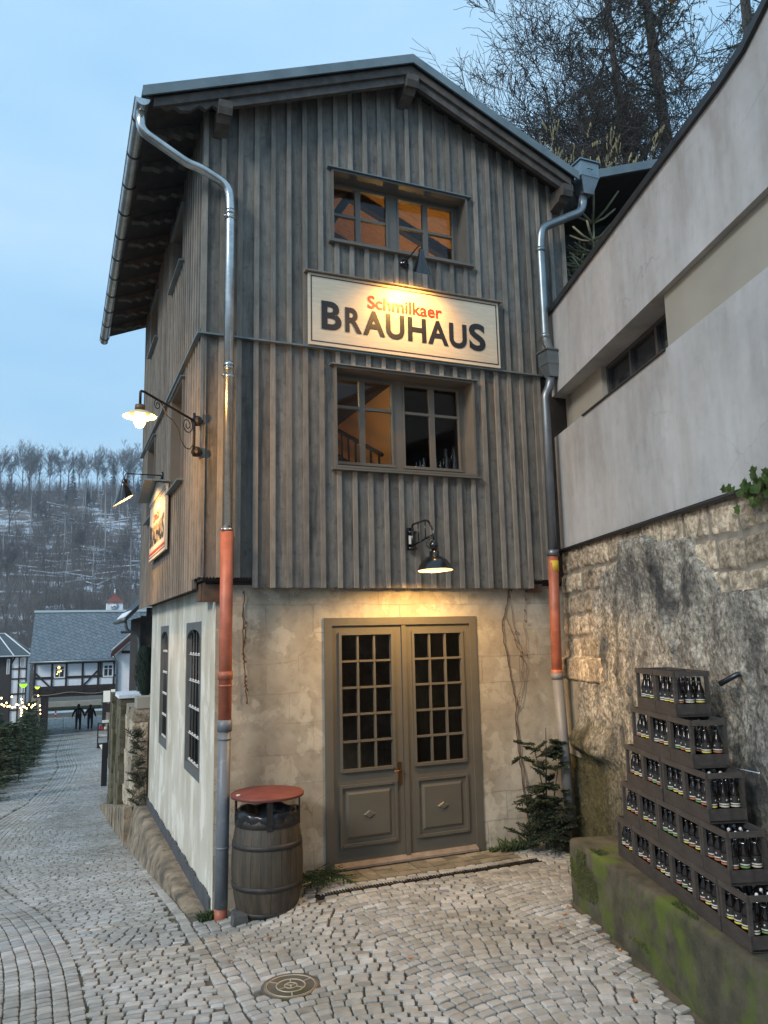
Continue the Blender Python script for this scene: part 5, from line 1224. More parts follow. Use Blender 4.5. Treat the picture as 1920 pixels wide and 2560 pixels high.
vine([([(5.06, 2.95), (5.0, 2.7), (4.93, 2.5), (4.97, 2.2), (5.03, 1.9), (5.08, 1.6), (5.06, 1.3), (5.1, .9), (5.16, .4), (5.2, .05)], .006), ([(5.06, 2.9), (5.1, 2.5), (5.2, 2.2), (5.18, 1.8), (5.1, 1.6)], .003), ([(5.0, 2.6), (5.12, 2.3), (5.25, 2.0), (5.2, 1.7), (5.12, 1.5)], .003),
      ([(5.06, 1.4), (5.13, .9), (5.2, .5), (5.25, .1)], .005), ([(5.3, 2.9), (5.25, 2.5), (5.28, 2.1)], .0025)], 'reddish dry climbing vine on the plaster to the right of the door', 22)
# ================================================================== ANNEX ROOF, HILLSIDE AND TREES AT UPPER RIGHT
sr = thing('shed_roof', 'dark lean-to roof with a grey metal edge between the brewery roof and the pale building', 'shed', (6.6, 9.0, 6.2))
m = MB(); m.prism([(6.35, 8.50), (6.35, 8.60), (9.6, 9.84), (9.6, 9.72)], 7.95, 14, 'y'); m.build('roof', DARKW, sr)
m = MB(); m.prism([(6.40, 8.53), (6.40, 8.655), (9.6, 9.87), (9.6, 9.745)], 7.925, 7.949, 'y'); m.prism([(6.35, 8.602), (6.35, 8.625), (9.6, 9.865), (9.6, 9.842)], 7.95, 14.0, 'y'); m.build('roof_edge', ROOFZ, sr)
m = MB(); m.box(6.17, 9.6, 9.9, 9.95, 3.4, 9.6); m.box(6.17, 9.6, 8.2, 9.9, 6.05, 6.1); m.box(9.55, 9.6, 8.2, 9.9, 3.4, 9.6); m.build('back_wall', DARKW, sr)
m = MB(); m.box(6.25, 6.42, 7.9, 9.8, 8.12, 8.28); m.build('beam', EAVE, sr)
# spruce between the walls
SPR = mat('spruce_twig', (.22, .22, .13), (.36, .34, .21), 12, .85, rnd=.2)
m = MB(); top = np.array([7.02, 8.45, 8.98]); bot = np.array([6.93, 8.55, 6.1])
m.tube([tuple(bot), tuple((top+bot)/2+np.array([.02, 0, 0])), tuple(top)], [.03, .02, .008], 7, 1)
for lv, (z, k_, L_, el) in enumerate(((8.30, 6, .46, .75), (8.02, 6, .34, .5), (7.85, 8, .42, .25), (7.62, 8, .55, .15), (7.38, 9, .68, .2), (7.10, 10, .7, .2), (6.85, 10, .8, .15), (6.6, 10, .85, .1), (6.4, 8, .8, .1))):
    for i in range(k_):
        A = 2*math.pi*i/k_+lv*.9+R.uniform(-.2, .2); p = bot+(top-bot)*((z-6.1)/2.88); d = np.array([math.cos(A), math.sin(A)*.8, el]); L2 = L_*R.uniform(.8, 1.15); e = p+d*L2
        if e[1] < 7.98: e[1] = 7.98
        mid_p = (p+e)/2+np.array([0, 0, -.03]); m.tube([tuple(p), tuple(mid_p), tuple(e)], [.016, .018, .014], 5, 0)
        needle_shoot(m, p, mid_p, 40, .018, .003); needle_shoot(m, mid_p, e, 50, .018, .003)
        if L_ > .4 and lv > 1:
            for sg in (-1, 1):
                for t in (.45, .7):
                    q = p+(e-p)*t; s_ = np.array([-math.sin(A), math.cos(A), .2])*sg*.5+np.array([math.cos(A), math.sin(A), .2])*.6; e2 = q+s_*L2*.33; e2[1] = max(e2[1], 7.98)
                    m.tube([tuple(q), tuple(e2)], [.013, .010], 5, 0); needle_shoot(m, q, e2, 40, .018, .004)
tag(m.build('spruce_tree', [SPR, SPR]), 'small bare-looking spruce sticking up behind the edge of the pale building', 'tree')

# slope behind the houses, upper right
nx2 = 50; xs_ = np.linspace(9.7, 75, nx2); ys_ = np.linspace(-6, 90, 50); SX2, SY2 = np.meshgrid(xs_, ys_, indexing='ij')
def bank(x, y): return 4.2+4*sst(9.6, 11, x)+7*sst(10, 30, x)+.12*np.maximum(0, x-30)+1.4*(fbm(x*.25, y*.25, 3, 77)-.5)
V = np.stack([SX2, SY2, bank(SX2, SY2)], -1).reshape(-1, 3); V2 = V.copy(); ii, jj = np.meshgrid(np.arange(nx2-1), np.arange(49), indexing='ij'); b0 = (ii*50+jj).ravel()
LEAFY = mat('leaf_litter', (.06, .045, .03), (.12, .09, .06), 3, .95, bump=.02)
struct(npmesh('slope', V, np.stack([b0, b0+50, b0+51, b0+1], 1), LEAFY, smooth=True))
def nrm(v): return v/(np.linalg.norm(v)+1e-9)
def grow(m, p, d, L_, r, depth, rr, seg=4, ang=.5, ratio=.72, kids_=3, sag=0.0, minr=.006, wander=.22, tips=None, twist=None, up=.0, mi=0, sides=(7, 5, 4, 3, 3, 3)):
    p = np.array(p, float); d = nrm(np.array(d, float)); pts = [p]; rad = [r]; dd = d
    for i in range(seg):
        dd = nrm(dd+np.array([rr.gauss(0, wander), rr.gauss(0, wander), rr.gauss(0, wander)])*.5+np.array([0, 0, up-sag]))
        pts.append(pts[-1]+dd*L_/seg); rad.append(max(minr, r*(1-.55*(i+1)/seg)))
    m.tube([tuple(q) for q in pts], rad, sides[min(len(sides)-1, 5-depth if depth < 6 else 0)], mi, cap=False)
    if tips is not None and depth <= 1: tips.append((pts[-1], dd, pts[len(pts)//2]))
    if depth == 0: return
    for i in range(kids_+(1 if depth > 2 else 0)):
        k_ = rr.randint(1, seg); q = pts[k_]; a = nrm(np.cross(dd, np.array([rr.gauss(0, 1), rr.gauss(0, 1), rr.gauss(0, 1)])))
        nd = nrm(dd*math.cos(ang*rr.uniform(.7, 1.4))+a*math.sin(ang*rr.uniform(.7, 1.4)))
        grow(m, q, nd, L_*ratio*rr.uniform(.75, 1.15), max(minr, rad[k_]*.62), depth-1, rr, seg, ang, ratio, kids_, sag, minr, wander, tips, None, up, mi, sides)
BT = mat('bare_branches', (.028, .022, .018), (.06, .048, .04), 14, .9)
def bare_tree(loc, dirs, label, seed, depth=4, minr=.007, kids_=3, group=None, trunk_r=.16):
    rr = random.Random(seed); root = thing('bare_tree', label, 'tree', tuple(loc), 0, group)
    m = MB(); p = np.array(loc, float); h = np.array(dirs[0], float)
    m.tube([tuple(p), tuple(p+h*.5+np.array([rr.gauss(0, .1), rr.gauss(0, .1), 0])), tuple(p+h)], [trunk_r, trunk_r*.8, trunk_r*.6], 9); m.build('trunk', BARK, root)
    m = MB()
    for (t, d, L_, r) in dirs[1]: pass
    for (t, d, L_, r) in dirs[1]: grow(m, p+h*t, d, L_, r, depth, rr, kids_=kids_, minr=minr, ang=.56, ratio=.60, up=.015, wander=.3)
    m.build('crown', BT, root); return root
# the big leafless tree leaning out to the left over the roofs
b1_ = bank(13.8, 17.5)
rr0 = random.Random(2)
def limbs(n, dx, dz, L0, L1, r, rr, spread=.8): return [(rr.uniform(.35, 1.0), (dx+rr.gauss(0, spread), rr.gauss(0, .6), dz+rr.gauss(0, .35)), rr.uniform(L0, L1), r*rr.uniform(.6, 1.1)) for _ in range(n)]
bare_tree((17.6, 17.5, float(b1_)), ((-.8, -.2, 7.2), limbs(16, -.9, .75, 3.2, 4.8, .06, rr0, .45)), 'big leafless tree whose fine twigs fan out to the left over the roofs', 31, 4, .0075, 5)
bare_tree((18.5, 19.5, float(bank(18.5, 19.5))), ((.3, .2, 5.5), limbs(5, -.3, 1.0, 4.2, 6.0, .075, rr0, .6)), 'leafless tree between the two conifer trunks', 32, 4, .008, 3)
bare_tree((22.5, 19.0, float(bank(22.5, 19))), ((.2, .1, 6.0), limbs(5, .0, 1.0, 4.2, 6.0, .08, rr0, .7)), 'leafless tree close to the edge of the pale building roof at far right', 33, 4, .009, 3)
bare_tree((14.2, 15.0, float(bank(14.2, 15))), ((-.3, .0, 3.0), limbs(5, -.5, .8, 3.0, 4.2, .055, rr0, .7)), 'lower leafless tree with tangled dark branches right behind the shed roof', 34, 4, .008, 3)
# conifers: long trunks with hanging twigs
def conifer(loc, lean, H, r, label, seed, nb, Lb, zmin=.3, blades=26, dens=1.0):
    rr = random.Random(seed); root = thing('conifer', label, 'tree', tuple(loc)); p = np.array(loc, float); top = p+np.array([lean[0], lean[1], H])
    m = MB(); m.tube([tuple(p), tuple((p+top)/2+np.array([rr.gauss(0, .1), 0, 0])), tuple(top)], [r, r*.72, r*.2], 10); m.build('trunk', BARK, root)
    m = MB(); nl = MB()
    for i in range(nb):
        t = zmin+(1-zmin)*(i+rr.random())/nb; q = p+(top-p)*t; A = rr.uniform(0, 2*math.pi); L_ = Lb*(1.15-t)*rr.uniform(.6, 1.15)
        d = np.array([math.cos(A), math.sin(A), rr.uniform(-.1, .35)]); P = [q]; 
        for s_ in range(5): d = nrm(d+np.array([rr.gauss(0, .12), rr.gauss(0, .12), -.10+.03*s_])); P.append(P[-1]+d*L_/5)
        m.tube([tuple(x) for x in P], [.035, .03, .024, .018, .013, .008], 4, cap=False)
        for s_ in range(1, 6):
            for _ in range(int(4*dens)):
                b = P[s_]+(P[s_-1]-P[s_])*rr.random(); sd_ = np.array([rr.gauss(0, .5), rr.gauss(0, .5), -rr.uniform(.1, .9)]); e = b+nrm(sd_)*rr.uniform(.25, .8)
                m.tube([tuple(b), tuple((b+e)/2+np.array([0, 0, .04])), tuple(e)], [.007, .005, .003], 3, cap=False)
                if rr.random() < .75:
                    vs = []; fs = []
                    for _k in range(blades):
                        tt = rr.random(); c = b+(e-b)*tt; dv = np.array([rr.gauss(0, 1), rr.gauss(0, 1), rr.gauss(-.5, .7)]); dv = nrm(dv)*rr.uniform(.06, .13); w_ = nrm(np.cross(dv, np.array([rr.gauss(0, 1), rr.gauss(0, 1), .3])))*.017
                        o = len(vs); vs += [tuple(c+w_), tuple(c-w_), tuple(c+dv)]; fs.append((o, o+1, o+2))
                    nl.add(vs, fs)
    m.build('branches', BT, root); nl.build('needles', BLADE, root); return root
conifer((19.3, 18.6, float(bank(19.3, 18.6))), (-1.2, .2, 0), 20, .27, 'tall conifer with thick leaning trunk and hanging dark twigs, left of the two big trunks', 51, 70, 5.0, .30, 20, 1.2)
conifer((24.6, 19.5, float(bank(24.6, 19.5))), (-.2, .1, 0), 22, .30, 'tall conifer with an upright trunk near the top right corner', 52, 60, 4.6, .33, 18, 1.1)
conifer((17.9, 19.0, float(bank(17.9, 19.0))), (-1.0, .2, 0), 19, .17, 'slimmer dark conifer with drooping branches reaching left over the leafless tree', 53, 64, 4.6, .40, 22, 1.3)
lst_ = [k for k in bpy.data.objects if k.name.startswith('bare_tree') and k.type == 'EMPTY']
for q_, (x_, y_, rz_, sc_, lab_) in enumerate(((19.0, 22.5, 4.0, 1.1, 'leafless tree far back between the conifers'), (24.0, 17.0, 3.3, 1.0, 'leafless tree nearest to the top right corner'), (15.0, 17.6, 5.2, .62, 'small leafless tree left of the hanging catkins'))):
    c_ = copy_tree(lst_[(q_+1) % 4]); c_.location = (x_, y_, float(bank(x_, y_))-.2); c_.rotation_euler = (0, 0, rz_); c_.scale = (sc_,)*3; c_['label'] = lab_
# hazel bush full of catkins behind the roof valley
rr = random.Random(8); hz = thing('hazel_bush', 'hazel bush hung with yellowish catkins just above the roof valley', 'bush', (11.6, 15.0, 8.3))
m = MB(); tips = []
for i in range(44):
    grow(m, (11.5+rr.gauss(0, .6), 15.0+rr.gauss(0, .3), 8.4), (rr.gauss(.0, .30), rr.gauss(0, .25), 1.2), 4.3*rr.uniform(.72, 1.0), .02, 2, rr, seg=5, ang=.35, ratio=.42, kids_=5, minr=.006, tips=tips, wander=.12)
m.build('stems', BT, hz)
m = MB()
for (t, d, q) in tips:
    for _ in range(14):
        b = q+(t-q)*rr.uniform(-.3, 1); L_ = rr.uniform(.06, .12); r_ = .011
        if b[2] < 11.5: continue
        m.tube([tuple(b), tuple(b+np.array([rr.gauss(0, .01), rr.gauss(0, .01), -L_]))], [r_, r_*.7], 4, cap=False)
m.build('catkins', mat('catkin', (.20, .175, .085), (.30, .27, .14), 9, .9, rnd=.3), hz)
# timber roof corner poking into the top edge of the picture
m = MB(); m.prism([(6.66, 9.80), (8.3, 10.55), (8.3, 10.85), (6.66, 10.15)], 6.0, 6.3, 'y'); m.prism([(6.56, 9.78), (6.655, 9.76), (6.655, 10.1), (6.56, 10.1)], 5.98, 6.32, 'y'); m.v = [(a, b, c+.24) for a, b, c in m.v]
_o = m.build('timber_beam', mat('yellow_timber', (.48, .23, .05), (.58, .30, .08), 3, .6, stretch=(1, 5, 5))); tag(_o, 'end of an orange-brown timber beam at the very top right of the picture', 'beam')

# ================================================================== THE LANE, TO THE LEFT
TERR = LEAFY
m = MB(); m.box(1.52, 1.9, 14.32, 22.0, -3.2, 1.0, rnd=.5); m.box(1.9, 9.5, 14.32, 22.0, -3.2, .98); m.box(2.2, 9.5, 22.0, 30.0, -4.2, .3)
struct(m.build('terrace', TERR))
def blockwall(name, label, x0, x1, y0, y1, zt, zb, cap, seed, lean=0.0):
    """wall of individually faced sandstone blocks"""
    rr = random.Random(seed); root = thing(name, label, 'wall', (x0, y0, gz(x0, y0)))
    m = MB(); z = zb; row = 0
    while z < zt-.02:
        h = min(rr.uniform(.26, .34), zt-z); row += 1
        # end face (towards the camera) as one or two blocks, long face as runs of blocks
        y = y0-rr.uniform(0, .02); first = True
        while y < y1:
            L_ = rr.uniform(.4, .7); ye = min(y1, y+L_); dx_ = rr.uniform(-.02, .015)
            k_ = 6; vs = []; X0 = x0+dx_+lean*(z-zb)
            q = MB(); q.box(X0, x1, y+.006, ye-.006, z+.006, z+h-.006, j=.008)
            m.add(q.v, q.f, 0)
            y = ye
        z += h
    m.build('stone_blocks', SST if seed % 2 else mat('mossy_sandstone', (.085, .072, .042), (.18, .15, .10), 6, .95, bump=.016, bscale=20, rnd=.25, c3=(.06, .06, .02), c3scale=2.5, c3lo=.48, c3hi=.62) if 'mossy_sandstone' not in bpy.data.materials else bpy.data.materials['mossy_sandstone'], root)
    m = MB(); m.box(x0+.02, x1-.01, y0+.03, y1-.02, zb, zt-.01); m.build('mortar_core', mat('grey_mortar', (.18, .165, .14), (.26, .24, .2), 8, .95) if 'grey_mortar' not in bpy.data.materials else bpy.data.materials['grey_mortar'], root)
    if cap:
        m = MB(); m.box(x0-.03, x1+.02, y0-.04, y1, zt, zt+.08, j=.01); m.build('coping', SNOW if cap == 2 else RBEIGE, root)
    return root
blockwall('stone_wall', 'nearest sandstone wall end just beyond the left wall of the house', 1.28, 1.72, 14.36, 16.0, 1.22, gz(1.2, 14.3)-.2, 0, 3)
blockwall('stone_wall', 'middle sandstone wall end with a snow-covered coping beside the lane', 1.26, 2.2, 17.1, 18.2, 1.22, gz(1.2, 17.1)-.2, 2, 2)
blockwall('stone_wall', 'farthest of the three mossy sandstone wall ends beside the lane', 1.24, 2.3, 19.0, 19.9, 1.20, gz(1.2, 19)-.3, 0, 4)
m = MB(); m.box(1.34, 1.7, 14.45, 14.9, 1.225, 1.42); tag(m.build('coping_stone', RBEIGE), 'square beige stone lying on top of the nearest sandstone wall end', 'stone')
# low raking stone apron that runs from the wall ends down to the kerb
m = MB(); ys = np.linspace(14.3, 21, 30)
for a, b in zip(ys[:-1], ys[1:]):
    t = (a-14.3)/6.7; m.box(1.17-.04*t, 1.30, a, b-.01, gz(1.1, a)-.2, gz(1.1, a)+.55*(1-t)+.05, j=.012)
tag(m.build('raking_footing', SBASE), 'sloping stone footing along the lane below the sandstone wall ends', 'wall')
m = MB()
for i in range(26): bough(m, (1.34+R.uniform(-.02, .16), 14.25+R.uniform(-.05, .05), R.uniform(-.4, .75)), (R.uniform(-.6, .2), -.4, R.uniform(-.5, .7)), R.uniform(.2, .4), 5, 22, .03, .005)
tag(m.build('fir_branches', [BLADE, BARK]), 'dark fir branches hanging between the nearest sandstone wall end and the house corner', 'fir branches')
m = MB(); 
# barn behind the house
bn = thing('timber_barn', 'dark timber shed with a downpipe, tucked against the far end of the house', 'shed', (1.8, 18.3, 1.0))
m = MB()
for i in range(14): m.box(1.70+.12*i, 1.815+.12*i, 18.0, 18.03, 1.0, 2.93+.18*i if i < 8 else 4.2, rnd=None)
m.box(1.70, 3.4, 18.05, 20.5, 1.0, 2.9); m.build('board_wall', DARKW, bn)
m = MB(); m.prism([(1.36, 2.80), (2.6, 4.05), (2.6, 4.15), (1.36, 2.90)], 17.7, 20.6, 'y'); m.build('roof', COPING, bn)
m = MB(); m.prism([(1.37, 2.905), (1.50, 3.035), (1.50, 3.06), (1.37, 2.93)], 17.95, 20.6, 'y'); m.build('snow_patch', SNOW, bn)
m = MB(); m.tube([(1.34, 17.72, 2.84), (1.34, 20.6, 2.84)], .055, 8); m.tube(bend([(1.36, 17.8, 2.82), (1.40, 17.85, 2.62), (1.66, 17.93, 2.50), (1.68, 17.95, 2.3), (1.68, 17.95, 1.0)], .08), .032, 8); m.build('gutter_and_pipe', mat('old_zinc', (.10, .12, .12), (.16, .18, .18), 6, .5, .5), bn)
m = MB(); rr = random.Random(12)
for i in range(2600):
    t = rr.random(); A = rr.uniform(0, 6.28); r_ = .22*math.sin(math.pi*min(1, .12+.88*(1-t)))**.6*rr.uniform(.6, 1.05); c = np.array([1.74+r_*math.cos(A), 17.1+r_*math.sin(A), 1.18+1.05*t]); d = np.array([math.cos(A)*.3, math.sin(A)*.3, 1])*rr.uniform(.05, .09); w_ = np.array([-math.sin(A), math.cos(A), 0])*.014
    m.add([tuple(c-w_), tuple(c+w_), tuple(c+d)], [(0, 1, 2)])
cy_ = thing('cypress', 'dark narrow evergreen standing on the middle sandstone wall beside the house corner', 'tree', (1.74, 17.1, 1.1)); m.build('crown', mat('cypress_green', (.008, .022, .014), (.018, .04, .024), 9, .8, rnd=.35), cy_)
m = MB(); m.tube([(1.74, 17.1, 1.1), (1.74, 17.1, 2.1)], .03, 6); m.build('trunk', BARK, cy_)
WHITEW = mat('white_plaster', (.78, .80, .84), (.84, .85, .87), 3, .9); TIMB = mat('black_brown_timber', (.022, .015, .012), (.035, .024, .02), 8, .8); REDW = mat('red_brown_paint', (.07, .022, .014), rough=.7)
wh = thing('gabled_house', 'white house with a red-brown verge behind the dark shed, right of the lane', 'house', (4.5, 30, gz(2, 30)))
m = MB(); m.prism([(2.02, -3.0), (2.02, 1.86), (4.6, 4.1), (7.2, 1.86), (7.2, -3)], 30.0, 38.0, 'y'); m.build('wall', WHITEW, wh)
m = MB(); m.prism([(1.86, 1.86), (4.6, 4.35), (7.34, 1.86), (7.34, 2.0), (4.6, 4.5), (1.86, 2.0)], 29.7, 38.2, 'y'); m.build('roof', mat('dark_tiles', (.05, .05, .055), (.08, .08, .085), 9, .7), wh)
m = MB(); m.prism([(1.84, 1.76), (4.6, 4.24), (4.6, 4.40), (1.84, 1.92)], 29.62, 29.69, 'y'); m.build('verge_board', REDW, wh)
m = MB(); m.prism([(1.84, 2.0), (3.4, 3.41), (3.4, 3.46), (1.84, 2.05)], 29.9, 33, 'y'); m.build('snow_patch', SNOW, wh)
m = MB(); m.box(2.2, 6.8, 29.95, 29.99, 1.90, 2.0); m.box(2.15, 6.8, 29.95, 29.99, 2.62, 2.7); m.build('cross_beam', TIMB, wh)
m = MB(); m.tube([(1.92, 29.9, 1.84), (1.98, 29.93, 1.7), (2.06, 29.95, 1.6), (2.06, 29.95, -2.0)], .045, 6); m.build('downpipe', ZINC, wh)
for k_ in [k for k in bpy.data.objects if k.parent == wh]: k_.data.transform(Matrix(((1, .085, 0, 0), (0, 1, 0, 0), (0, 0, 1, 0), (0, 0, 0, 1))))
# ================================================================== ARCHWAY HOUSE, TOWER, LEFT HOUSE
SLATE = mat('slate_roof', (.13, .165, .19), (.19, .225, .25), 2.5, .6)
T = SLATE.node_tree; N = T.nodes; L = T.links; b = N['Principled BSDF']; src = b.inputs['Base Color'].links[0].from_socket
co = N.new('ShaderNodeTexCoord'); mp = N.new('ShaderNodeMapping'); mp.inputs['Rotation'].default_value = (0, 0, math.radians(28)); L.new(co.outputs['UV'], mp.inputs[0])
br = N.new('ShaderNodeTexBrick'); br.inputs['Scale'].default_value = 1; br.inputs['Brick Width'].default_value = .42; br.inputs['Row Height'].default_value = .27; br.inputs['Mortar Size'].default_value = .022
br.inputs['Color1'].default_value = (1, 1, 1, 1); br.inputs['Color2'].default_value = (.86, .86, .86, 1); br.inputs['Mortar'].default_value = (.42, .42, .42, 1); L.new(mp.outputs[0], br.inputs[0])
x = N.new('ShaderNodeMix'); x.data_type = 'RGBA'; x.blend_type = 'MULTIPLY'; x.inputs[0].default_value = 1; L.new(src, x.inputs[6]); L.new(br.outputs[0], x.inputs[7]); L.new(x.outputs[2], b.inputs['Base Color'])
def add_uv(o, fn):
    me = o.data; uv = me.uv_layers.new(name='UVMap')
    for lp in me.loops: v = me.vertices[lp.vertex_index].co; uv.data[lp.index].uv = fn(v)
ah = thing('archway_house', 'half-timbered house with a slate roof bridging the lane like a gate', 'house', (2.5, 56, gz(2.5, 56)))
o_ = ah['_org']
YA = 56.0
m = MB(); m.box(-1.27, 6.5, YA, YA+6, -.74, 1.15); m.build('wall', WHITEW, ah)
m = MB()
tz = [(-1.30, 6.5, -.80, -.56), (-1.30, 6.5, .86, 1.10), (-1.27, 6.5, -.10, .06)]
for (a, b_, p, q) in tz: m.box(a, b_, YA-.05, YA-.004, p, q)
for x_ in (-1.22, -.19, .68, 1.68, 2.66, 3.64, 4.6, 5.6): m.box(x_-.065, x_+.065, YA-.06, YA-.006, -.56, .86)
m.box(2.84, 2.90, YA-.055, YA-.005, .06, .86); m.box(2.74, 2.82, YA-.055, YA-.005, .06, .86)
for (a, p, b_, q) in ((-1.18, .30, -.30, -.60), (1.76, -.58, 2.62, .35)):
    d = np.array([b_-a, q-p]); n_ = np.array([-d[1], d[0]])/np.linalg.norm(d)*.055
    m.prism([(a+n_[0], p+n_[1]), (b_+n_[0], q+n_[1]), (b_-n_[0], q-n_[1]), (a-n_[0], p-n_[1])], YA-.052, YA-.007, 'y')
m.build('timber_frame', TIMB, ah)
m = MB(); m.box(-1.25, 6.5, YA-.02, YA+6, -1.26, -.98); m.box(-1.25, 6.5, YA-.03, YA+6, -.977, -.80)
for i in range(9): m.box(-1.1+.9*i, -.95+.9*i, YA-.08, YA-.031, -.97, -.80)
m.build('floor_beams', TIMB, ah)
for k_, (a, b_, p, q) in enumerate(((-.07, .60, -.05, .77), (2.95, 3.60, -.09, .74))):
    m = MB(); 
    for aa, bb_, pp, qq in rects_minus(a, b_, p, q, [(a+.08, (a+b_)/2-.03, p+.08, p+.52), ((a+b_)/2+.03, b_-.08, p+.08, p+.52), (a+.08, (a+b_)/2-.03, p+.57, q-.08), ((a+b_)/2+.03, b_-.08, p+.57, q-.08)]): m.box(aa, bb_, YA-.07, YA-.04, pp, qq)
    w_ = m.build('window', mat('white_window', (.8, .8, .8), rough=.5) if 'white_window' not in bpy.data.materials else bpy.data.materials['white_window'], ah)
    m = MB(); m.box(a+.05-o_[0], b_-.05-o_[0], YA-.045-o_[1], YA-.03-o_[1], p+.05-o_[2], q-.05-o_[2]); m.build('pane', mat('dark_pane', (.03, .035, .04), rough=.1) if 'dark_pane' not in bpy.data.materials else bpy.data.materials['dark_pane'], w_, True)
STARM = mat('glowing_star', (1, .75, .3), emit=(1, .68, .2), estr=2.2)
m = MB()
for (cx, cz, r_) in ((.21, .63, .12), (.19, .36, .09), (.33, .40, .07), (.12, .22, .06)):
    vs = [(cx+(r_ if i % 2 == 0 else r_*.5)*math.sin(i*math.pi/5), YA-.075, cz+(r_ if i % 2 == 0 else r_*.5)*math.cos(i*math.pi/5)) for i in range(10)]
    m.add(vs+[(a, YA-.08, c) for a, _, c in vs], [tuple(range(10)), tuple(range(19, 9, -1))]+[(i, (i+1) % 10, (i+1) % 10+10, i+10) for i in range(10)])
tag(m.build('window_star', STARM), 'yellow lit star decoration in the left window of the archway house', 'star')
m = MB(); e0, r0 = (YA-.45, 1.02), (YA+3.0, 4.22)
m.add([(-1.55, e0[0], e0[1]), (6.6, e0[0], e0[1]), (6.6, r0[0], r0[1]), (-1.45, r0[0], r0[1]), (-1.55, e0[0], e0[1]+.12), (6.6, e0[0], e0[1]+.12), (6.6, r0[0], r0[1]+.12), (-1.45, r0[0], r0[1]+.12)], [(0, 1, 2, 3), (4, 7, 6, 5), (0, 4, 5, 1), (0, 3, 7, 4), (1, 5, 6, 2)])
m.add([(-1.45, r0[0], r0[1]), (6.6, r0[0], r0[1]), (6.6, YA+6.4, 1.0), (-1.55, YA+6.4, 1.0), (-1.45, r0[0], r0[1]+.12), (6.6, r0[0], r0[1]+.12), (6.6, YA+6.4, 1.12), (-1.55, YA+6.4, 1.12)], [(0, 1, 2, 3), (4, 7, 6, 5), (0, 3, 7, 4), (3, 2, 6, 7)])
ro = m.build('roof', SLATE, ah); add_uv(ro, lambda v: (v[0], v[2]*1.41))
m = MB(); m.box(-1.5, 6.6, YA+2.9, YA+3.1, 4.32, 4.47); m.build('ridge', mat('frosted_ridge', (.55, .63, .66), rough=.6), ah)
m = MB(); m.tube([(-1.58, e0[0]-.05, 1.02), (6.6, e0[0]-.05, 1.02)], .07, 8); m.build('gutter', ZINC, ah)
m = MB(); m.prism([(-1.27, 1.1), (-1.27, 1.1)], 0, 0) if False else None
m.prism([(YA, 1.1), (YA+6, 1.1), (YA+3, 4.15)], -1.27, -1.2, 'x'); m.build('gable', WHITEW, ah)
m = MB(); z_ = gz(-.7, 56); m.box(-1.35, -.78, YA-.1, YA+6, z_-.4, -1.265, j=.0); m.build('stone_pier', SST, ah)
m = MB(); m.box(-.775, -.36, YA-.05, YA+6, z_-.4, -1.265); m.build('timber_pier', TIMB, ah)
m = MB(); m.box(3.3, 6.5, YA, YA+6, z_-.6, -1.265); m.build('right_pier', SST, ah)
m = MB(); pts = [(-1.2+.28*i, YA-.12, -1.05-.07*math.sin(i*.62)+.0*i) for i in range(17)]; m.tube(pts, .03, 5)
tag(m.build('light_cable', mat('rope', (.25, .2, .14), rough=.9)), 'sagging cable strung across the lintel of the archway', 'cable')
# clock tower
ct = thing('clock_tower', 'small white clock tower with a red tiled pyramid roof behind the archway house', 'tower', (5.43, 85.8, gz(5, 86)))
m = MB(); m.box(4.65, 6.22, 85, 86.6, -4.5, 6.15); m.build('wall', WHITEW, ct)
m = MB(); c = (5.435, 85.8); m.add([(4.5, 84.85, 6.12), (6.37, 84.85, 6.12), (6.37, 86.75, 6.12), (4.5, 86.75, 6.12), (5.12, 85.48, 6.72), (5.75, 85.48, 6.72), (5.75, 86.12, 6.72), (5.12, 86.12, 6.72), (c[0], c[1], 7.2)], [(3, 2, 1, 0), (0, 1, 5, 4), (1, 2, 6, 5), (2, 3, 7, 6), (3, 0, 4, 7), (4, 5, 8), (5, 6, 8), (6, 7, 8), (7, 4, 8)]); m.build('roof', mat('red_tiles', (.16, .05, .035), (.24, .085, .06), 6, .8), ct)
m = MB(); m.lathe([(.1, 7.1), (.09, 7.35), (.03, 7.4), (.08, 7.46), (.08, 7.52), (0, 7.58)], (c[0], c[1], 0), 10); m.build('finial', SNOW, ct)
m = MB(); m.lathe([(0, 0), (.42, 0), (.42, .03), (0, .03)], (0, 0, 0), 32, 0, Matrix.Translation((5.38, 84.99, 5.74)) @ Matrix.Rotation(math.radians(90), 4, 'X')); cf = m.build('clock_face', mat('clock_white', (.8, .82, .86), rough=.5), ct)
m = MB(); oo = ct['_org']
for h in range(12):
    a = h*math.pi/6; s_, c_ = math.sin(a), math.cos(a); vs = [(5.38+s_*r_+c_*w_, y, 5.74+c_*r_-s_*w_) for y in (84.93, 84.958) for r_ in (.28, .39) for w_ in (-.022, .022)]
    m.add(vs, [(0, 2, 3, 1), (4, 5, 7, 6), (0, 1, 5, 4), (2, 6, 7, 3), (0, 4, 6, 2), (1, 3, 7, 5)])
for a, r_ in ((math.radians(140), .2), (math.radians(240), .3)):
    s_, c_ = math.sin(a), math.cos(a); vs = [(5.38+s_*q+c_*w_, y, 5.74+c_*q-s_*w_) for y in (84.93, 84.958) for q in (-.04, r_) for w_ in (-.025, .025)]
    m.add(vs, [(0, 2, 3, 1), (4, 5, 7, 6), (0, 1, 5, 4), (2, 6, 7, 3), (0, 4, 6, 2), (1, 3, 7, 5)])
m.v = [(a-oo[0], b_-oo[1], c_-oo[2]) for a, b_, c_ in m.v]; m.build('clock_hands', LBLACK, cf, True)
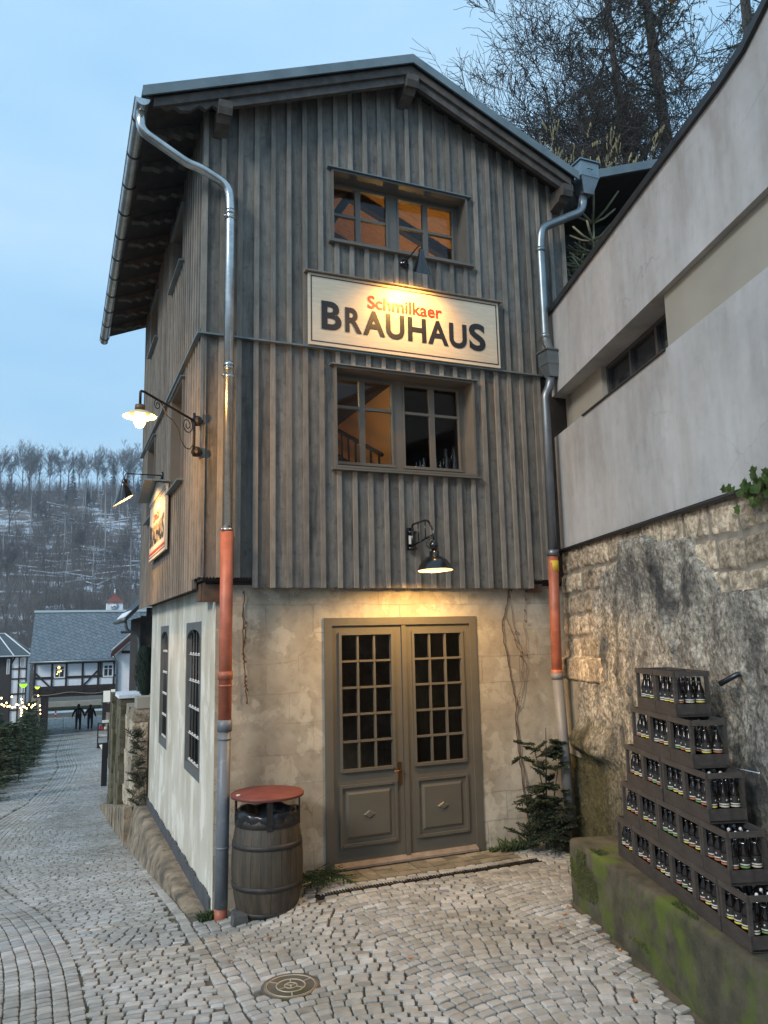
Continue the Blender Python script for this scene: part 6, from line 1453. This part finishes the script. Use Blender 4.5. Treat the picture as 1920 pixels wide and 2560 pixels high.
m = MB(); m.prism([(7.0, 4.0), (7.0, 5.4), (7.7, 5.75), (9.3, 5.75), (9.3, 4.0)], 80, 84, 'y'); o = m.build('far_roof', mat('pale_roof', (.38, .44, .46), (.46, .5, .52), 3, .7)); tag(o, 'pale frosted roof just right of the clock tower behind the archway house', 'roof')
m.__init__()
# left house with white-ribbed hip roof
lh = thing('ribbed_roof_house', 'dark house with white-ribbed hipped roof and half-timbered corner at the left edge', 'house', (-5, 62, gz(-5, 62)))
m = MB(); m.box(-9, -2.95, 62, 68, -3.6, 1.4); m.build('board_wall', mat('dark_boarding', (.035, .03, .032), (.06, .055, .055), 6, .8, stretch=(1, 1, 6)), lh)
m = MB(); m.box(-2.95, -1.85, 61.95, 68, -3.6, 1.4); m.build('wall', WHITEW, lh)
m = MB()
for x_ in (-2.9, -2.38, -1.9): m.box(x_-.05, x_+.05, 61.88, 61.945, -3.6, 1.4)
for z_ in (-2.4, -1.3, -.25, .45, 1.3): m.box(-2.95, -1.85, 61.89, 61.948, z_-.05, z_+.05)
m.prism([(-2.9, .9), (-2.75, 1.3), (-2.6, 1.3), (-2.85, .8)], 61.885, 61.947, 'y'); m.build('timber_frame', TIMB, lh)
m = MB(); m.add([(-9.4, 61.5, 1.36), (-1.62, 61.5, 1.36), (-1.62, 68.5, 1.36), (-9.4, 68.5, 1.36), (-7, 65, 2.95), (-3.6, 65, 2.95), (-9.4, 61.5, 1.30), (-1.62, 61.5, 1.30), (-1.62, 68.5, 1.30), (-9.4, 68.5, 1.30)], [(0, 1, 5, 4), (1, 2, 5), (2, 3, 4, 5), (3, 0, 4), (6, 9, 8, 7), (0, 6, 7, 1), (1, 7, 8, 2), (3, 2, 8, 9), (0, 3, 9, 6)]); m.build('roof', mat('dark_slate', (.055, .07, .075), (.085, .10, .105), 5, .7), lh)
m = MB(); RIB = mat('white_ribs', (.75, .77, .76), rough=.6)
for (a, b_) in (((-1.62, 61.5, 1.4), (-3.6, 65, 2.99)), ((-1.62, 68.5, 1.4), (-3.6, 65, 2.99)), ((-2.75, 61.48, 1.4), (-4.1, 65, 2.99)), ((-3.7, 61.48, 1.4), (-4.6, 65, 2.99)), ((-4.6, 61.48, 1.4), (-5.1, 65, 2.99)), ((-7, 65, 2.99), (-3.6, 65, 2.99)), ((-9.4, 61.48, 1.36), (-1.6, 61.48, 1.36))): m.tube([a, b_], .045, 5)
m.build('roof_ribs', RIB, lh)
oo = lh['_org']
for (a, b_, p, q) in ((-2.34, -2.05, .62, 1.22), (-3.2, -3.0, .1, 1.15)):
    m = MB(); m.box(a, b_, 61.86, 61.94, p, q); w_ = m.build('window', bpy.data.materials['white_window'], lh); m = MB(); m.box(a+.04-oo[0], b_-.04-oo[0], 61.845-oo[1], 61.862-oo[1], p+.04-oo[2], q-.04-oo[2]); m.build('pane', mat('curtained_pane', (.35, .36, .37), rough=.3) if 'curtained_pane' not in bpy.data.materials else bpy.data.materials['curtained_pane'], w_, True)
# wall and hedge across the square, seen through the arch
m = MB(); m.box(-20, 4.4, 84.6, 85.0, -5.2, -3.62); tag(m.build('long_wall', mat('beige_wall', (.36, .32, .26), (.42, .38, .32), 2, .9)), 'long low beige wall on the far side of the square, seen under the arch', 'wall')
m = MB(); m.box(-20, 4.4, 83.2, 84.2, -5.1, -4.08, j=.0); 
for i in range(1200): x_ = R.uniform(-3, 4.3); z_ = R.uniform(-4.6, -4.1); m.add([(x_, 83.15, z_), (x_+.14, 83.05, z_+.05), (x_+.07, 83.1, z_+.14)], [(0, 1, 2)])
tag(m.build('long_hedge', mat('hedge_green', (.02, .035, .018), (.04, .06, .03), 4, .9, rnd=.3)), 'long clipped dark hedge in front of the far beige wall, seen under the arch', 'hedge')
# red and white bollard
bo_ = thing('striped_bollard', 'red and white striped bollard standing on the square beyond the arch', 'bollard', (.17, 72, gz(.17, 72)))
for i in range(4):
    m = MB(); m.lathe([(.07, .18*i), (.07, .18*i+.179)], (0, 0, 0), 12); m.build('band', LRED if i % 2 else ENAMEL, bo_, True)
# things standing on the right just before the arch
mc = thing('market_stand', 'small dark shelf stand with red and white goods beside the right side of the lane', 'market stand', (2.42, 44, gz(2.4, 44)))
h_ = mc['_org'][2]
m = MB()
for x_ in (-.25, .25):
    for y_ in (-.2, .2): m.box(x_-.02, x_+.02, y_-.02, y_+.02, .0, 1.25)
for z_ in (.2, .55, .9, 1.24): m.box(-.27, .27, -.22, .22, z_, z_+.03)
m.box(-.27, .27, -.2, .2, .0, .199); m.build('shelf', TIMB, mc, True)
for (x_, z_, w_, h2, mt_) in ((-.1, .93, .14, .18, 'r'), (.1, .93, .12, .14, 'w'), (0, .58, .4, .10, 'w'), (.1, 1.27, .3, .12, 'w')):
    m = MB(); m.box(x_-w_/2, x_+w_/2, -.15, .1, z_, z_+h2, j=.01); m.build('goods', LRED if mt_ == 'r' else ENAMEL, mc, True)
m = MB(); m.lathe([(.10, 0), (.16, .08), (.25, .26), (.24, .27), (.0, .2)], (0, 0, 0), 18); o = m.build('white_planter', ENAMEL); o.location = (2.42, 42.2, gz(2.4, 42)); tag(o, 'round white bowl planter on the ground in front of the market stand', 'planter')
sbd = thing('notice_board', 'white and black notice board hanging on a post right of the archway', 'notice board', (2.35, 38, gz(2.3, 38)))
m = MB(); m.box(-.03, .03, -.03, .03, 0, 3.1); m.build('post', IRON, sbd, True)
m = MB(); m.box(-.30, .0, -.05, -.031, 2.45, 2.95); m.box(.02, .22, -.06, -.035, 2.5, 3.0); m.build('white_panel', ENAMEL, sbd, True)
m = MB(); m.box(-.32, .2, -.05, -.032, 2.0, 2.38); m.build('dark_panel', IRON, sbd, True)
m = MB(); m.box(1.45, 1.62, 26.5, 26.56, gz(1.5, 26.5), gz(1.5, 26.5)+1.3); tag(m.build('board_sign', mat('black_board', (.015, .015, .016), (.02, .02, .022), 5, .5)), 'narrow black board leaning at the right edge of the lane beyond the sandstone walls', 'board')

# ================================================================== HEDGE OF CUT SPRUCES, LAMPS AND LIGHTS
def spruce_mesh(seed, H=2.0, Rd=1.2, n=260):
    rr = random.Random(seed); a = MB(); b_ = MB()
    a.tube([(0, 0, 0), (0, 0, H*.95)], [.045, .01], 6)
    for i in range(n):
        t = (i/n)**1.15; z = .05+H*.93*t; A = rr.uniform(0, 6.28); L_ = Rd*(1-t*.82)*rr.uniform(.65, 1.1); d = np.array([math.cos(A), math.sin(A), rr.uniform(-.12, .22)]); p = np.array([0, 0, z]); e = p+d*L_
        a.tube([tuple(p), tuple(e)], [.012, .004], 3, cap=False)
        for k_ in range(34):
            u_ = rr.uniform(.25, 1.02); c = p+(e-p)*u_; s_ = np.array([-math.sin(A), math.cos(A), 0])*rr.choice((-1, 1))*rr.uniform(.4, 1)+np.array([math.cos(A), math.sin(A), rr.uniform(-.35, .35)])*.7
            s_ = nrm(s_)*rr.uniform(.08, .2)*(1.25-u_*.5); w_ = nrm(np.cross(s_, np.array([rr.gauss(0, .4), rr.gauss(0, .4), 1])))*.022
            b_.add([tuple(c+w_), tuple(c-w_), tuple(c+s_)], [(0, 1, 2)])
    return a, b_
HEDG = mat('cut_spruce_needles', (.05, .078, .03), (.13, .16, .07), 3, .8, rnd=.4)
hp_ = [(-2.35, 25.0), (-2.3, 27.2), (-2.0, 29.3), (-1.75, 31.6), (-1.5, 34.2), (-1.35, 37), (-1.3, 40), (-1.25, 43.4), (-1.2, 47), (-1.2, 50.5), (-1.3, 54), (-3.9, 27), (-3.6, 31), (-3.0, 36), (-2.9, 42), (-2.8, 48)]
protos = []
for i, (x_, y_) in enumerate(hp_):
    idx = i+1 if i < 11 else i-10
    lab = f'bushy cut spruce, {("nearest", "second nearest", "third nearest", "fourth nearest", "fifth nearest", "sixth nearest", "seventh nearest", "fourth farthest", "third farthest", "second farthest", "farthest")[idx-1]} in the {"row along the lane" if i < 11 else "back row behind it"}'
    if len(protos) < 3:
        r_ = thing('spruce', lab, 'tree', (0, 0, 0), 0, 'cut spruces lining the lane'); a, b_ = spruce_mesh(60+i); a.build('trunk', BARK, r_, True); b_.build('crown', HEDG, r_, True); protos.append(r_)
    else:
        r_ = copy_tree(protos[i % 3]); r_['label'] = lab
    r_.location = (x_, y_, gz(x_, y_)-.05); s_ = R.uniform(.92, 1.12); r_.scale = (s_, s_, s_*R.uniform(.9, 1.1)); r_.rotation_euler = (0, 0, R.uniform(0, 6))
for k_, (x_, y_, z_, r_, h_, lab) in enumerate(((-1.03, 31, .92, .138, 2.0, 'green glowing cup lamp on a black pole, nearer and larger of the two'), (-.68, 36.9, .48, .103, 1.9, 'yellow-green glowing cup lamp on a black pole, farther and smaller of the two'))):
    t_ = thing('garden_lamp', lab, 'lamp', (x_, y_, gz(x_, y_)), 0, None); zz_ = z_-gz(x_, y_)
    m = MB(); m.tube([(0, 0, 0), (0, 0, zz_-r_*1.1)], .018, 6); m.build('pole', IRON, t_, True)
    m = MB(); m.lathe([(0, zz_-r_*1.05), (r_*.35, zz_-r_*1.0), (r_*.8, zz_-r_*.55), (r_, zz_)], (0, 0, 0), 18); m.build('glowing_cup', mat('green_glow' if k_ == 0 else 'lime_glow', (.4, .8, .1), emit=((.30, .85, .02) if k_ == 0 else (.75, .9, .03)), estr=1.0), t_, True)
    m = MB(); m.lathe([(r_*1.3, zz_+.002), (r_*1.25, zz_+.03), (0, zz_+.06)], (0, 0, 0), 18); m.build('cap', ZINC, t_, True)
# fairy lights over the spruces
cab = [(-3.4, 27, .55), (-2.6, 27.5, .30), (-1.9, 28, .42), (-1.5, 28, .42), (-1.1, 28.0, .36), (-.95, 28, .1), (-.8, 28.5, .28), (-.55, 29, .36), (-.5, 33, .3), (-.55, 38, -.2)]
m = MB(); m.tube(cab, .008, 4); tag(m.build('light_string', TIMB), 'thin dark cable of the fairy lights running over the spruces', 'cable')
BL = mat('fairy_bulb', (1, .7, .3), emit=(1, .62, .22), estr=10)
blist = [(-1.53, 28, .45), (-1.46, 28, .40), (-1.40, 28.1, .48), (-1.36, 28, .37), (-1.30, 28, .38), (-1.62, 27.6, .33), (-1.70, 27.6, .28), (-1.22, 28, .34), (-1.16, 28, .35), (-1.10, 28, .42), (-1.05, 28, .40), (-.99, 28, .30), (-.95, 28, .24), (-.91, 28, .34), (-.94, 27.9, .16), (-.95, 27.8, .08), (-.86, 28, .33), (-.80, 28, .28), (-.74, 28, .40), (-.62, 28, .36), (-.56, 28.2, .38), (-.66, 28, .31), (-1.25, 28, .67), (-.97, 28, .58), (-.94, 28, .47), (-.50, 29, .60), (-.50, 34, -.10), (-.50, 35, -.35), (-.5, 36, -.58), (-1.55, 28, .64)]
pb_ = None
for i, p in enumerate(blist):
    if pb_ is None: m = MB(); m.lathe([(0, -.024), (.018, -.014), (.023, .0), (.014, .02), (0, .03)], (0, 0, 0), 8); o = pb_ = m.build('fairy_light', BL)
    else: o = pb_.copy(); COL.objects.link(o)
    o.location = p; s_ = R.uniform(.8, 1.25); o.scale = (s_, s_, s_)
    tag(o, 'small warm fairy light bulb glowing above the spruces beside the lane', 'fairy light', 'fairy lights above the spruces')
for p, e_ in (((-1.45, 27.95, .30), 10), ((-.95, 27.9, .20), 9), ((-.65, 28.0, .28), 4)): lamp('fairy_glow', p, e_, (1, .6, .22), .12)

# ================================================================== PEOPLE
def person(label, base, rz, pts, rad, edges, cloth, skin, hair, hc):
    root = thing('person', label, 'person', base, rz)
    def skinmesh(name, P, E, Rr, mt, sub=2, rootv=0, par=root):
        me = bpy.data.meshes.new(name); me.from_pydata(P, E, []); o = bpy.data.objects.new(name, me); COL.objects.link(o)
        md = o.modifiers.new('s', 'SKIN'); sv = me.skin_vertices[0].data if me.skin_vertices else None
        for i, r_ in enumerate(Rr): me.skin_vertices[0].data[i].radius = (r_ if hasattr(r_, '__len__') else (r_, r_))
        me.skin_vertices[0].data[rootv].use_root = True
        sm_ = o.modifiers.new('u', 'SUBSURF'); sm_.levels = sub; sm_.render_levels = sub
        bpy.context.view_layer.update(); em = bpy.data.meshes.new_from_object(o.evaluated_get(bpy.context.evaluated_depsgraph_get()))
        bpy.data.objects.remove(o); em.materials.clear(); em.materials.append(mt)
        for pl_ in em.polygons: pl_.use_smooth = True
        o = bpy.data.objects.new(name, em); COL.objects.link(o); o.parent = par; return o
    return root, skinmesh
def build_person(label, base, rz, H, cloth, legs, hairc, stride, armL, armR, pack):
    s_ = H/1.75
    K = {}; P = []; E = []; Rr = []
    def V_(n, x, y, z, r): K[n] = len(P); P.append((x*s_, y*s_, z*s_)); Rr.append((r[0]*s_, r[1]*s_) if hasattr(r, '__len__') else r*s_)
    def L_(a, b_): E.append((K[a], K[b_]))
    V_('pel', 0, 0, .95, (.20, .15)); V_('waist', 0, .01, 1.08, (.20, .15)); V_('chest', 0, .0, 1.28, (.22, .155)); V_('neckb', 0, .0, 1.42, (.13, .10)); V_('neck', 0, .01, 1.50, .055); V_('head', 0, .02, 1.60, (.078, .095)); V_('crown', 0, .01, 1.70, (.065, .08))
    for a, b_ in (('pel', 'waist'), ('waist', 'chest'), ('chest', 'neckb'), ('neckb', 'neck'), ('neck', 'head'), ('head', 'crown')): L_(a, b_)
    for sg, n_, st in ((-1, 'l', stride), (1, 'r', -stride)):
        V_('hip'+n_, .105*sg, 0, .86, .115); V_('kn'+n_, .115*sg, st*.55+.03, .50, .085); V_('an'+n_, .12*sg, st-.02, .09, .065); V_('to'+n_, .115*sg, st+.13, .035, (.045, .03))
        L_('pel', 'hip'+n_); L_('hip'+n_, 'kn'+n_); L_('kn'+n_, 'an'+n_); L_('an'+n_, 'to'+n_)
        arm = armL if sg < 0 else armR
        V_('sh'+n_, .20*sg, 0, 1.36, .085); V_('el'+n_, *arm[0], .066); V_('wr'+n_, *arm[1], .045)
        L_('neckb', 'sh'+n_); L_('sh'+n_, 'el'+n_); L_('el'+n_, 'wr'+n_)
    root, sk = person(label, base, rz, None, None, None, None, None, None, None)
    body = sk('body', P, E, Rr, cloth)
    # trousers as a clothing child
    for sg, n_ in ((-1, 'l'), (1, 'r')):
        a = np.array(P[K['el'+n_]]); w_ = np.array(P[K['wr'+n_]]); d = nrm(w_-a); sid = np.array([0, 1, 0.]); 
        HP = [tuple(w_), tuple(w_+d*.045), tuple(w_+d*.08)]; HE = [(0, 1), (1, 2)]; HR = [.026, .034, .030]
        o = sk('hand', HP, HE, [(r_*.6, r_) for r_ in HR], SKIN, 1)
        for q, (off, ln) in enumerate(((-.030, .060), (-.010, .070), (.010, .066), (.029, .052))):
            b0_ = w_+d*.075+sid*off; sk('finger', [tuple(b0_), tuple(b0_+d*ln*.5+np.array([-sg*.008, 0, 0])), tuple(b0_+d*ln+np.array([-sg*.025, 0, 0]))], [(0, 1), (1, 2)], [.009, .0085, .007], SKIN, 1)
        b0_ = w_+d*.025+sid*.03; sk('thumb', [tuple(b0_), tuple(b0_+d*.03+sid*.022), tuple(b0_+d*.06+sid*.03)], [(0, 1), (1, 2)], [.011, .010, .008], SKIN, 1)
    m = MB(); hz_ = 1.60*s_; prof = [(0, .135), (.055, .122), (.09, .07), (.10, .0), (.095, -.05), (.07, -.085)]
    m.lathe([(r_*s_*1.02, z_*s_) for r_, z_ in prof], (0, -.012*s_+.012, hz_+.005), 16); m.v = [(a, b_*1.12, c) for a, b_, c in m.v]; m.build('hair', hairc, root, True)
    m = MB()     # face: brow, nose, eyes, mouth and ears, turned away from the camera
    fy_ = .112*s_; m.lathe([(0, -.02), (.012, -.012), (.010, .01), (0, .03)], (0, fy_, hz_-.005), 8); 
    for sg in (-1, 1): m.lathe([(0, -.008), (.012, 0), (0, .008)], (sg*.032, fy_-.012, hz_+.018), 8); m.lathe([(0, -.03), (.012, -.02), (.016, .01), (0, .03)], (sg*.088*s_, .015, hz_-.01), 8)
    m.box(-.025, .025, fy_-.016, fy_-.004, hz_-.055, hz_-.045); m.build('face', SKIN, root, True)
    if pack:
        m = MB(); m.box(-.14, .14, -.20, -.10, 1.08, 1.40, j=.012); m.build('rucksack', mat('dark_rucksack', (.02, .02, .025), rough=.8), root, True)
        m = MB(); m.box(-.08, -.05, -.212, -.201, 1.10, 1.36); m.box(.05, .08, -.212, -.201, 1.10, 1.36); m.build('pale_strap', mat('pale_strap', (.3, .27, .25), rough=.8), root, True)
    return root
SKIN = mat('skin', (.35, .2, .14), rough=.6)
DK1 = mat('dark_coat', (.012, .012, .016), (.018, .018, .022), 8, .85); DK2 = mat('navy_coat', (.014, .016, .024), (.02, .022, .03), 8, .85); HR1 = mat('dark_hair', (.015, .012, .01), rough=.7)
YP = 60.4
hx = 1.86; 
build_person('taller person walking away hand in hand, dark jacket with pale straps on the back', (1.62, YP-.9, gz(1.6, YP-.9)), .0, 1.78, DK1, DK1, HR1, .16, ((-.33, -.03, 1.12), (-.40, .02, .86)), ((.32, .0, 1.12), (.40, .02, .86)), True)
build_person('slimmer person in a plain dark coat walking away hand in hand, right of the pair', (2.40, YP-.9, gz(2.4, YP-.9)), .0, 1.70, DK2, DK2, HR1, -.14, ((-.30, .0, 1.12), (-.38, .02, .90)), ((.30, -.03, 1.10), (.38, .03, .86)), False)
# ================================================================== WOODED HILL ACROSS THE VALLEY
def hill_z(x, y):
    t = np.clip((y-140)/(400-140), 0, 1.25)
    crest = 78.5+.05*(x)+2.5*(vnoise(x*.02+3, x*0, 91)-.5)
    base = -5+crest*(np.minimum(t, 1)**1.15)
    base = base-np.maximum(0, t-1)*40
    return base+2.2*(fbm(x*.035, y*.035, 4, 92)-.5)*np.clip(t*6, 0, 1)
hx_ = np.linspace(-330, 300, 180); hy_ = np.linspace(138, 460, 120); HX, HY = np.meshgrid(hx_, hy_, indexing='ij')
V = np.stack([HX, HY, hill_z(HX, HY)], -1).reshape(-1, 3); ii, jj = np.meshgrid(np.arange(179), np.arange(119), indexing='ij'); b0 = (ii*120+jj).ravel()
HILL = mat('winter_woodland_floor', (.055, .048, .044), (.21, .18, .16), .10, .95, detail=8, c3=(.50, .55, .62), c3scale=.16, c3lo=.53, c3hi=.58, bump=.5, bscale=.5, stretch=(1, .8, 2.2))
struct(npmesh('hillside', V, np.stack([b0, b0+120, b0+121, b0+1], 1), HILL, smooth=True))
HBT = mat('far_bare_trees', (.085, .075, .07), (.15, .13, .12), .4, .95); HPT = mat('far_pale_trunks', (.30, .29, .28), (.36, .35, .33), .4, .95); HCN = mat('far_conifers', (.018, .03, .026), (.035, .05, .04), .4, .95, rnd=.3)
def fan_tree(seed, H=19.5, minr=.042, depth=4, k=4):
    rr = random.Random(seed); a = MB(); b_ = MB(); a.tube([(0, 0, -1), (rr.gauss(0, .3), 0, H*.3), (rr.gauss(0, .5), 0, H*.52)], [.30, .22, .16], 5)
    for i in range(7): grow(b_, (0, 0, H*rr.uniform(.18, .5)), (rr.gauss(0, .38), rr.gauss(0, .38), 1.0), H*rr.uniform(.26, .40), .12, depth-1, rr, seg=3, ang=.45, ratio=.64, kids_=k, minr=minr, wander=.15, up=.06, sides=(4, 3, 3, 3, 3, 3))
    return a, b_
def fir_far(seed, H=16):
    rr = random.Random(seed); a = MB(); b_ = MB(); a.tube([(0, 0, -1), (0, 0, H)], [.3, .03], 4)
    for i in range(420):
        t = rr.random(); A = rr.uniform(0, 6.28); r_ = H*.17*(1-t)*rr.uniform(.5, 1.1); z = H*(.08+.92*t); c = np.array([0, 0, z]); e = np.array([r_*math.cos(A), r_*math.sin(A), z-.08*r_*3]); w_ = np.array([-math.sin(A), math.cos(A), 0])*.35
        b_.add([tuple(c), tuple(e+w_), tuple(e-w_)], [(0, 1, 2)])
    return a, b_
fans = []; firs = []
def place(kind, x_, y_, s_, label, group):
    lst = fans if kind == 'f' else firs; z_ = float(hill_z(np.array(x_), np.array(y_)))-.3
    want = 4 if kind == 'f' else 2
    if len(lst) < want:
        r_ = thing('hill_tree' if kind == 'f' else 'hill_conifer', label, 'tree', (0, 0, 0), 0, group); a, b_ = (fan_tree if kind == 'f' else fir_far)(100+len(lst)*7)
        a.build('trunk', HBT, r_, True); b_.build('crown', HBT if kind == 'f' else HCN, r_, True); lst.append(r_)
    else: r_ = copy_tree(lst[R.randrange(len(lst))]); r_['label'] = label; r_['group'] = group
    r_.location = (x_, y_, z_); r_.scale = (s_, s_, s_); r_.rotation_euler = (0, 0, R.uniform(0, 6)); return r_
x_ = -95
while x_ < 60:
    place('f', x_, 396+R.uniform(-6, 8), R.uniform(.85, 1.12), 'tall bare tree in the row standing against the sky on the crest of the hill', 'bare trees along the hill crest'); x_ += R.uniform(2.6, 5.2)
place('f', -48, 392, 1.25, 'tallest leafless crown above the left end of the hill crest', 'bare trees along the hill crest')['label'] = 'tall bare tree in the row standing against the sky on the crest of the hill'
for (X, Y, S_) in ((-29, 362, .95), (-14, 362, 1.15), (-17, 300, .9), (-24, 250, .8), (5, 235, .75), (-6, 285, .8), (-44, 340, 1.0), (16, 230, .7), (-38, 280, .8), (24, 300, .8), (-52, 300, .9), (-12, 215, .65)):
    place('f', X, Y, S_, 'leafless spreading tree standing by itself on the slope of the hill below the crest', 'single bare trees on the hill slope')
for (X, Y, S_) in ((4, 372, 1.1), (22, 385, 1.1), (27, 360, 1.2), (30, 345, 1.0), (-30, 262, 1.1), (34, 372, 1.0), (2, 360, .7), (10, 352, .8)):
    place('c', X, Y, S_, 'dark conifer on the wooded hill slope', 'dark conifers on the hill slope')
ORD = 'first second third fourth fifth sixth seventh eighth ninth tenth eleventh twelfth thirteenth fourteenth fifteenth'.split()
for grp_, what in (('single bare trees on the hill slope', 'leafless tree from the left standing by itself on the hill slope'), ('dark conifers on the hill slope', 'dark conifer from the left on the wooded hill slope')):
    L_ = sorted([o for o in bpy.data.objects if o.get('group') == grp_], key=lambda o: o.location.x/o.location.y)
    for i, o in enumerate(L_): o['label'] = ORD[i]+' '+what
# pale dead trunks standing on the felled patch
pt = None
for i in range(34):
    X = R.uniform(-30, 40) if i > 8 else R.uniform(8, 30); Y = R.uniform(215, 360); H = R.uniform(9, 20)
    if pt is None: m = MB(); m.tube([(0, 0, 0), (.1, 0, .5), (0.05, 0, 1)], [.25, .18, .07], 5); o = pt = m.build('dead_trunk', HPT)
    else: o = pt.copy(); COL.objects.link(o)
    o.location = (X, Y, float(hill_z(np.array(X), np.array(Y)))-.5); o.scale = (R.uniform(.7, 1.2), .9, H); o.rotation_euler = (R.gauss(0, .02), R.gauss(0, .03), R.uniform(0, 6))
    tag(o, 'pale branchless trunk standing upright on the hill slope', 'tree trunk', 'pale standing trunks on the hill')
pl_ = None
for i in range(130):
    X = R.gauss(16, 15); Y = R.uniform(215, 345)
    if pl_ is None: m = MB(); m.tube([(-.5, 0, 0), (.5, 0, 0)], [.30, .14], 5); o = pl_ = m.build('fallen_log', SNOW)
    else: o = pl_.copy(); COL.objects.link(o)
    L_ = R.uniform(4, 11); a = R.gauss(0, .6); o.location = (X, Y, float(hill_z(np.array(X), np.array(Y)))+R.uniform(1.2, 3.2)); o.scale = (L_, R.uniform(.4, .9), R.uniform(.4, .9)); o.rotation_euler = (0, R.gauss(0, .14), a)
    tag(o, 'snow-covered fallen log lying across the felled patch of the hill', 'log', 'snow-covered logs on the hill')
# brushwood covering the slope
m = MB(); rr = random.Random(77)
for i in range(5200):
    Y = 150+(rr.random()**.8)*245; X = rr.uniform(-75, 60)*(Y/330+.15); z_ = float(hill_z(np.array(X), np.array(Y))); H = rr.uniform(4, 9)
    if fbm(np.array(X*.05), np.array(Y*.03), 2, 5) < .30: continue
    k_ = rr.randint(4, 6); rn = rr.random()
    for q in range(k_):
        A = rr.uniform(0, 6.28); sp_ = rr.uniform(.05, .45); e = (X+math.cos(A)*H*sp_, Y+math.sin(A)*H*sp_, z_+H*rr.uniform(.6, 1.1)); w_ = .07
        m.add([(X-w_, Y, z_-.3), (X+w_, Y, z_-.3), (e[0]+.02, e[1], e[2]), (e[0]-.02, e[1], e[2])], [(0, 1, 2, 3)], 0, rn)
        for _ in range(2):
            t = rr.uniform(.4, .9); c = (X+(e[0]-X)*t, Y+(e[1]-Y)*t, z_+(e[2]-z_)*t); B = rr.uniform(0, 6.28); l2_ = H*.28
            m.add([(c[0], c[1], c[2]-.05), (c[0], c[1], c[2]+.05), (c[0]+math.cos(B)*l2_, c[1]+math.sin(B)*l2_, c[2]+l2_*.9)], [(0, 1, 2)], 0, rn)
struct(m.build('brushwood', mat('brushwood', (.07, .060, .056), (.17, .145, .13), .06, .95, rnd=.35)), 'stuff')
# valley floor scrub behind the left house
m = MB()
for i in range(900):
    X = rr.uniform(-30, -1); Y = rr.uniform(75, 130); z_ = gz(X, Y); H = rr.uniform(2, 6)
    for q in range(5):
        A = rr.uniform(0, 6.28); e = (X+math.cos(A)*H*.25, Y+math.sin(A)*H*.25, z_+H*rr.uniform(.7, 1)); m.add([(X-.05, Y, z_), (X+.05, Y, z_), e], [(0, 1, 2)])
struct(m.build('scrub', bpy.data.materials['brushwood']), 'stuff')
# evening haze over the valley
m = MB(); m.box(-700, 700, -80, 620, -20, 140)
hz_m = bpy.data.materials.new('haze'); hz_m.use_nodes = True; N = hz_m.node_tree.nodes; N.clear(); o1 = N.new('ShaderNodeOutputMaterial'); pv = N.new('ShaderNodeVolumePrincipled')
pv.inputs['Color'].default_value = (.80, .88, .96, 1); pv.inputs['Density'].default_value = .00055; pv.inputs['Anisotropy'].default_value = .3
hz_m.node_tree.links.new(pv.outputs[0], o1.inputs['Volume'])
HAZE = True
if HAZE: struct(m.build('haze', hz_m), 'stuff')
for o in bpy.data.objects:
    if '_org' in o.keys(): del o['_org']
